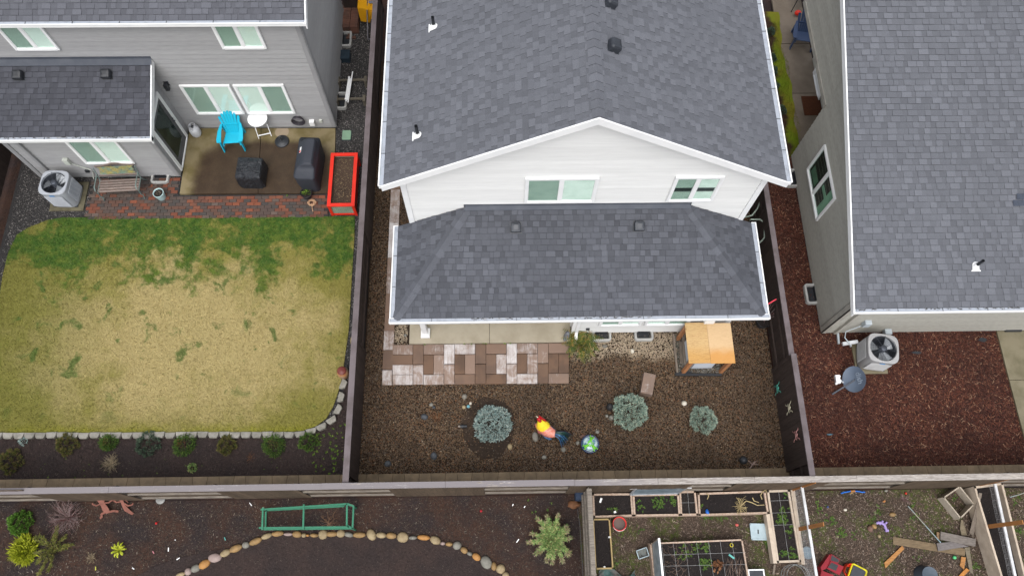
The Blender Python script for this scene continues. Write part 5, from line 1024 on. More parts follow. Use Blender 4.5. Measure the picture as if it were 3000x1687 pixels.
# ------------------------------------------------------------------ air conditioners
ACG = mat('ac_paint', (.37, .39, .42), (.32, .34, .37), sc=3, rough=.45, bump=.05); ACD = mat('ac_dark', (.05, .055, .065), sc=5, rough=.5); ACB = mat('fan_blade', (.30, .32, .34), sc=4, rough=.35, metal=.4); WIRE = mat('wire_grille', (.09, .10, .12), sc=5, rough=.4, metal=.5); LOUV = mat('louvre_shadow', (.12, .125, .14), sc=5)
ACT = mat('ac_paint_tan', (.37, .37, .37), (.33, .33, .33), sc=3, rough=.45, bump=.05)
STK_B = mat('label_blue', (.10, .30, .62), sc=3, bump=0)
def ac_unit(label, c, rz, m, s=.80, h=.80, rot0=0.0, panels=(0, 3)):
    T = thing('air_conditioner', label, 'air conditioner', c, rz); hs = s/2; n = 48
    def rsq(k, hw, r): # rounded square radius at angle
        t = 2*math.pi*k/n; cx_, sy_ = math.cos(t), math.sin(t); p = 4.2; q_ = (abs(cx_)**p+abs(sy_)**p)**(-1/p); return (cx_*q_*hw, sy_*q_*hw)
    q = MB(); rings = [(hs*.97, .03), (hs*.985, .06), (hs*.985, h-.05)]; vs = []
    for hw, z in rings: vs += [(*rsq(k, hw, 0), z) for k in range(n)]
    q.add(vs, [(i*n+k, i*n+(k+1) % n, (i+1)*n+(k+1) % n, (i+1)*n+k) for i in range(2) for k in range(n)], True); q.build('body', m, T)
    q = MB(); R = hs*.87; vs = []
    prof = [(1, h-.055, 0), (1, h-.015, 0), (.97, h, 0)]
    for sc_, z, _ in prof: vs += [(*rsq(k, hs*sc_, 0), z) for k in range(n)]
    for rr_2, z in ((R*1.03, h+.006), (R, h), (R*.99, h-.06)): vs += [(math.cos(2*math.pi*k/n)*rr_2, math.sin(2*math.pi*k/n)*rr_2, z) for k in range(n)]
    q.add(vs, [(i*n+k, i*n+(k+1) % n, (i+1)*n+(k+1) % n, (i+1)*n+k) for i in range(5) for k in range(n)], False); q.build('top_cover', m, T)
    q = MB(); q.lathe([(R*.99, h-.06), (R*.97, .2), (.02, .2)], 32, cap=False); q.build('inner_drum', ACD, T)
    q = MB()
    for k in range(4): q.add([Vector((0, 0, h-.20))]+[Vector((math.cos(rot0+k*math.pi/2+a)*R*.93, math.sin(rot0+k*math.pi/2+a)*R*.93, h-.20+a*.14)) for a in (0, .25, .5, .75)], [(0, 1, 2, 3, 4)]); 
    for k in range(1): pass
    for k in range(3): b = MB(); a0 = rot0+k*2*math.pi/3; b.add([Vector((math.cos(a0+a)*R*rad, math.sin(a0+a)*R*rad, h-.20+a*.12)) for rad in (.14, .95) for a in ((0, .35, .7, 1.05) if rad < .5 else (.15, .5, .85, 1.25))], [(0, 4, 5, 1), (1, 5, 6, 2), (2, 6, 7, 3)]); b.build('fan_blade', ACB, T)
    b = MB(); b.lathe([(.082, h-.2), (.082, h+.025), (.055, h+.035), (.001, h+.036)], 20); b.build('fan_hub', WIRE, T)
    b = MB()
    for rr_2 in (.35, .5, .65, .8, .93): b.tube([(math.cos(t*.3)*R*rr_2, math.sin(t*.3)*R*rr_2, h+.008+.02*(1-rr_2)) for t in range(22)], .0022, 4, False)
    for k in range(8): a = rot0+k*math.pi/4; b.tube([(math.cos(a)*.07, math.sin(a)*.07, h+.022), (math.cos(a)*R*1.02, math.sin(a)*R*1.02, h+.006)], .005, 4, False)
    b.build('wire_grille', WIRE, T)
    for side in panels:
        a = side*math.pi/2; co, si = math.cos(a), math.sin(a)
        pn = MB()
        def L(x, y, z): return (x*co-y*si, x*si+y*co, z)
        for i in range(11):
            z = .13+i*(h-.26)/11; d = hs*.985
            pn.add([L(-hs*.66, -d-.002, z), L(hs*.66, -d-.002, z), L(hs*.66, -d-.016, z+.018), L(-hs*.66, -d-.016, z+.018), L(hs*.66, -d-.002, z+.03), L(-hs*.66, -d-.002, z+.03)], [(0, 1, 2, 3), (3, 2, 4, 5)])
        pn.build('louvre_panel', m, T, kind='stuff'); bkp = MB()
        for i in range(10): z = .165+i*(h-.26)/11; d = hs*.985; bkp.add([L(-hs*.64, -d-.004, z), L(hs*.64, -d-.004, z), L(hs*.64, -d-.004, z+.022), L(-hs*.64, -d-.004, z+.022)], [(0, 1, 2, 3)])
        bkp.build('louvre_gaps', LOUV, T, kind='stuff')
    q = MB(); q.box(-hs*.9, hs*.9, -hs*.9, hs*.9, 0, .035); q.build('base_pan', ACD, T)
    q = MB(); q.box(-.07, .07, -hs-.006, -hs-.001, h-.13, h-.07); q.build('maker_label', STK_B, T); return T
cL = zC(690, 668, .06); ac_unit('light grey air conditioner on a pad beside the weathered bench', Vector((cL.x, cL.y, .05)), -.04, ACG, .78, .82, .4, (0, 1))
q = MB(); q.box(cL.x-.48, cL.x+.50, cL.y-.47, cL.y+.47, -.02, .05); solo(q, 'equipment_pad', mat('mossy_concrete', (.14, .125, .08), (.09, .08, .05), sc=6, rough=.9), 'mossy concrete pad under the light grey air conditioner by the bench', 'concrete pad')
q = MB(); c = zL(870, 425, .06); q.box(c.x-.45, c.x+.40, c.y-.45, c.y+.42, -.02, .05); cR = c; solo(q, 'equipment_pad', DAMP, 'thin concrete pad under the air conditioner on the bark mulch', 'concrete pad')
ac_unit('grey air conditioner on the bark mulch by the tan house wall', Vector((c.x, c.y+.02, .05)), -.16, ACT, .80, .80, 2.2, (0, 3))
PVC = mat('white_pipe', (.62, .64, .66), (.5, .52, .54), sc=6, rough=.5, bump=.05)
def pipe(zf, pts, r, m, name, label, cat, n=8): q = MB(); q.tube([zf(*p) for p in pts], r, n); return solo(q, name, m, label, cat)
q = MB(); a_, b_ = zL(632, 312, .35), zL(760, 292, .35); q.bar(a_, b_, .09, .07); q.bar(zL(700, 305, .3), zL(703, 330, .03), .05, .05); solo(q, 'line_cover', PVC, 'white refrigerant line cover reaching from the tan house air conditioner', 'pipe cover')
q = MB(); q.bar(zL(592, 220, .04), zL(600, 310, .04), .055, .05); solo(q, 'drain_pipe', LV, 'short pale drain extension on the mulch by the tan house corner', 'drain pipe')
# satellite dish lying tilted on the mulch
SB = mat('dish_blue_grey', (.125, .16, .215), (.105, .135, .185), sc=3, rough=.4, spec=.5)
dc = zL(738, 615, .32); T = thing('satellite_dish', 'blue-grey satellite dish with a white receiver head, standing on the bark mulch', 'satellite dish', (dc.x, dc.y, 0))
tilt = Matrix.Rotation(math.radians(-48), 3, 'Y') @ Matrix.Rotation(.08, 3, 'Z'); cen = Vector((0, 0, .34)); q = MB(); n = 32; vs = []
for ring in range(6):
    u = ring/5
    for k in range(n): t = 2*math.pi*k/n; vs.append(cen+tilt @ Vector((math.cos(t)*.31*u, math.sin(t)*.35*u, .075*u*u)))
fs = [(i*n+k, i*n+(k+1) % n, (i+1)*n+(k+1) % n, (i+1)*n+k) for i in range(5) for k in range(n)]; q.add(vs, fs, True)
vs2 = [v-tilt @ Vector((0, 0, .012)) for v in vs]; q.add(vs2, [tuple(reversed(f)) for f in fs], True); e = 5*n; q.add([vs[e+k] for k in range(n)]+[vs2[e+k] for k in range(n)], [(k, n+k, n+(k+1) % n, (k+1) % n) for k in range(n)]); q.build('reflector', SB, T)
q = MB(); ar0 = cen+tilt @ Vector((-.30, 0, .05)); lnb = zL(588, 615, .45)-Vector((dc.x, dc.y, 0)); q.bar(ar0, lnb+Vector((.03, 0, 0)), .035, .03); q.build('feed_arm', PVC, T)
q = MB(); q.box(lnb.x-.05, lnb.x+.06, lnb.y-.10, lnb.y+.12, lnb.z-.04, lnb.z+.05)
for dx, dy in ((.06, .09), (-.05, -.1), (.06, -.02)): q.blob(lnb+Vector((dx, dy, .02)), (.038, .038, .04), 10, 6, 0)
q.build('receiver_head', WHITE, T); q = MB(); q.bar(cen+tilt @ Vector((0, 0, -.02)), zL(545, 738, .02)-Vector((dc.x, dc.y, 0)), .04, .04); q.bar(cen, cen-Vector((0, -.05, .33)), .045, .045); q.build('mast', FLASH, T)
fc = bpy.data.curves.new('lettering_curve', 'FONT'); fc.body = 'dish'; fc.size = .20; fc.align_x = 'CENTER'; fc.align_y = 'CENTER'; fc.extrude = .001; tmp = bpy.data.objects.new('lettering_curve', fc); COL.objects.link(tmp)
lme = bpy.data.meshes.new_from_object(tmp.evaluated_get(bpy.context.evaluated_depsgraph_get())); bpy.data.objects.remove(tmp); fo = bpy.data.objects.new('lettering', lme); COL.objects.link(fo); fo.parent = T
lme.materials.clear(); lme.materials.append(mat('dish_lettering', (.30, .36, .44), sc=3)); fo.matrix_local = Matrix.Translation(cen+tilt @ Vector((.13, 0, .058))) @ (tilt @ Matrix.Rotation(math.radians(-90), 3, 'Z')).to_4x4()
for i, (x, y, w2, d2, lab) in enumerate(((1262, 384, .26, .08, 'dark flat strip of rubber lying right of the tan house air conditioner'), (1822, 275, .26, .12, 'dark crumpled scrap of sheeting near the concrete slab corner'), (525, 1078, .18, .04, 'faded blue plastic strip lying on the lower left mulch'))):
    c = zL(x, y, .035); q = MB(); rr = random.Random(i); ps = [(c.x+math.cos(t)*w2/2*rr.uniform(.8, 1.1), c.y+math.sin(t)*d2/2*rr.uniform(.7, 1.2)) for t in [k*.63 for k in range(10)]]; q.prism(ps, .03, .045); solo(q, 'ground_scrap', BLACKPL if i < 2 else mat('faded_blue', (.08, .16, .20), sc=9), lab, 'scrap')
# ------------------------------------------------------------------ garden furniture
TURQ = mat('turquoise_plastic', (.01, .47, .66), (.01, .43, .61), sc=2, rough=.4, bump=.03, spec=.5); NAVY = mat('navy_plastic', (.045, .075, .155), (.038, .062, .13), sc=2, rough=.45, bump=.03, spec=.5)
def adirondack(label, c, rz, m, s=1.0):
    T = thing('adirondack_chair', label, 'chair', c, rz); T.scale = (s, s, s)
    for i in range(7):                                              # seat slats, front (-y) to back
        u = i/6; y = -.27+u*.46; z = .37-u*.13; q = MB(); q.box(-.25, .25, y, y+.058, z-.012, z+.008); q.build('seat_slat', m, T)
    for i in range(7):                                              # fanned back
        a = (i-3)*.085; q = MB(); x0 = (i-3)*.062; hgt = .74-.020*(i-3)**2; b = Vector((x0, .20, .22)); t = Vector((x0*1.45+math.sin(a)*.10, .20+hgt*.42, .22+hgt)); dx_ = (t-b).normalized(); tip = t+dx_*.03; q.slab([b+Vector((-.030, 0, 0)), b+Vector((.030, 0, 0)), t+Vector((.043, 0, 0)), tip+Vector((.02, 0, 0)), tip-Vector((.02, 0, 0)), t-Vector((.043, 0, 0))], .018, down=(0, 1, -.4))
        q.build('back_slat', m, T)
    q = MB(); q.bar((-.25, .33, .52), (.25, .33, .52), .02, .07, up=(0, 0, 1)); q.build('back_brace', m, T)
    for sx in (-1, 1):
        q = MB(); q.prism([(sx*.27, -.36), (sx*.40, -.36), (sx*.42, -.26), (sx*.40, .05), (sx*.33, .34), (sx*.27, .34), (sx*.285, .05)], .545, .57); q.build('armrest', m, T)
        q = MB(); q.bar((sx*.33, -.33, 0), (sx*.32, -.29, .545), .10, .03, up=(sx, 0, 0)); q.build('leg', m, T)
        q = MB(); q.bar((sx*.262, -.30, .33), (sx*.262, .42, .03), .022, .11, up=(0, 0, 1)); q.build('side_rail', m, T)
        q = MB(); q.bar((sx*.30, .36, 0), (sx*.30, .30, .545), .07, .03, up=(sx, 0, 0)); q.build('leg', m, T)
    return T
adirondack('turquoise plastic adirondack chair on the brown patio', Vector((*zD(655, 400, .08)[:2], .08)), .06, TURQ, .92)
adirondack('dark blue adirondack chair on the shaded walkway by the tan house', Vector((*zM(425, 320, .05)[:2], .05)), -.18, NAVY, .98)
# round white folding table
c = Vector((*zD(940, 292, .08)[:2], .08)); T = thing('folding_table', 'small round white folding table next to the turquoise chair', 'table', c, .25)
q = MB(); q.lathe([(.27, .66), (.29, .672), (.29, .688), (.28, .695), (.001, .695)], 36); q.build('table_top', WHITE, T)
for sx in (-1, 1):
    for sg in (-1, 1): q = MB(); q.bar((sx*.19, -.22*sg, 0), (sx*.17, .20*sg, .66), .03, .018, up=(sx, 0, 0)); q.build('leg', WHITE, T)
q = MB(); q.bar((-.19, -.17, .08), (.19, -.17, .08), .03, .018); q.build('crossbar', WHITE, T); q = MB(); q.bar((-.19, .17, .08), (.19, .17, .08), .03, .018); q.build('crossbar', WHITE, T)
# propane tank
c = Vector((*zD(268, 322, .08)[:2], .08)); T = thing('propane_tank', 'white propane tank standing in the patio corner', 'gas bottle', c, .4); LG = mat('tank_paint', (.55, .56, .58), (.47, .48, .5), sc=6, rough=.4)
q = MB(); q.lathe([(.12, .0), (.125, .03), (.15, .07), (.153, .10), (.153, .26), (.14, .32), (.10, .36), (.04, .375), (.001, .378)], 28); q.build('tank_body', LG, T)
q = MB(); 
for k in range(3): a = k*2.1; q.bar((math.cos(a)*.09, math.sin(a)*.09, .35), (math.cos(a)*.095, math.sin(a)*.095, .44), .05, .012, up=(math.cos(a), math.sin(a), 0))
q.tube([(math.cos(t*.35)*.10, math.sin(t*.35)*.10, .45) for t in range(13)], .012, 6); q.build('collar', LG, T); q = MB(); q.lathe([(.03, .37), (.03, .42), (.045, .425), (.001, .44)], 12); q.build('valve', VENTM, T)
# umbrella base
c = Vector((*zD(1122, 398, .08)[:2], .08)); T = thing('umbrella_base', 'round black parasol base with a short socket tube on the patio', 'parasol base', c)
q = MB(); q.lathe([(.21, 0), (.215, .035), (.19, .06), (.16, .058), (.14, .075), (.06, .085), (.03, .09)], 32); q.build('weight', BLACKPL, T); q = MB(); q.tube([(0, 0, .08), (0, 0, .30)], .027, 12); q.build('socket_tube', mat('grey_metal', (.12, .125, .13), sc=4, rough=.4, metal=.5), T)
# covered cube and covered grill
FAB = NT('black_cover'); v = FAB.scaled((1, 1, .6)); n = FAB.noise(5.5, 4, .6, v, 1.8); COVER = FAB.done((.020, .022, .027), .42, n, 1.0, .09, .5)
FAB2 = NT('charcoal_cover'); COVER2 = FAB2.done(FAB2.mix(FAB2.noise(4), (.028, .032, .042), (.04, .044, .056)), .6, FAB2.noise(5, 4), .4, .03, .4)
def loft(q, rings, m=None):
    n = len(rings[0]); vs = sum([[tuple(p) for p in r] for r in rings], []); q.add(vs, [(i*n+k, i*n+(k+1) % n, (i+1)*n+(k+1) % n, (i+1)*n+k) for i in range(len(rings)-1) for k in range(n)], True); q.add([tuple(p) for p in rings[-1]], [tuple(range(n))])
def rrect(hx, hy, r, z, n=6, cx_=0, cy_=0, wob=0, seed=0):
    rr = random.Random(seed); pts = []
    for qx, qy, a0 in ((1, 1, 0), (-1, 1, 1.5708), (-1, -1, 3.1416), (1, -1, 4.7124)):
        for k in range(n): a = a0+1.5708*k/(n-1); w_ = rr.uniform(-wob, wob); pts.append(Vector((cx_+qx*(hx-r)+math.cos(a)*(r+w_), cy_+qy*(hy-r)+math.sin(a)*(r+w_), z)))
    return pts
c0 = zD(850, 790, .08); T = thing('covered_fire_pit', 'cube-shaped item under a wrinkled black cover on the patio', 'fire pit', Vector((c0.x-.02, c0.y+.10, .08)), -.03)
q = MB(); loft(q, [rrect(.36, .34, .08, .0, wob=.02, seed=1), rrect(.37, .35, .06, .2, wob=.02, seed=2), rrect(.36, .335, .03, .45, wob=.012, seed=3), rrect(.35, .325, .02, .595, wob=.004, seed=4), rrect(.33, .305, .02, .612, seed=5), rrect(.1, .1, .02, .618)]); q.build('cover', COVER, T)
q = MB()
for k in range(10): # raised folds in the cloth top
    a = random.uniform(0, 3.14); p = Vector((random.uniform(-.2, .2), random.uniform(-.18, .18), .612)); d = Vector((math.cos(a), math.sin(a), 0))*random.uniform(.08, .2); q.tube([p-d, p+Vector((0, 0, .012)), p+d], .006, 5, r2=.004)
q.build('folds', COVER, T)
c0 = zD(1430, 740, .08); T = thing('covered_grill', 'tall barbecue grill under a fitted charcoal cover at the patio edge', 'barbecue', Vector((c0.x+.02, c0.y+.10, .08)), -.05)
q = MB(); loft(q, [rrect(.27, .62, .12, .0, wob=.015, seed=6), rrect(.29, .66, .12, .3, wob=.015, seed=7), rrect(.30, .68, .10, .78, wob=.008, seed=8), rrect(.30, .67, .08, .86), rrect(.26, .46, .06, .93, cx_=.02, cy_=.03), rrect(.19, .43, .05, 1.05, cx_=.07, cy_=.05), rrect(.11, .41, .03, 1.15, cx_=.12, cy_=.05), rrect(.09, .39, .02, 1.155, cx_=.12, cy_=.05)]); q.build('cover', COVER2, T)
q = MB(); q.slab([(-.19, .06, .985), (-.19, .24, .985), (-.135, .24, 1.045), (-.135, .06, 1.045)], .008, down=(-.7, 0, .7)); q.build('tag', WHITE, T)
RED = mat('red_paint', (.70, .028, .012), (.62, .025, .012), sc=3, rough=.45, bump=.08, spec=.4)
q = MB(); q.slab([(-.193, .07, .996), (-.193, .12, .996), (-.145, .12, 1.048), (-.145, .07, 1.048)], .006, down=(-.7, 0, .7)); q.build('tag_mark', RED, T)
# red planter
tp = [zD(1570, 1045, .62), zD(1846, 1045, .62), zD(1884, 508, .62), zD(1612, 508, .62)]; cx0 = sum((p.x for p in tp))/4; cy0 = sum((p.y for p in tp))/4
wx = (tp[1].x-tp[0].x+tp[2].x-tp[3].x)/4; wy = (tp[3].y-tp[0].y+tp[2].y-tp[1].y)/4
T = thing('raised_planter', 'bright red wooden planter box full of brown soil at the patio corner', 'planter', (cx0, cy0, 0), math.atan2(-(tp[3].x-tp[0].x), tp[3].y-tp[0].y))
w_ = .10
for nm, b in (('top_rail', (-wx, wx, -wy, -wy+w_)), ('top_rail', (-wx, wx, wy-w_, wy)), ('top_rail', (-wx, -wx+w_, -wy+w_+.002, wy-w_-.002)), ('top_rail', (wx-w_, wx, -wy+w_+.002, wy-w_-.002))): q = MB(); q.box(*b, .585, .62); q.build(nm, RED, T)
for sx in (-1, 1):
    for sy in (-1, 1): q = MB(); x_, y_ = sx*(wx-.05), sy*(wy-.05); q.box(x_-.04, x_+.04, y_-.04, y_+.04, 0, .583); q.build('leg', RED, T)
for sy in (-1, 1): q = MB(); q.box(-wx+.09, wx-.09, sy*(wy-.03)-.012, sy*(wy-.03)+.012, .03, .10); q.build('bottom_rail', RED, T)
GP = mat('corrugated_panel', (.30, .37, .29), (.22, .28, .21), sc=4, rough=.5)
for sx in (-1, 1): q = MB(); q.box(sx*(wx-.045)-.006, sx*(wx-.045)+.006, -wy+.09, wy-.09, .10, .585); q.build('side_panel', RED, T)
for sy in (-1, 1):
    q = MB(); m_ = 22
    for i in range(m_): x_ = -wx+.09+(2*wx-.18)*i/m_; x2 = -wx+.09+(2*wx-.18)*(i+1)/m_; d1, d2 = (.006, -.006) if i % 2 else (-.006, .006); yy = sy*(wy-.05); q.add([(x_, yy+d1, .10), (x2, yy+d2, .10), (x2, yy+d2, .585), (x_, yy+d1, .585)], [(0, 1, 2, 3)])
    q.build('end_panel', GP, T)
q = MB(); q.box(-wx+.055, wx-.055, -wy+.06, wy-.06, .10, .47); q.build('soil', m_soil('planter_soil', (.075, .05, .035), (.05, .034, .025), (.20, .15, .09)), T)
q = MB()
for i in range(500): x_, y_ = random.uniform(-wx+.1, wx-.1), random.uniform(-wy+.1, wy-.1); s_ = random.uniform(.006, .018); q.add([(x_-s_, y_, .472), (x_, y_-s_*.6, .474), (x_+s_, y_, .476), (x_, y_+s_*.6, .486)], [(0, 1, 2, 3)])
q.build('wood_chips', m_bits('planter_chips', [(0, (.08, .05, .03)), (.5, (.16, .11, .06)), (.85, (.26, .2, .11))]), T, kind='stuff')
# pots
PB = mat('pale_blue_glaze', (.42, .56, .56), (.35, .47, .47), sc=5, rough=.35, bump=.02); TER = mat('terracotta', (.36, .14, .06), (.26, .09, .045), sc=7, rough=.8)
def pot(label, c, r, h, m, soilm, rim=.02, cat='plant pot', name='flower_pot', taper=.75):
    T = thing(name, label, cat, c); q = MB(); q.lathe([(r*taper, 0), (r, h), (r, h+.008), (r-rim, h+.008), (r-rim-.003, h-.03)], 28, cap=False); q.lathe([(r*taper, 0), (.001, .0)], 28, cap=False); q.build('pot', m, T); q = MB(); q.lathe([(r-rim-.002, h-.032), (.001, h-.03)], 24, cap=False); q.build('soil', soilm, T); return T
c = zC(1630, 680, .05); T = pot('pale blue glazed pot of soil on the brick path', Vector((c.x, c.y, .05)), .155, .27, PB, SOIL_B)
q = MB()
for k in range(7): a = k*.9; q.tube([(math.cos(a)*.03, math.sin(a)*.03, .24), (math.cos(a)*.08, math.sin(a)*.08, .27)], .004, 4)
q.build('stubble', LF['straw'], T)
c = zD(1375, 935, .08); T = pot('round black wire pot with yellow-green plant in front of the covered grill', Vector((c.x, c.y, .05)), .175, .2, BLACKPL, SOIL_B, .008)
q = MB(); random.seed(9)
for k in range(60): a = random.uniform(0, 6.28); r_ = random.uniform(0, .11); tri(q, Vector((math.cos(a)*r_, math.sin(a)*r_, .18)), Vector((math.cos(a)*.6, math.sin(a)*.6, random.uniform(.3, 1))).normalized(), random.uniform(.04, .09), .012)
q.build('foliage', LF['weed'], T)
q = MB(); c = zD(1422, 1015, .07); rr = random.Random(3)
for k in range(16): a = rr.uniform(0, 6.28); q.tube([c+Vector((math.cos(a+t*.9)*rr.uniform(.05, .15), math.sin(a+t*.9)*rr.uniform(.04, .12), .01+rr.uniform(0, .05))) for t in range(6)], .006, 5, False)
q.tube([c+Vector((.0, -.08, .0)), c+Vector((.03, -.2, .01)), c+Vector((0.05, -.27, 0))], .012, 5)
solo(q, 'rope_tangle', mat('raffia', (.52, .33, .20), (.4, .24, .14), sc=9), 'tangle of tan raffia lying on the bricks below the black pot', 'raffia')
c = zS(168, 525, .0); T = thing('clay_lantern', 'round terracotta lantern pot with a dark red lid at the lawn corner', 'lantern', (c.x, c.y, .0)); q = MB(); q.lathe([(.11, 0), (.135, .05), (.15, .16), (.14, .22), (.155, .25), (.15, .27), (.13, .34), (.10, .37), (.09, .39)], 26); q.build('pot', mat('mottled_clay', (.42, .17, .06), (.36, .27, .18), sc=7, rough=.6), T)
q = MB(); q.lathe([(.115, .39), (.12, .405), (.10, .42), (.001, .44)], 26); q.build('lid', mat('dark_red_glaze', (.18, .045, .035), sc=4, rough=.4), T)
# garden bench
WB = mat('weathered_slat', (.25, .20, .175), (.15, .115, .10), sc=4, rough=.8, rv=.12, bump=.5, stretch=(2, 20, 20)); VG = mat('verdigris_iron', (.17, .23, .215), (.12, .15, .14), sc=6, rough=.6); CAST = mat('cast_fretwork', (.34, .29, .10), (.15, .24, .20), sc=6, rough=.6)
fl, frr = zC(1062, 690, .05), zC(1445, 668, .05); cb = (fl+frr)/2; wb = (frr-fl).length; T = thing('garden_bench', 'weathered wooden slat bench with verdigris iron ends and a fretwork back', 'bench', (cb.x, cb.y+.22, .05), math.atan2(frr.y-fl.y, frr.x-fl.x)); hw = wb/2
for i in range(5): q = MB(); y_ = -.26+i*.088; q.box(-hw-.02, hw+.02, y_, y_+.056, .40-.008*i, .425-.008*i); q.build('seat_slat', WB, T)
def bk(u, z): return Vector((u, .20+(z-.42)*.42, z))
for z in (.50, ): q = MB(); q.bar(bk(-hw, z), bk(hw, z), .025, .07, up=(0, -.2, 1)); q.build('back_slat', WB, T)
q = MB(); N_ = 20; pts = [(-hw+2*hw*i/N_, .80+.07*math.exp(-((i/N_-.5)*4.2)**2)) for i in range(N_+1)]
for i in range(N_): q.bar(bk(*pts[i]), bk(*pts[i+1]), .028, .10, up=(0, -.2, 1))
q.build('top_rail', WB, T)
q = MB(); random.seed(12)
for k in range(190): u = random.uniform(-hw*.82, hw*.82); z = random.uniform(.57, .76); a = random.uniform(0, 3.14); d = Vector((math.cos(a), .28*math.sin(a), math.sin(a)))*.055; q.bar(bk(u, z)-d, bk(u, z)+d, .020, .012, up=(0, -1, 0))
q.build('fretwork', CAST, T)
q = MB(); q.bar(bk(-hw*.9, .56), bk(hw*.9, .56), .02, .02); q.bar(bk(-hw*.9, .765), bk(hw*.9, .765), .02, .02); q.build('fretwork_frame', CAST, T)
for sx in (-1, 1):
    x_ = sx*(hw+.03)
    q = MB(); q.tube([(x_, -.26, .40), (x_, -.30, .25), (x_, -.25, .12), (x_, -.30, 0)], .018, 8); q.build('leg', VG, T); q = MB(); q.tube([(x_, .16, .40), (x_, .22, .2), (x_, .32, 0)], .018, 8); q.build('leg', VG, T)
    q = MB(); q.tube([(x_, .16, .38), (x_, .22, .55), (x_, .30, .82)], .017, 8); q.tube([(x_, -.26, .41), (x_, .16, .38)], .016, 8); q.tube([(x_, -.27, .41), (x_, -.29, .55), (x_, -.22, .63), (x_, .0, .62), (x_, .22, .60)], .016, 8); q.build('end_frame', VG, T)
# hose on reel
hx, hy, hz_ = -7.35+2.02+.0, YL-.02, 0
d_ = ((873-1500)/FPX)*_r-((353-843.5)/FPX)*_u+_f; t_ = (YL-.1)/d_[1]; hx, hz_ = d_[0]*t_, CAMH+d_[2]*t_; T = thing('garden_hose', 'coiled dark hose hanging from a holder on the grey wall', 'hose', (hx, YL-.02, hz_)); HG = mat('hose_rubber', (.045, .04, .05), sc=5, rough=.5)
q = MB(); rr = random.Random(2)
for k in range(6): r_ = .15+k*.009; q.tube([(math.cos(a*.2618)*r_+rr.uniform(-.006, .006), -.04-k*.014, math.sin(a*.2618)*r_-k*.006) for a in range(25)], .010, 6, False)
q.build('hose_coil', HG, T); q = MB(); q.tube([(math.cos(a*.2618)*.11, -.06, math.sin(a*.2618)*.11) for a in range(2, 12)], .03, 8); q.box(-.05, .05, -.05, -.003, -.05, .12); q.build('hose_holder', mat('holder_grey', (.28, .26, .28), sc=4), T)
# green irrigation box
tp = zD(1770, 330, .06); T = thing('irrigation_box', 'pale green plastic irrigation valve box set in the dark gravel', 'valve box', (tp.x, tp.y, 0)); q = MB(); loft(q, [rrect(.155, .18, .04, -.02), rrect(.145, .17, .04, .05)]); q.build('box', ACD, T); q = MB(); loft(q, [rrect(.135, .165, .04, .052), rrect(.135, .165, .04, .068), rrect(.12, .15, .03, .074)]); q.build('lid', mat('green_lid', (.20, .32, .22), (.17, .27, .19), sc=6, rough=.6), T)
# side-yard clutter
q = MB(); c = zQ(52, 765, .06); q.box(c.x-.17, c.x+.17, c.y-.17, c.y+.17, 0, .22); solo(q, 'sump_box', mat('dark_teal', (.02, .035, .05), sc=4), 'dark square box with a pale spot beside the grey house foundation', 'box')
for i, (xx, yy) in enumerate(((140, 1062), (120, 1312))):
    c = zQ(xx, yy, .25); T = thing('stool_bench', ('farther' if i == 0 else 'nearer')+' small wooden stand holding the white pipes', 'wooden stand', (c.x, c.y, 0), .02, 'wooden stands under the white pipes'); gw = mat('grey_stand_%s' % 'ab'[i], (.12, .105, .08), sc=8); q = MB(); q.box(-.40, .40, -.035, .035, .22, .26); q.build('crossbeam', gw, T)
    for sx in (-1, 1): q = MB(); q.box(sx*.42-.045, sx*.42+.045, -.11, .11, 0, .28); q.build('leg', gw, T)
for i, (xa4, ya4, xb4, yb4) in enumerate(((150, 955, 88, 1360), (112, 1020, 62, 1350), (100, 1020, 52, 1325), (126, 1045, 76, 1330))): pipe(zQ, [(xa4, ya4, .30), (xb4, yb4, .30)], .020, WHITE, 'plastic_pipe', ['longest white plastic pipe on the two small stands', 'second white plastic pipe from the left on the stands', 'leftmost white plastic pipe on the stands', 'shortest white plastic pipe, right of the middle on the stands'][i], 'pipe', 8).__setitem__('group', 'white plastic pipes on the stands')
STK = mat('stacked_brick', (.14, .065, .045), (.09, .05, .038), sc=4, rough=.85, rv=.2); c = zQ(145, 300, 0); T = thing('brick_stack', 'stack of reddish bricks in the shade beside the grey house', 'brick stack', (c.x, c.y, 0), .02)
for k in range(5):
    for i in range(2):
        for j in range(9):
            if k == 4 and j > 5: continue
            q = MB(); x_, y_ = -.25+i*.26+random.uniform(-.01, .01), -.46+j*.105; q.box(x_, x_+.24, y_, y_+.095, .0+k*.065, .06+k*.065); q.build('brick', STK, T)
q = MB(); c = zQ(125, 505, .03); q.box(c.x-.14, c.x+.16, c.y-.05, c.y+.05, 0, .06); q.box(c.x-.1, c.x+.02, c.y+.055, c.y+.14, 0, .06); solo(q, 'loose_bricks', STK, 'two loose bricks on the gravel near the stack', 'bricks', kind='stuff')
YEL = mat('yellow_plastic', (.78, .38, .012), (.72, .34, .01), sc=2, rough=.4, bump=.03, spec=.5); c = zQ(385, 215, 0); T = thing('wheelbarrow', 'yellow wheelbarrow tipped against the fence beside the grey house', 'wheelbarrow', (c.x+.05, c.y-.1, 0), 0.0)
q = MB(); lo_ = [(-.10, -.22, .25), (-.10, .42, .25), (.22, .42, .30), (.22, -.22, .30)]; rings = []
for s_, x_, z_ in ((1.0, -.28, .62), (.98, -.26, .60), (.72, .10, .35)): rings.append([Vector((x_+(0 if i in (0, 1) else .0), (y_-.1)*s_+.1, z_+dz)) for i, (y_, dz) in enumerate(((-.38, -.30), (.48, -.30), (.48, .30), (-.38, .30)))])
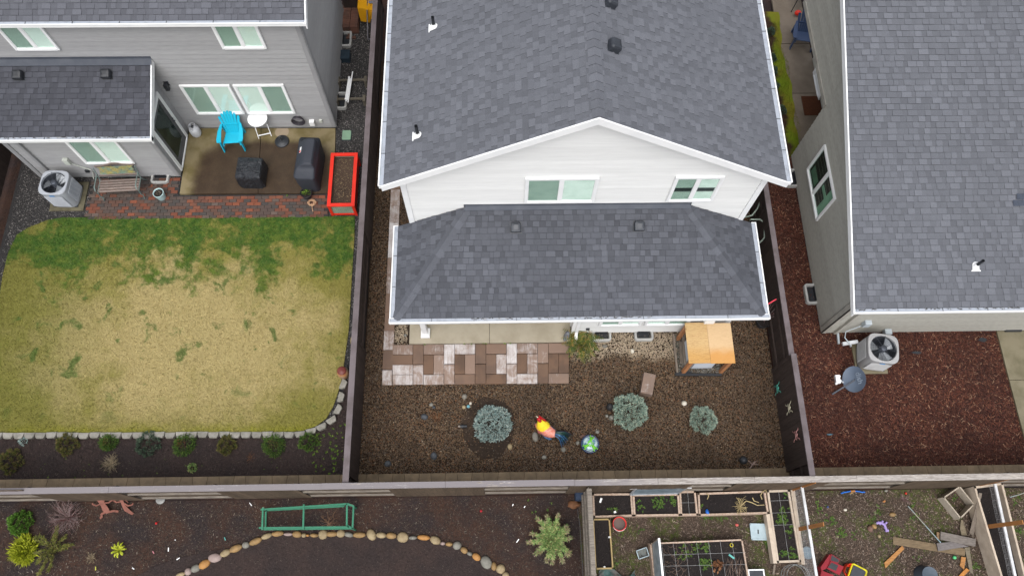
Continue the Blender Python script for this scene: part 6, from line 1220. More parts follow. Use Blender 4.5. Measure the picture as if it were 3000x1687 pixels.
vs = sum(rings, []); q.add(vs, [(i*4+k, i*4+(k+1) % 4, (i+1)*4+(k+1) % 4, (i+1)*4+k) for i in range(2) for k in range(4)]+[(8, 9, 10, 11)]); q.box(-.10, .33, -.26, .46, .62, .66); q.box(.0, .32, -.28, .48, .40, .61)
q.build('tray', YEL, T)
MG = mat('barrow_metal', (.16, .155, .17), sc=4, rough=.5, metal=.3)
q = MB(); q.tube([(-.05, -.95, .15), (-.02, -.3, .7), (-.03, .3, .75), (-.06, .8, .7)], .02, 8); q.tube([(.28, -.95, .15), (.28, -.3, .7), (.28, .4, .75)], .02, 8); q.tube([(-.05, -.95, .15), (.28, -.95, .15)], .018, 8); q.build('frame', MG, T)
q = MB(); q.box(-.14, .34, -.02, .09, .70, .715); q.build('brace', mat('brace_grey', (.20, .21, .26), sc=4), T); q = MB(); q.tube([(.10, -.55+math.cos(a*.524)*.17, .3+math.sin(a*.524)*.17) for a in range(13)], .045, 8, False); q.build('wheel', BLACKPL, T)
# doormat, dark table, shrubs by the walkway
q = MB(); a_, b_ = zM(458, 875, .06), zM(575, 730, .06); q.box(a_.x, b_.x+.02, a_.y, b_.y, .05, .066); solo(q, 'doormat', mat('rust_mat', (.085, .028, .010), (.06, .02, .009), sc=20, rough=.95), 'rust-brown doormat on the walkway before the tan house door', 'doormat')
c = zM(400, 60, 0); T = thing('side_table', 'black slatted table beyond the dark blue chair', 'table', (c.x+.1, c.y+.1, .05))
for i in range(7): q = MB(); q.box(-.33, .33, -.30+i*.09, -.30+i*.09+.075, .62, .64); q.build('slat', BLACKPL, T)
for sx in (-1, 1):
    for sy in (-1, 1): q = MB(); q.tube([(sx*.34, sy*.32, 0), (sx*.30, sy*.28, .62)], .015, 6); q.build('leg', BLACKPL, T)
q = MB(); q.blob((0, 0, 0), (.11, .09, .09), 14, 8, 0); o = solo(q, 'ball', RED, 'red ball half hidden behind the dark blue chair', 'ball', (0, 0, 0)); o.location = zM(408, 100, .2)
for i, (x, y, r) in enumerate(((290, 820, 64), (240, 640, 50), (228, 530, 46), (222, 430, 50), (205, 230, 60))):
    c = zM(x, y, .2); bush('dark_shrub', ['dark round shrub nearest the viewer beside the moss strip', 'dark shrub second from the viewer on the moss strip', 'dark shrub in the middle of the row along the moss', 'dark shrub fourth from the viewer along the moss', 'farthest dark shrub of the row by the moss strip'][i], 'shrub', Vector((c.x, c.y, 0)), r/2.5875*.0062, .22, LF['blue'], 500, .04, .012, 'dark shrubs along the moss strip', seed=60+i)

# ------------------------------------------------------------------ middle yard objects
PLY = NT('plywood'); v = PLY.scaled((1.4, 9, 1)); g1 = PLY.noise(3.0, 6, .7, v, 2.5); X, Y, _ = PLY.xyz(); wet = PLY.step(PLY.math('ADD', Y, PLY.math('MULTIPLY', PLY.noise(4), .25)), 5.92, 5.58); cc = PLY.mix(wet, (.60, .42, .235), (.56, .285, .085))
oi = PLY.n('ShaderNodeObjectInfo'); sp = PLY.n('ShaderNodeSeparateColor'); PLY.t.links.new(oi.outputs['Color'], sp.inputs[0]); cc = PLY.mix(PLY.math('MULTIPLY', sp.outputs[0], .5), cc, (.50, .33, .12)); cc = PLY.mix(PLY.math('MULTIPLY', PLY.step(g1, .50, .60), PLY.math('ADD', .2, PLY.math('MULTIPLY', sp.outputs[0], .35))), cc, (.30, .14, .045)); cc = PLY.mix(PLY.step(PLY.noise(7, 2, .5), .74, .78), cc, (.22, .10, .04)); PLYW = PLY.done(cc, .7, g1, .2, .004, .3)
LUM = mat('cedar_leg', (.50, .23, .10), (.40, .17, .075), sc=5, rough=.7, stretch=(8, 8, 1))
hT = 1.12; A4, B4, C4, D4 = zN(630, 1052, hT), zN(1620, 1066, hT), zN(1530, 172, hT), zN(560, 180, hT); T = thing('plywood_shelter', 'homemade plywood-topped shelter on cedar legs beside the white house', 'shelter', ((A4.x+B4.x)/2, (A4.y+C4.y)/2, 0)); xs0, xs1, ys0, ys1 = (A4.x+D4.x)/2, (B4.x+C4.x)/2, A4.y, C4.y; xm = xs0+(xs1-xs0)*.475; lx, ly = T.location.x, T.location.y
q = MB(); q.box(xs0-lx, xm-.002-lx, ys0+.01-ly, ys1-ly, hT-.018, hT); o = q.build('plywood_sheet', PLYW, T); o.color = (1, 0, 0, 1); q = MB(); q.box(xm+.002-lx, xs1-lx, ys0-ly, ys1-.02-ly, hT-.018, hT+.004); o = q.build('plywood_sheet', PLYW, T); o.color = (0, 0, 0, 1)
for sx, sy in ((xs0+.09, ys0+.07), (xs1-.09, ys0+.07), (xs0+.05, ys1-.09), (xs1-.09, ys1-.09)): q = MB(); q.box(sx-.044-lx, sx+.044-lx, sy-.044-ly, sy+.044-ly, 0, hT-.02); q.build('leg', LUM, T)
for y_ in (ys0+.13, ys1-.13): q = MB(); q.box(xs0+.1-lx, xs1-.1-lx, y_-.02-ly, y_+.02-ly, hT-.11, hT-.02); q.build('rail', LUM, T)
c = ((xs0+xs1)/2-.04, (ys0+ys1)/2+.0); ac_unit('grey air conditioner hidden in the shade under the plywood shelter', Vector((c[0], c[1], .05)), 0, ACG, .82, .80, .3, (0, 3))
WPL = mat('weathered_plank', (.22, .18, .145), (.15, .125, .10), sc=4, rough=.85, bump=.5, stretch=(16, 1.5, 6), rv=.1)
for i, (x_a, y_a, x_b, y_b, wd, zz, lab) in enumerate(((305, 420, 392, 1245, .05, .05, 'thin grey timber edging left of the plywood shelter'), (470, 580, 490, 1055, .10, .12, 'weathered grey plank lying left of the shelter legs'), (520, 420, 560, 1090, .07, .30, 'narrow grey board leaning beside the shelter'))): q = MB(); q.bar(zN(x_a, y_a, zz), zN(x_b, y_b, zz), wd, .035 if i else .09); solo(q, 'timber_board', WPL, lab, 'board')
q = MB(); a_, b_ = zN(350, 1285, .05), zN(1330, 1290, .05); q.bar(a_, b_, .055, .07); q.bar(a_+Vector((.02, .045, 0)), a_+Vector((.44, .06, 0)), .05, .05); solo(q, 'garden_edging', BLACKPL, 'black plastic edging strip in front of the plywood shelter', 'edging')
q = MB(); random.seed(4)
hb = scatter('grey_pebbles', m_bits('grey_pebbles', [(0, (.10, .095, .08)), (.4, (.17, .165, .14)), (.75, (.27, .26, .23)), (.93, (.42, .41, .38))], None, .6), XY([zN(330, 440), zN(395, 1270), zN(1310, 1270), zN(1250, 440)]), 3200, OCTA_V, OCTA_F, .012, .024, z=.012, squash=(1, .8, .6), tilt=.5, smooth=True); tag(hb, 'pale grey pebbles under and around the plywood shelter', 'pebbles')
# stacked paver bench
c = [P(1891, 1091, .3), P(1922.6, 1098, .3), P(1907, 1157, .3), P(1876, 1147, .3)]; ctr = sum(c, Vector())/4; an = math.atan2(c[1].y-c[0].y, c[1].x-c[0].x); T = thing('block_stack', 'low stack of two brown white-stained paver blocks above the middle spruce', 'paver stack', (ctr.x, ctr.y, 0), an)
for k in range(2): q = MB(); q.box(-.155, .155, -.28, .28, .02+k*.145, .16+k*.145); o = q.build('paver', BIGP, T); o.color = (.42, .15, 0, 1)
# plant: pot with bare stem by the house corner
c = zR(190, 1085, 0); T = pot('dark pot with a bare twiggy plant in the shade near the right fence', Vector((c.x, c.y, 0)), .19, .28, BLACKPL, SOIL_B, .01); q = MB(); rr = random.Random(8)
for k in range(16): a = rr.uniform(0, 6.28); q.tube([(0, 0, .25), (math.cos(a)*.12, math.sin(a)*.12, .55), (math.cos(a)*.3, math.sin(a)*.3, .7+rr.random()*.2)], .004, 4, False)
q.build('bare_stems', LF['redtwig'], T)
# hoops, pole, yellow flower by the right fence
HP = mat('pale_green_tube', (.30, .36, .31), (.24, .29, .25), sc=5, rough=.5)
T = thing('tube_support', 'pale green tubular metal frame standing between the white house and the fence', 'tube frame', (*zR(150, 420)[:2], 0)); b = T.location
def w2(p): return Vector(p)-Vector(b)
q = MB(); q.tube([w2(zR(*p)) for p in ((120, 345, .9), (185, 345, .95), (208, 362, .95), (216, 400, .95), (217, 470, .95), (203, 492, .95), (165, 520, .9), (120, 560, .8))], .022, 8); q.build('tube_loop', HP, T)
q = MB(); q.tube([w2(zR(*p)) for p in ((178, 120, .8), (190, 170, .85), (188, 215, .85), (165, 270, .85), (130, 315, .85), (100, 325, .8), (60, 330, .6))], .022, 8); q.build('tube_loop', HP, T); q = MB()
for p in ((120, 345), (165, 520), (178, 140)): q.tube([w2(zR(*p, .88)), w2(zR(p[0]-10, p[1]+12, 0))], .018, 8)
q.build('leg', HP, T)
q = MB(); q.tube([zR(222, 955, 1.35), zR(300, 908, 1.45)], .018, 8); q.tube([zR(120, 1015, 1.2), zR(222, 955, 1.35)], .012, 8); solo(q, 'red_pole', mat('pink_red_paint', (.70, .06, .09), sc=4), 'thin pinkish-red pole leaning from the eaves to the right fence', 'pole')
q = MB(); c = zR(177, 600, .9)
for k in range(7): a = k*.9; q.blob(c+Vector((math.cos(a)*.04, math.sin(a)*.05, 0)), (.03, .03, .02), 8, 5, 0)
q.tube([c, c+Vector((-.05, 0, -.9))], .008, 6); solo(q, 'yellow_pinwheel', mat('yellow_petal', (.75, .60, .02), sc=3), 'small yellow flower ornament at the right gutter of the hip roof', 'garden ornament')
# frogs on the fence
def frog(label, px, py, col):
    d = ((px-1500)/FPX)*_r-((py-843.5)/FPX)*_u+_f; t = 7.25/d[0]; y_, z_ = d[1]*t, CAMH+d[2]*t; T = thing('frog_plaque', label, 'wall ornament', (7.258, y_, z_), group='frog ornaments on the right fence'); m = mat('frog_'+label.split()[0], col, tuple(c*.7 for c in col), sc=30, rough=.5)
    q = MB(); q.blob((-.012, 0, 0), (.016, .045, .075), 10, 7, .03); q.blob((-.016, 0, .085), (.014, .035, .032), 10, 6, 0); q.build('body', m, T)
    for sy in (-1, 1):
        for (a, b, c_, e) in (((.03, .05), (.10, .06), (.085, .13), (.12, .165)), ((.03, -.05), (.11, -.03), (.075, -.12), (.11, -.18))):
            q = MB(); q.tube([(-.012, sy*p[0], p[1]) for p in (a, b, c_, e)], .0095, 6)
            for k in (-1, 0, 1): q.tube([(-.012, sy*e[0], e[1]), (-.012, sy*(e[0]+.02*k+.01), e[1]+(.03 if e[1] > 0 else -.03))], .005, 4)
            q.build('leg', m, T)
frog('green metal frog ornament, highest of three on the right fence', 2278, 1138, (.10, .42, .33)); frog('cream metal frog ornament, middle of three on the right fence', 2312, 1195, (.62, .58, .42)); frog('pink metal frog ornament, lowest of three on the right fence', 2333, 1274, (.52, .26, .24))
# rooster ornament
RM = {k: mat('rooster_'+k, c, c2, sc=14, rough=.4, bump=.15, spec=.5) for k, c, c2 in (('red', (.50, .01, .015), (.3, .008, .01)), ('yellow', (.85, .68, .03), (.80, .55, .03)), ('salmon', (.62, .16, .10), (.70, .33, .26)), ('blue', (.05, .19, .36), (.025, .07, .16)), ('navy', (.012, .02, .05), (.02, .03, .06)), ('green', (.01, .05, .035), (.01, .02, .02)), ('beak', (.75, .68, .55), (.7, .6, .4)), ('wing', (.50, .10, .07), (.06, .05, .1)))}
zX = Z(1540, 1180, 9.055); Bp = zX(500, 620, .0); T = thing('rooster_ornament', 'painted metal rooster with a yellow neck and blue tail among the pebbles', 'garden ornament', (Bp.x, Bp.y, 0))
def R3(x, y, z): return zX(x, y, z)-Vector((Bp.x, Bp.y, 0))
q = MB(); rings = []
ax0, ax1 = R3(250, 560, .30), R3(800, 850, .30); d = (ax1-ax0); L_ = d.length; dn = d.normalized(); sd = Vector((-dn.y, dn.x, 0)); n = 14
for u, w_, h_ in ((0, .01, .01), (.08, .07, .07), (.3, .13, .13), (.6, .16, .13), (.85, .13, .10), (1.0, .07, .06)): c = ax0+d*u; rings.append([c+sd*math.cos(2*math.pi*k/n)*w_+Vector((0, 0, math.sin(2*math.pi*k/n)*h_)) for k in range(n)])
loft(q, rings); q.build('body', RM['salmon'], T)
q = MB(); n = 20; cN = R3(470, 600, .47); hN = R3(370, 440, .62); rings = []
def star(c, r, z, k, jag): return Vector((c.x+math.cos(2*math.pi*k/40)*r*(1 if k % 2 else jag), c.y+math.sin(2*math.pi*k/40)*r*(1 if k % 2 else jag)*.85, z))
rings = [[star(cN, .185, .40, k, .84) for k in range(40)], [star(cN.lerp(hN, .3), .14, .47, k, .95) for k in range(40)], [star(cN.lerp(hN, .75), .075, .55, k, 1) for k in range(40)], [star(hN, .05, .60, k, 1) for k in range(40)]]; loft(q, rings); q.build('neck_feathers', RM['yellow'], T)
q = MB(); hd_ = R3(355, 430, .68); q.blob(hd_, (.055, .05, .055), 12, 8, .02); q.blob(R3(380, 480, .60), (.05, .035, .05), 10, 7, .03); q.build('head', RM['red'], T)
q = MB(); cm = [R3(340, 335, .72), R3(420, 380, .76), R3(500, 440, .74), R3(560, 500, .68), R3(480, 480, .66), R3(380, 410, .68)]; q.slab(cm, .012, down=(.5, .5, 0)); q.build('comb', RM['red'], T)
q = MB(); q.tube([R3(330, 385, .68), R3(268, 340, .67)], .018, 8, r2=.003); q.build('beak', RM['beak'], T)
for sg, pts in ((1, ((290, 690), (430, 740), (560, 830), (650, 930), (520, 900), (330, 790))), (-1, ((560, 560), (720, 640), (800, 730), (700, 720), (600, 640)))): q = MB(); q.slab([R3(x, y, .20 if sg > 0 else .34) for x, y in pts], .025, down=(0, 0, 1)); q.build('wing', RM['wing' if sg > 0 else 'navy'], T)
q = MB(); q.slab([R3(x, y, .16) for x, y in ((430, 840), (560, 870), (700, 960), (620, 985), (500, 920))], .02, down=(0, 0, 1)); q.build('wing_feathers', RM['blue'], T)
for i in range(12):
    u = i/11; a = R3(790, 770+40*u*0+u*80, .36); e = R3(1260-300*u+0, 860+u*310, .08+.05*math.sin(i*2)); mid_ = a.lerp(e, .5)+Vector((0.02, .02, .13)); q = MB(); q.tube([a, a.lerp(mid_, .6)+Vector((0, 0, .04)), mid_, mid_.lerp(e, .6)+Vector((0, 0, .02)), e], .030, 6, r2=.006); q.build('tail_feather', RM[('green', 'blue', 'navy', 'blue')[i % 4] if i > 3 else ('green' if i % 2 else 'navy')], T)
for s_ in (-1, 1): q = MB(); q.tube([ax0.lerp(ax1, .5)+sd*.05*s_, Vector((ax0.lerp(ax1, .5).x+sd.x*.06*s_, ax0.lerp(ax1, .5).y+sd.y*.06*s_, 0))], .01, 6); q.build('leg', RM['beak'], T)
# painted glass bowl
zY = zJ; c = zJ(1960, 1172, .0); T = thing('gazing_bowl', 'deep blue glazed bowl painted with green and yellow frogs on the pebbles', 'garden ornament', (c.x, c.y, 0)); BG = mat('cobalt_glaze', (.012, .035, .10), (.01, .02, .06), sc=6, rough=.12, bump=.02, spec=.8)
q = MB(); q.lathe([(.16, 0), (.19, .04), (.235, .14), (.24, .20), (.225, .235)], 36); q.build('base', BG, T)
a = NT('mosaic_dome'); pv_ = a.vor(26, 'Color'); DOME = a.done(a.mix(.55, a.mix(a.step(a.noise(9), .40, .52), (.05, .16, .26), (.60, .72, .72)), a.ramp(pv_, [(0, (.02, .08, .15)), (.5, (.15, .3, .35)), (1, (.6, .7, .7))])), .15, None, spec=.7)
q = MB(); q.lathe([(.195, .237), (.18, .262), (.13, .285), (.07, .297), (.001, .30)], 36); q.build('glass_dome', DOME, T); q = MB(); q.lathe([(.24, .20), (.236, .245), (.20, .245), (.195, .235)], 36, cap=False); q.build('rim', BG, T); GG, YG2 = mat('frog_green_glass', (.16, .55, .03), sc=4, rough=.3), mat('frog_yellow_glass', (.82, .62, .03), sc=4, rough=.3)
for k, (fx, fy, fa) in enumerate(((.02, .10, 1.2), (-.10, -.06, 3.6), (.08, -.09, 5.3))):
    q = MB(); z_ = .292; q.blob((fx, fy, z_), (.075, .04, .026), 10, 6, .03, fa)
    for s_ in (-1, 1):
        for u in (-.045, .035): p = Vector((fx+math.cos(fa)*u, fy+math.sin(fa)*u, z_)); s2 = Vector((-math.sin(fa), math.cos(fa), 0))*s_; q.tube([p, p+s2*.05+Vector((math.cos(fa), math.sin(fa), 0))*u*.6, p+s2*.045+Vector((math.cos(fa), math.sin(fa), 0))*u*1.9-Vector((0, 0, .004))], .014, 6)
    q.build('painted_frog', GG, T); q = MB(); p = Vector((fx-math.cos(fa)*.085, fy-math.sin(fa)*.085, z_-.006))
    for j in (-.7, 0, .7): q.tube([p, p-Vector((math.cos(fa+j), math.sin(fa+j), .06))*.065], .014, 5, r2=.004)
    q.build('painted_foot', YG2, T)
# fallen path light and small figurine
pl = thing('path_light', 'fallen black solar path light beside the soil patch', 'path light', zJ(890, 1010, .04)); q = MB(); q.tube([(-.07, 0, 0), (.02, 0, .01)], .05, 12); q.tube([(.025, 0, .01), (.07, 0, .01), (.1, 0, .01)], .035, 12, r2=.045); q.build('lamp_head', BLACKPL, pl); q = MB(); q.tube([(-.13, 0, 0), (-.075, 0, 0)], .03, 10); q.build('lens', mat('path_lens', (.35, .3, .25), sc=4, rough=.3), pl)
q = MB(); c = zJ(1768, 255, .08); q.blob((c.x, c.y, .16), (.09, .08, .13), 12, 8, .06); q.blob((c.x+.01, c.y+.04, .32), (.06, .055, .07), 12, 8, .04); q.blob((c.x-.05, c.y-.06, .12), (.05, .06, .05), 10, 6, .05); solo(q, 'stone_figurine', mat('figurine_grey', (.20, .21, .23), (.13, .135, .15), sc=9), 'small grey stone figurine tucked behind the fern', 'figurine')
# ------------------------------------------------------------------ near garden, left
GRN = mat('green_stained_wood', (.045, .21, .125), (.03, .15, .09), sc=5, rough=.6, rv=.08, stretch=(2, 12, 12))
T = thing('plant_support', 'green painted wooden frame lying over dried stems', 'garden frame', (*zF(590, 930, SY)[:2], SY)); b0 = Vector(T.location)
def G(x, y, z): return zF(x, y, SY+z)-b0
hi, lo = .42, .05
for a_, c_, z1_, z2_ in (((190, 868), (955, 818), hi, hi), ((175, 1028), (960, 1020), hi, hi), ((210, 850), (203, 1045), hi+.03, hi+.03), ((566, 822), (560, 1045), hi+.03, hi+.03), ((942, 815), (940, 1010), hi, hi), ((1000, 835), (990, 1038), hi-.0, hi-.0), ((945, 818), (1000, 838), hi+.02, hi), ((235, 885), (232, 1022), lo, lo), ((240, 875), (920, 838), lo, lo), ((215, 1040), (985, 1032), hi-.1, hi-.1), ((940, 1005), (992, 1038), hi, hi)):
    q = MB(); q.bar(G(*a_, z1_), G(*c_, z2_), .042, .03); q.build('frame_bar', GRN, T)
for p in ((205, 862), (203, 1030), (562, 835), (560, 1030), (945, 820), (945, 1010), (995, 840), (990, 1035)): q = MB(); e = G(*p, hi); q.bar(e, Vector((e.x, e.y, 0)), .035, .035, up=(1, 0, 0)); q.build('frame_leg', GRN, T)
# rusted dancing-figure silhouettes leaning back
RUS = mat('rusted_steel', (.235, .095, .070), (.17, .07, .052), sc=8, rough=.85, bump=.3)
def figure(label, base, pts, limbs, ztop):
    c = zE(*base, SY); T = thing('metal_silhouette', label, 'garden ornament', (c.x, c.y, SY), group='rusty dancing silhouettes'); b = Vector(T.location)
    def W(x, y): u = (base[1]-y)/200.0; return zE(x, y, SY+.03+max(0, u)*ztop)-b
    q = MB(); q.slab([W(*p) for p in pts], .006); q.build('body', RUS, T)
    for l, w_ in limbs: q = MB(); pp = [W(*p) for p in l]; [q.bar(pp[i], pp[i+1]+(pp[i+1]-pp[i]).normalized()*.008, w_, .006) for i in range(len(pp)-1)]; q.build('limb', RUS, T)
figure('left rusty steel silhouette of a dancing cat near the back fence', (885, 940), [(845, 790), (838, 752), (862, 772), (888, 768), (908, 760), (912, 788), (905, 808), (925, 830), (950, 865), (960, 895), (925, 905), (895, 880), (880, 840), (862, 810)], [([(880, 815), (840, 835), (808, 822), (805, 815)], .035), ([(905, 812), (945, 808), (965, 795), (985, 785)], .035), ([(950, 890), (990, 880), (1030, 885)], .05), ([(915, 895), (885, 905), (885, 935), (872, 942)], .055)], .25)
figure('right rusty steel silhouette of a dancing cat near the back fence', (1150, 905), [(1035, 780), (1022, 755), (1045, 765), (1068, 775), (1078, 800), (1090, 830), (1115, 855), (1140, 880), (1168, 900), (1150, 915), (1120, 900), (1085, 880), (1070, 850), (1055, 815)], [([(1050, 800), (1015, 805), (985, 785)], .035), ([(1085, 815), (1115, 835), (1150, 828), (1160, 815)], .035), ([(1050, 770), (1080, 775), (1115, 805)], .02), ([(1130, 890), (1160, 905)], .06)], .25)
def tagm(zf, x, y, an, L, wd, m, label, z=SY, name='plant_tag', cat='plant tag', group='plant tags stuck in the near garden'):
    c = zf(x, y, z+.03); q = MB(); d = Vector((math.cos(an), math.sin(an), 0))*L/2; q.bar(c-d, c+d+Vector((0, 0, .03)), wd, .004); return solo(q, name, m, label, cat, group=group)
TURQT = mat('teal_tag', (.16, .50, .45), sc=3, bump=0); YELT = mat('yellow_tag', (.70, .68, .12), sc=3, bump=0); PINK = mat('pink_tag', (.6, .25, .28), sc=3, bump=0)
for x, y, an, L_, m, lab in ((2186, 822, -.8, .11, WHITE, 'white plant tag on the soil left of the green frame'), (1530, 1133, -.3, .04, WHITE, 'tiny white plant tag on open soil above the arc of stones'), (1470, 1216, 1.5, .09, WHITE, 'upright white plant tag below the tiny one'), (1338, 1240, -.8, .08, PINK, 'pink and white plant tag left of the upright white one'), (1163, 1381, -.5, .08, WHITE, 'white plant tag right of the small dry tuft'), (836, 1380, -1.2, .09, YELT, 'yellow plant tag below the small dry tuft'), (1962, 1122, -1.0, .09, TURQT, 'teal plant tag left of the arc of stones'), (1555, 1296, .5, .09, WHITE, 'dull white plant tag above the arc of stones')):
    tagm(zE, x, y, an, L_, .022, m, lab)
for x, y, an, L_, m, lab in ((2430, 1140, .9, .10, WHITE, 'white plant tag left of the large juniper'), (2388, 828, 1.2, .05, WHITE, 'small white plant tag near the back fence, left of the other small one'), (2490, 845, .9, .05, WHITE, 'small white plant tag near the back fence, nearest the dividing fence')): tagm(zF, x, y, an, L_, .022, m, lab)
q = MB(); q.blob(zE(1362, 987, SY+.05), (.03, .03, .03), 10, 7, .1); q.tube([zE(1362, 987, SY+.04), zE(1385, 970, SY)], .004, 4); solo(q, 'red_flower', mat('red_petal', (.65, .03, .03), sc=4), 'single small red flower on the dark near garden soil', 'flower')
q = MB(); q.blob(zF(2110, 880, SY+.04), (.035, .03, .02), 10, 6, .2); solo(q, 'red_flower', mat('crimson_petal', (.40, .02, .03), sc=4), 'crimson flower on pale litter right of the green frame', 'flower')
q = MB(); c = zE(1402, 780, SY); q.lathe([(.10, 0), (.12, .02), (.11, .03), (.001, .02)], 20, c=(c.x, c.y)); q.v = [(a, b, z+SY) for a, b, z in q.v]; solo(q, 'glass_dish', mat('dull_glass', (.25, .25, .24), sc=5, rough=.2), 'small clear round dish at the foot of the back fence', 'dish')
q = MB(); c = zG(770, 410, SY); q.box(c.x-.10, c.x+.12, c.y-.12, c.y+.12, SY, SY+.3); solo(q, 'blue_bin', mat('dull_blue', (.035, .055, .10), (.025, .04, .07), sc=6), 'dull blue bin in the corner of the two fences', 'bin')
q = MB(); c = zG(715, 505, SY); q.blob((c.x, c.y, SY), (.16, .10, .07), 14, 7, .25); solo(q, 'leaf_heap', LF['brown'], 'brown heap of dead leaves beside the dull blue bin', 'leaf heap')

# ------------------------------------------------------------------ raised beds
BW = mat('bed_board', (.50, .39, .31), (.36, .25, .18), sc=5, rough=.8, bump=.4, rv=.10, stretch=(4, 4, 10)); BWP = mat('bed_board_pale', (.56, .47, .37), (.44, .36, .28), sc=4, rough=.8, bump=.4, rv=.06); STR = mat('white_string', (.45, .45, .45), sc=3, bump=0)
BZ = .20
def bed_(label, corners, zf, th=.045, soil_dz=.05, strings=((), ()), m=BW, h=None, sides=(1, 1, 1, 1), cat='raised bed', seed=0):
    h = BZ if h is None else h; c = [zf(x, y, h) for x, y in corners]; o = sum(c, Vector())/4; T = thing('raised_bed', label, cat, (o.x, o.y, SY)); b = Vector(T.location)
    for i in range(4):
        if not sides[i]: continue
        a_, d_ = c[i], c[(i+1) % 4]; dd = (d_-a_).normalized(); ins = Vector((-dd.y, dd.x, 0)); ins = ins if ins.dot(o-a_) > 0 else -ins; q = MB(); q.slab([a_-b-Vector((0, 0, h-SY))+Vector((0, 0, 0)), d_-b-Vector((0, 0, h-SY)), d_-b, a_-b], th, down=ins); q.build('board', m, T)
    k = 1-.02; q = MB(); q.slab([o+(p-o)*.985-b-Vector((0, 0, soil_dz)) for p in c], .1, down=(0, 0, -1)); q.build('soil', SOIL_B, T)
    for u in strings[0]: q = MB(); q.tube([c[0].lerp(c[1], u)-b+Vector((0, 0, .005)), c[3].lerp(c[2], u)-b+Vector((0, 0, .005))], .0032, 4, False); q.build('string', STR, T)
    for u in strings[1]: q = MB(); q.tube([c[0].lerp(c[3], u)-b+Vector((0, 0, .005)), c[1].lerp(c[2], u)-b+Vector((0, 0, .005))], .0032, 4, False); q.build('string', STR, T)
    q = MB(); rr = random.Random(seed); n = int((c[1]-c[0]).length*(c[2]-c[1]).length*300)
    for i in range(n): u, v = rr.uniform(.04, .96), rr.uniform(.06, .94); p = c[0].lerp(c[1], u).lerp(c[3].lerp(c[2], u), v)-b-Vector((0, 0, soil_dz-.004)); s_ = rr.uniform(.004, .013); a = rr.uniform(0, 3.14); d = Vector((math.cos(a), math.sin(a), 0))*s_; e = Vector((-d.y, d.x, 0))*.5; q.add([p-d, p-e, p+d+Vector((0, 0, .003)), p+e+Vector((0, 0, .006))], [(0, 1, 2, 3)])
    q.build('crumbs', SOB2 if seed % 2 else SOB, T, kind='stuff'); return T
bed_('black-soil raised bed section against the dividing fence, behind the red bucket', [(932, 377), (1392, 372), (1412, 640), (945, 655)], zG, seed=1)
bed_('raised bed section with the leafiest seedlings under the leaning window screen', [(1400, 385), (1938, 375), (1955, 632), (1415, 640)], zG, seed=2)
bed_('narrow raised bed section crossed by white strings', [(1942, 348), (2132, 345), (2162, 628), (1957, 632)], zG, strings=((.5,), (.48,)), seed=3)
bed_('long raised bed section with dry yellow stems along the back fence', [(190, 400), (1040, 372), (1088, 660), (205, 688)], zH, seed=4)
bed_('wide-boarded raised bed running toward the viewer on the right with string squares', [(1062, 368), (1345, 358), (1500, 1268), (1190, 1280)], zH, .05, strings=((.5,), (.15, .32, .49)), m=BWP, sides=(1, 1, 1, 1), seed=6)
q = MB(); a_, b_, c_, d_ = zH(1052, 668, BZ), zH(1098, 664, BZ), zH(1195, 1285, BZ), zH(1145, 1285, BZ); q.slab([a_, b_, c_, d_], .25, down=(0, 0, -1)); solo(q, 'bed_plank', BWP, 'thick pale plank along the left side of the wide-boarded bed', 'board')
q = MB(); q.slab([zH(1362, 362, BZ+.02), zH(1412, 360, BZ+.02), zH(1545, 1300, BZ+.02), zH(1500, 1300, BZ+.02)], .25, down=(0, 0, -1)); solo(q, 'bed_plank', BWP, 'thick pale plank under the wire mesh screen', 'board')
bed_('narrow raised bed beside the dividing fence, below the red bucket', [(935, 668), (1137, 665), (1180, 1250), (965, 1255)], zG, .035, m=mat('bed_board_yellow', (.42, .31, .14), (.34, .25, .12), sc=5), seed=5)
bed_('large string-gridded raised bed cut by the lower picture edge', [(395, 362), (2395, 280), (2600, 1500), (520, 1500)], zO, .035, strings=((.125, .25, .375, .5, .63, .755, .88), (.24, .45, .68)), seed=7)
# mesh screens with orange stakes
OR = mat('orange_cedar', (.40, .175, .055), (.33, .14, .045), sc=5, rough=.7, rv=.06, stretch=(6, 6, 2)); WW = mat('whitewashed_bar', (.66, .67, .68), (.52, .52, .52), sc=5, rough=.6)
def mesh_screen(label, a, b, z0, z1, stakes, n=9, waves=16):
    T = thing('mesh_screen', label, 'mesh screen', (a.x, a.y, SY)); o = Vector(T.location); a0, b0_ = Vector((a.x, a.y, 0)), Vector((b.x, b.y, 0)); oo = Vector((o.x, o.y, o.z))
    q = MB(); q.bar(a0+Vector((0, 0, z1))-oo, b0_+Vector((0, 0, z1))-oo, .06, .045); q.build('top_bar', WW, T); q = MB()
    for i in range(n): z = z0+(z1-z0)*i/n; q.tube([a0.lerp(b0_, u/12)+Vector((0, 0, z+random.uniform(-.01, .01)))-oo for u in range(13)], .0022, 4, False)
    for i in range(waves): u = (i+.5)/waves; q.tube([a0.lerp(b0_, u)+Vector((0, 0, z0))-oo, a0.lerp(b0_, u+.003)+Vector((0, 0, z1))-oo], .0018, 4, False)
    q.build('wire_mesh', WIREW, T)
    for s_, h_ in stakes: p = a0.lerp(b0_, s_); q = MB(); q.bar(p+Vector((0, 0, SY))-oo, p+Vector((0, 0, h_))-oo, .09, .022, up=(1, 0, 0)); q.build('stake', OR, T)
WIREW = mat('wire_white', (.62, .62, .62), sc=3, rough=.5, metal=.0, bump=0)
a_, b_ = zH(1385, 365, BZ), zH(1560, 1470, BZ); mesh_screen('wire mesh screen with a white top bar and orange stakes over the wide bed', a_, b_, .22, .85, ((-.01, 1.72), (.455, 1.78)))
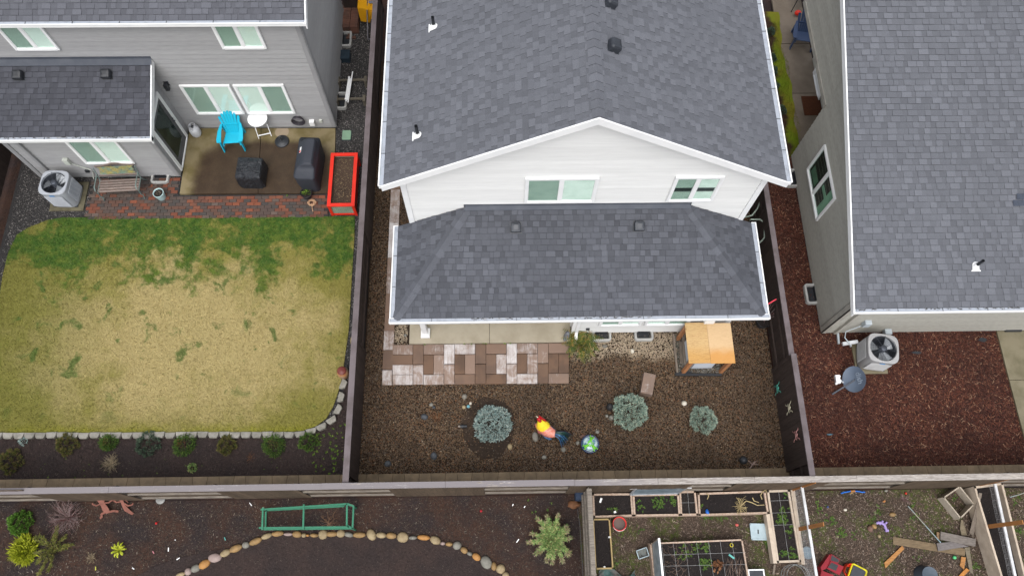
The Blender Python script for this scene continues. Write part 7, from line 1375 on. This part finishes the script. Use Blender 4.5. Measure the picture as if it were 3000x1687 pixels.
# right-hand raised bed
bed_('tall pale-boarded raised bed at the right edge with black soil', [(1945, 318), (2310, 270), (2640, 1600), (2330, 1600)], zI, .05, .22, m=BWP, h=.42, seed=9)
a_, b_ = zI(2150, 300, .42), zI(2430, 1600, .42); mesh_screen('second wire mesh screen with white bar over the right-hand bed', a_, b_, .38, .62, (), 5)
for x, y, h_, lab in ((1870, 322, 1.62, 'orange wooden stake beside the back fence at the right-hand bed'), (1990, 840, 1.72, 'orange wooden stake midway along the right-hand bed')): p = zI(x, y, SY); q = MB(); q.bar(p, p+Vector((0, 0, h_-SY)), .095, .022, up=(1, 0, 0)); solo(q, 'wooden_stake', OR, lab, 'stake', group='orange stakes at the right-hand bed')
# window screen leaning on the back fence
T = thing('window_screen', 'aluminium window screen leaning against the back fence over the beds', 'window screen', zG(1700, 385, BZ)); b = Vector(T.location); c = [zG(1372, 388, .22)-b, zG(1925, 372, .22)-b, zG(2040, 300, .85)-b, zG(1450, 306, .85)-b]
for i in range(4): q = MB(); q.bar(c[i], c[(i+1) % 4], .045, .02); q.build('frame_bar', mat('dull_aluminium', (.36, .37, .39), (.27, .28, .3), sc=5, rough=.5, metal=.3) if i == 0 else bpy.data.materials['dull_aluminium'], T)
SCR = m_glass('screen_mesh', (.55, .6, .65), .2); q = MB(); q.slab([p*.98+(sum(c, Vector())/4)*.02 for p in c], .004); q.build('mesh_panel', mat('screen_haze', (.16, .20, .23), (.10, .13, .15), sc=5, rough=.5), T)
q = MB(); q.bar(zG(2035, 305, .85), zG(2085, 307, .85), .05, .02); q.bar(zG(1365, 315, .8), zG(1450, 312, .8), .05, .02); solo(q, 'pale_batten', WW, 'pale batten behind the leaning window screen', 'batten')
# leaning frame at the big bed
T = thing('window_screen', 'white-framed old window leaning inside the string-gridded bed', 'window frame', zO(540, 700, BZ)); b = Vector(T.location); c = [zO(450, 380, BZ)-b, zO(530, 1500, BZ)-b, zO(720, 1500, .75)-b, zO(590, 262, .75)-b]
for i in range(4): q = MB(); q.bar(c[i], c[(i+1) % 4], .05 if i == 2 else .035, .03); q.build('frame_bar', WHITE if i == 2 else WPL, T)
q = MB(); q.slab(c, .004); q.build('mesh_panel', mat('old_pane', (.28, .33, .36), (.18, .22, .24), sc=7, rough=.4), T)
# bucket, lids, trays
BR_ = mat('red_bucket', (.70, .05, .04), (.60, .04, .035), sc=3, rough=.4, bump=.03); c = zG(1225, 740, SY); T = thing('bucket', 'red plastic bucket part-filled with dark water by the beds', 'bucket', (c.x, c.y, SY)); q = MB(); q.lathe([(.135, 0), (.165, .36), (.172, .37), (.172, .385), (.155, .385), (.150, .30)], 32, cap=False); q.lathe([(.135, 0), (.001, 0)], 32, cap=False); q.build('bucket_body', BR_, T); q = MB(); q.lathe([(.150, .30), (.001, .30)], 30, cap=False); q.build('water', mat('dark_water', (.13, .10, .085), sc=2, rough=.1, bump=0), T); q = MB(); q.tube([(math.cos(a*.3+3.6)*.175, math.sin(a*.3+3.6)*.175, .35) for a in range(8)], .005, 5); q.build('handle', WHITE, T)
LB = mat('pale_blue_plastic', (.42, .52, .56), (.34, .43, .47), sc=5, rough=.5)
p = [zH(850, 790, SY+.06), zH(1035, 795, SY+.06), zH(1062, 988, SY+.06), zH(872, 985, SY+.06)]; ctr = sum(p, Vector())/4; T = thing('storage_box_top', 'pale blue-grey square plastic lid with a dark slot beside the wide bed', 'lid', (ctr.x, ctr.y, SY)); b = Vector(T.location); q = MB(); q.slab([x-b for x in p], .05, down=(0, 0, -1)); q.build('lid_top', LB, T)
for i in range(4): q = MB(); q.bar(p[i]-b, p[(i+1) % 4]-b, .03, .025); q.build('rim', LB, T)
q = MB(); q.bar(zH(950, 862, SY+.064)-b, zH(953, 915, SY+.064)-b, .03, .008); q.build('slot', BLACKPL, T)
T = thing('plastic_tray', 'grey translucent plastic tray lying left of the big string-gridded bed', 'tray', (*zG(1515, 1070, SY)[:2], SY)); b = Vector(T.location); GT = mat('grey_translucent', (.17, .19, .18), (.12, .135, .125), sc=5, rough=.35); tp = [zG(1445, 1040, SY+.1)-b, zG(1560, 1000, SY+.1)-b, zG(1592, 1095, SY+.1)-b, zG(1475, 1135, SY+.1)-b]; q = MB(); q.slab([p-Vector((0, 0, .09)) for p in tp], .01, down=(0, 0, -1)); q.build('tray_floor', GT, T)
for i in range(4): q = MB(); q.slab([tp[i]-Vector((0, 0, .1)), tp[(i+1) % 4]-Vector((0, 0, .1)), tp[(i+1) % 4], tp[i]], .006); q.build('tray_side', GT, T); q = MB(); q.bar(tp[i], tp[(i+1) % 4], .02, .012); q.build('rim', LB, T)
c = zH(930, 1420, SY+.25); T = thing('storage_bin', 'white-rimmed plastic bin at the lower picture edge between the beds', 'bin', (c.x, c.y-.05, SY)); q = MB(); loft(q, [rrect(.17, .13, .03, 0), rrect(.19, .15, .03, .22)]); q.build('bin_body', ACD, T); q = MB()
for s_ in ((-.2, -.16, .2, -.13), (-.2, .13, .2, .16), (-.2, -.13, -.17, .13), (.17, -.13, .2, .13)): q.box(s_[0], s_[2], s_[1], s_[3], .225, .25)
q.build('rim', WHITE, T)
q = MB(); rr = random.Random(6); c = zG(1200, 1300, SY)
gx, gy = 16, 7
for j in range(gy+1):
    for i in range(gx+1): q.v.append((c.x-.42+i*.055+rr.uniform(-.01, .01), c.y-.18+j*.055*(.6+.4*math.sin(i*.4)), SY+.10+rr.uniform(-.05, .06)))
for j in range(gy):
    for i in range(gx): k = j*(gx+1)+i; q.f.append((k, k+1, k+gx+2, k+gx+1)); q.sm.append(True)
for k in list(range(gx+1)): pass
solo(q, 'crumpled_tarp', mat('teal_tarp', (.045, .11, .105), (.12, .085, .075), sc=3, rough=.5, bump=.5, bsc=14), 'crumpled teal and brown tarpaulin at the lower picture edge', 'tarpaulin')
def blobthing(zf, x, y, r, m, name, label, cat, z=SY, rot=0, nz=.1):
    q = MB(); q.blob((0, 0, 0), r, 12, 7, nz, rot, seed=int(x)); o = solo(q, name, m, label, cat, (0, 0, 0)); o.location = zf(x, y, z+r[2]*.8); return o
BLU = mat('bright_blue', (.02, .16, .60), (.02, .12, .45), sc=4, rough=.5); blobthing(zG, 2267, 590, (.045, .07, .035), BLU, 'blue_glove', 'bright blue glove lying at the edge of the long bed', 'glove', BZ-.05, .2, .2)
tagm(zG, 1030, 455, 1.2, .11, .05, WHITE, 'white plant label in the bed section behind the red bucket', BZ-.05, group='plant labels in the raised beds'); tagm(zG, 1195, 590, .3, .055, .05, WHITE, 'square white plant label right above the red bucket', BZ-.05, group='plant labels in the raised beds'); tagm(zG, 1130, 882, .1, .045, .04, WHITE, 'white plant label at the right edge of the narrow bed', BZ-.05, group='plant labels in the raised beds'); tagm(zG, 1073, 1226, .4, .04, .035, WHITE, 'white plant label at the foot of the narrow bed', BZ-.05, group='plant labels in the raised beds'); tagm(zO, 2155, 655, -.7, .15, .045, TURQT, 'turquoise plant label in the string-gridded bed', BZ-.05, group='plant labels in the raised beds')
q = MB(); c = zO(2160, 410, BZ-.03); q.tube([c+Vector((math.cos(a*.524)*.04, math.sin(a*.524)*.04, 0)) for a in range(13)], .010, 6, False); solo(q, 'yellow_ring', mat('yellow_plastic_ring', (.62, .52, .03), sc=4), 'small yellow ring in the string-gridded bed', 'ring')
blobthing(zH, 683, 803, (.045, .035, .03), mat('coral_plastic', (.70, .15, .13), sc=4), 'coral_toy', 'small coral-pink plastic piece left of the pale blue lid', 'toy')
twigs('dry_yellow_stems', 'thick pale yellow dried stalks in the long bed by the back fence', 'dry plant', zH(720, 565, BZ-.03), .22, .1, mat('yellow_stalk', (.50, .40, .20), (.38, .30, .16), sc=6), 34, .007, 41, 2)
q = MB(); rr = random.Random(5)
for pts in (((720, 570), (800, 500), (870, 520), (940, 555), (1030, 550)), ((1000, 480), (980, 430), (1010, 380), (1050, 365), (1055, 400)), ((880, 460), (900, 500), (960, 520)), ((300, 410), (330, 430), (310, 480))): q.tube([zH(x, y, BZ+.03) for x, y in pts], .014, 6, r2=.009)
solo(q, 'dry_stalks', bpy.data.materials['yellow_stalk'], 'long curled yellow dried stalks draped over the bed corner', 'dry plant')
q = MB(); rr = random.Random(15)
for k in range(46):
    x, y = rr.uniform(650, 1250), rr.uniform(360, 1050); a = rr.uniform(0, 3.14); L_ = rr.uniform(60, 260); q.tube([zO(x+math.cos(a+t*.35)*L_*t/4, y+math.sin(a+t*.35)*L_*t/4, BZ-.03+.05*math.sin(t)) for t in range(5)], .0035, 4, False)
for k in range(60):
    x, y = rr.uniform(1980, 2400), rr.uniform(640, 1150); a = rr.uniform(1.1, 2.0); L_ = rr.uniform(100, 300); q.tube([zO(x+math.cos(a)*L_*t/3, y+math.sin(a)*L_*t/3, BZ-.03+.06*math.sin(t)) for t in range(4)], .0035, 4, False)
solo(q, 'dry_vines', mat('dry_vine', (.24, .165, .125), (.16, .11, .09), sc=5), 'tangled dry vines lying across the string-gridded bed', 'dry vines', kind='stuff')
q = MB(); random.seed(22)
for k in range(60): a = random.uniform(0, 6.28); r_ = random.uniform(0, .15); k_ = random.uniform(.1, 1); c = zO(1850+math.cos(a)*100*k_, 850+math.sin(a)*190*k_, BZ-.02); tri(q, c, Vector((math.cos(a), math.sin(a), .6)).normalized(), .09, .03)
solo(q, 'rusty_leaf_plant', LF['brown'], 'plant with broad rusty-brown leaves in the string-gridded bed', 'plant')
pipe(zH, [(1160, 1300, SY+.04), (1140, 1425, SY+.04)], .03, WPL, 'short_log', 'short grey wood offcut at the foot of the wide-boarded bed', 'offcut')
q = MB(); c = zH(1380, 1420, SY)
for k, (rx, z) in enumerate(((.30, .05), (.30, .25), (.28, .42))): q.tube([(c.x+math.cos(a*.314)*rx, c.y-.05+math.sin(a*.314)*rx*.9, SY+z) for a in range(21)], .006, 5, False)
for k in range(14): a = k*.449; q.tube([(c.x+math.cos(a)*.30, c.y-.05+math.sin(a)*.27, SY), (c.x+math.cos(a)*.28, c.y-.05+math.sin(a)*.25, SY+.42)], .004, 4, False)
solo(q, 'wire_cage', mat('galvanised_wire', (.30, .32, .32), sc=5, rough=.4, metal=.4), 'round wire plant cage at the lower end of the wide-boarded bed', 'wire cage')
q = MB(); c = zH(1560, 1155, SY+.1); q.lathe([(.10, .0), (.135, .16), (.15, .165), (.13, .15), (.001, .14)], 22, c=(c.x, c.y)); q.v = [(a, b_, z+SY) for a, b_, z in q.v]; solo(q, 'grey_blue_pot', mat('grey_blue', (.17, .23, .27), sc=4), 'grey-blue pot seen through the wire mesh screen', 'plant pot')

# ------------------------------------------------------------------ rough ground at the right
T = thing('box_frame', 'empty pale wooden box frame lying near the back fence', 'wooden frame', (*zI(1715, 530, SY)[:2], SY)); b = Vector(T.location); h_ = .30; ct = [zI(1560, 455, SY+h_)-b, zI(1770, 310, SY+h_)-b, zI(1958, 545, SY+h_)-b, zI(1780, 725, SY+h_)-b]; PW = mat('pale_plank', (.42, .37, .30), (.33, .28, .22), sc=4, rough=.8, rv=.1, bump=.4, stretch=(3, 3, 10))
for i in range(4): q = MB(); a_, e_ = ct[i], ct[(i+1) % 4]; q.slab([a_-Vector((0, 0, h_)), e_-Vector((0, 0, h_)), e_, a_], .03); q.build('board', PW, T)
boards = [([(930, 950), (1840, 1100), (1830, 1190), (930, 1045)], .04, 'longest brown board lying on the rough ground', (.20, .145, .085)), ([(1530, 885), (1972, 978), (1965, 1072), (1525, 985)], .16, 'grey weathered board resting on the brown one', (.20, .175, .155)), ([(1480, 1030), (1700, 1012), (1885, 1070), (1500, 1130)], .10, 'short purplish-grey board under the pole end', (.19, .17, .165)),
          ([(1480, 890), (1525, 895), (1522, 985), (1480, 975)], .10, 'small brown offcut at the left end of the grey board', (.28, .18, .10)), ([(1785, 735), (1808, 745), (1862, 935), (1790, 930), (1772, 850)], .05, 'narrow board pointing up to the empty box frame', (.22, .18, .12)), ([(1830, 1085), (1890, 1080), (1940, 1420), (1895, 1390)], .05, 'narrow greenish board below the crossed boards', (.20, .17, .12)),
          ([(1045, 1062), (1072, 1100), (835, 1345), (820, 1275)], .05, 'orange cut board lying at an angle on open ground', (.44, .21, .07)), ([(1790, 1200), (1845, 1210), (1822, 1360), (1772, 1310)], .05, 'short orange offcut left of the narrow greenish board', (.44, .21, .07)), ([(1850, 1342), (1892, 1372), (1760, 1500), (1700, 1500)], .05, 'orange offcut at the lower picture edge', (.50, .21, .05))]
for i, (pp, h_, lab, col) in enumerate(boards): q = MB(); q.slab([zI(x, y, SY+h_) for x, y in pp], .028, down=(0, 0, -1)); solo(q, 'loose_board', mat('loose_board_%d' % i, col, tuple(c*.65 for c in col), sc=5, rough=.8, bump=.4, stretch=(2, 9, 9)), lab, 'board')
q = MB(); q.slab([zI(2012, 400, .48), zI(2050, 405, .48), zI(1940, 945, SY+.02), zI(1890, 905, SY+.02)], .02); solo(q, 'leaning_panel', WPL, 'narrow grey panel leaning on the side of the right-hand bed', 'panel')
q = MB(); q.tube([zI(1118, 565, SY+.05), zI(1230, 690, SY+.07), zI(1530, 1025, SY+.2)], .014, 8); solo(q, 'thin_pole', mat('teal_pole', (.24, .33, .36), (.30, .27, .20), sc=3, rough=.5), 'thin grey-blue pole lying from the grass tuft to the crossed boards', 'pole')
q = MB(); q.tube([zI(2400, 452, SY+.3), zI(2500, 425, SY+.35), zI(2600, 392, SY+.4)], .012, 8); solo(q, 'thin_pole', bpy.data.materials['teal_pole'], 'pale thin pole with a green joint at the right picture edge', 'pole')
PUR = mat('purple_plastic', (.33, .25, .52), (.27, .20, .44), sc=4, rough=.5); q = MB(); f_ = lambda x, y, z=.05: zI(x, y, SY+z)
q.tube([f_(720, 778, .02), f_(750, 770), f_(785, 775), f_(820, 800), f_(835, 840), f_(850, 868), f_(870, 872)], .035, 8); q.tube([f_(790, 775), f_(798, 750)], .03, 7); q.tube([f_(825, 790), f_(850, 768)], .025, 7); q.tube([f_(845, 865), f_(838, 885)], .03, 7); q.tube([f_(755, 775), f_(770, 800)], .022, 7); solo(q, 'toy_animal', PUR, 'lavender plastic toy animal lying on the rough ground', 'toy')
T = thing('toy_bow', 'blue toy bow with an orange grip lying below the back fence', 'toy bow', zI(425, 385, SY)); b = Vector(T.location)
q = MB(); q.tube([f_(275, 405)-b, f_(310, 392)-b, f_(350, 385)-b, f_(395, 376)-b], .018, 7); q.build('bow_limb', BLU, T); q = MB(); q.tube([f_(450, 375)-b, f_(500, 380)-b, f_(540, 390)-b, f_(575, 388)-b], .018, 7); q.build('bow_limb', BLU, T); q = MB(); q.tube([f_(395, 376)-b, f_(450, 375)-b], .024, 7); q.build('grip', OR, T)
for x, y, r, col, lab in ((1090, 405, .03, (.7, .05, .04), 'small red ball on the ground below the back fence'), (1702, 1210, .045, (.10, .52, .20), 'small bright green ball below the long brown board'), (107, 575, .03, (.07, .09, .22), 'small dark blue ball near the mesh screen')): blobthing(zI, x, y, (r, r, r), mat('ball_'+lab.split()[1], col, sc=3, rough=.5), 'ball', lab, 'ball', nz=.0)
q = MB(); q.slab([f_(820, 490), f_(840, 500), f_(822, 522), f_(798, 510)], .02, down=(0, 0, -1)); solo(q, 'wood_chip', OR, 'small square orange wood chip on the rough ground', 'wood chip')
DB = mat('dark_bucket', (.035, .045, .06), (.045, .055, .07), sc=4, rough=.5); DBT = mat('bucket_base', (.075, .095, .12), (.06, .08, .10), sc=6, rough=.5); c = zI(1295, 1420, SY); T = thing('upturned_bucket', 'dark blue-grey bucket turned upside down at the lower picture edge', 'bucket', (c.x, c.y-.02, SY)); q = MB(); q.lathe([(.22, 0), (.225, .02), (.21, .05), (.195, .36), (.188, .375)], 32, cap=False); q.build('bucket_body', DB, T); q = MB(); q.lathe([(.188, .375), (.17, .368), (.001, .366)], 32, cap=False); q.build('bucket_base', DBT, T)
DR = mat('dark_red_plastic', (.26, .012, .022), (.21, .01, .018), sc=3, rough=.4); T = thing('toy_truck', 'dark red plastic toy truck with an open bed beside the mesh screen', 'toy truck', (*zI(190, 1320, SY)[:2], SY)); b = Vector(T.location)
def tb(pts, z, th, m, nm): q = MB(); q.slab([zI(x, y, SY+z)-b for x, y in pts], th, down=(0, 0, -1)); q.build(nm, m, T)
tb([(150, 1165), (262, 1235), (230, 1300), (130, 1250)], .28, .26, DR, 'rear_body'); tb([(160, 1180), (250, 1238), (240, 1275), (145, 1245)], .288, .004, BLACKPL, 'rear_opening'); tb([(20, 1330), (135, 1165), (160, 1255), (95, 1345), (30, 1380)], .27, .24, DR, 'side_body')
tb([(150, 1252), (310, 1325), (255, 1432), (100, 1350)], .30, .03, DR, 'cargo_bed'); tb([(155, 1272), (240, 1310), (212, 1378), (108, 1335)], .305, .004, BLACKPL, 'bed_opening'); tb([(30, 1372), (180, 1430), (190, 1480), (10, 1480)], .22, .2, DR, 'cab')
T = thing('toy_sand_bowl', 'bright orange-red plastic bowl tipped on its side behind the toy truck', 'toy bowl', (*zI(315, 1335, SY)[:2], SY), rot=(.45, .55, 0)); q = MB(); q.lathe([(.06, .0), (.13, .05), (.165, .14), (.17, .15), (.15, .14), (.12, .06), (.05, .015), (.001, .012)], 28); q.build('bowl', mat('orange_red_plastic', (.78, .06, .025), sc=2, rough=.4), T)
T = thing('toy_scoop', 'yellow-rimmed dark toy tray at the lower picture edge', 'toy', (*zI(450, 1430, SY)[:2], SY), -.5); q = MB(); loft(q, [rrect(.18, .2, .05, 0), rrect(.20, .22, .05, .12), rrect(.20, .22, .05, .14), rrect(.17, .19, .04, .14), rrect(.16, .18, .04, .05)]); q.build('tray', mat('lemon_plastic', (.70, .62, .02), sc=3, rough=.4), T); q = MB(); loft(q, [rrect(.158, .178, .04, .052), rrect(.156, .176, .04, .145)]); q.build('insert', mat('slate_plastic', (.05, .055, .065), sc=3, rough=.5), T)
twigs('dry_grass_clump', 'pale dry grass tuft behind the dark red toy truck', 'dry plant', zI(60, 1180, SY), .16, .15, LF['straw'], 50, .003, 44, 1)
twigs('dry_grass_clump', 'dark dry weed tuft at the top end of the thin grey-blue pole', 'dry plant', zI(1060, 480, SY), .15, .1, LF['redtwig'], 50, .003, 45, 1)
q = MB(); c = zG(790, 700, SY); q.tube([zG(760, 560, SY+.1), zG(790, 750, SY+.1), zG(825, 1336, SY+.1)], .007, 6); solo(q, 'guide_wire', mat('dark_wire', (.10, .10, .11), sc=4), 'thin dark wire running along the left of the dividing fence', 'wire')
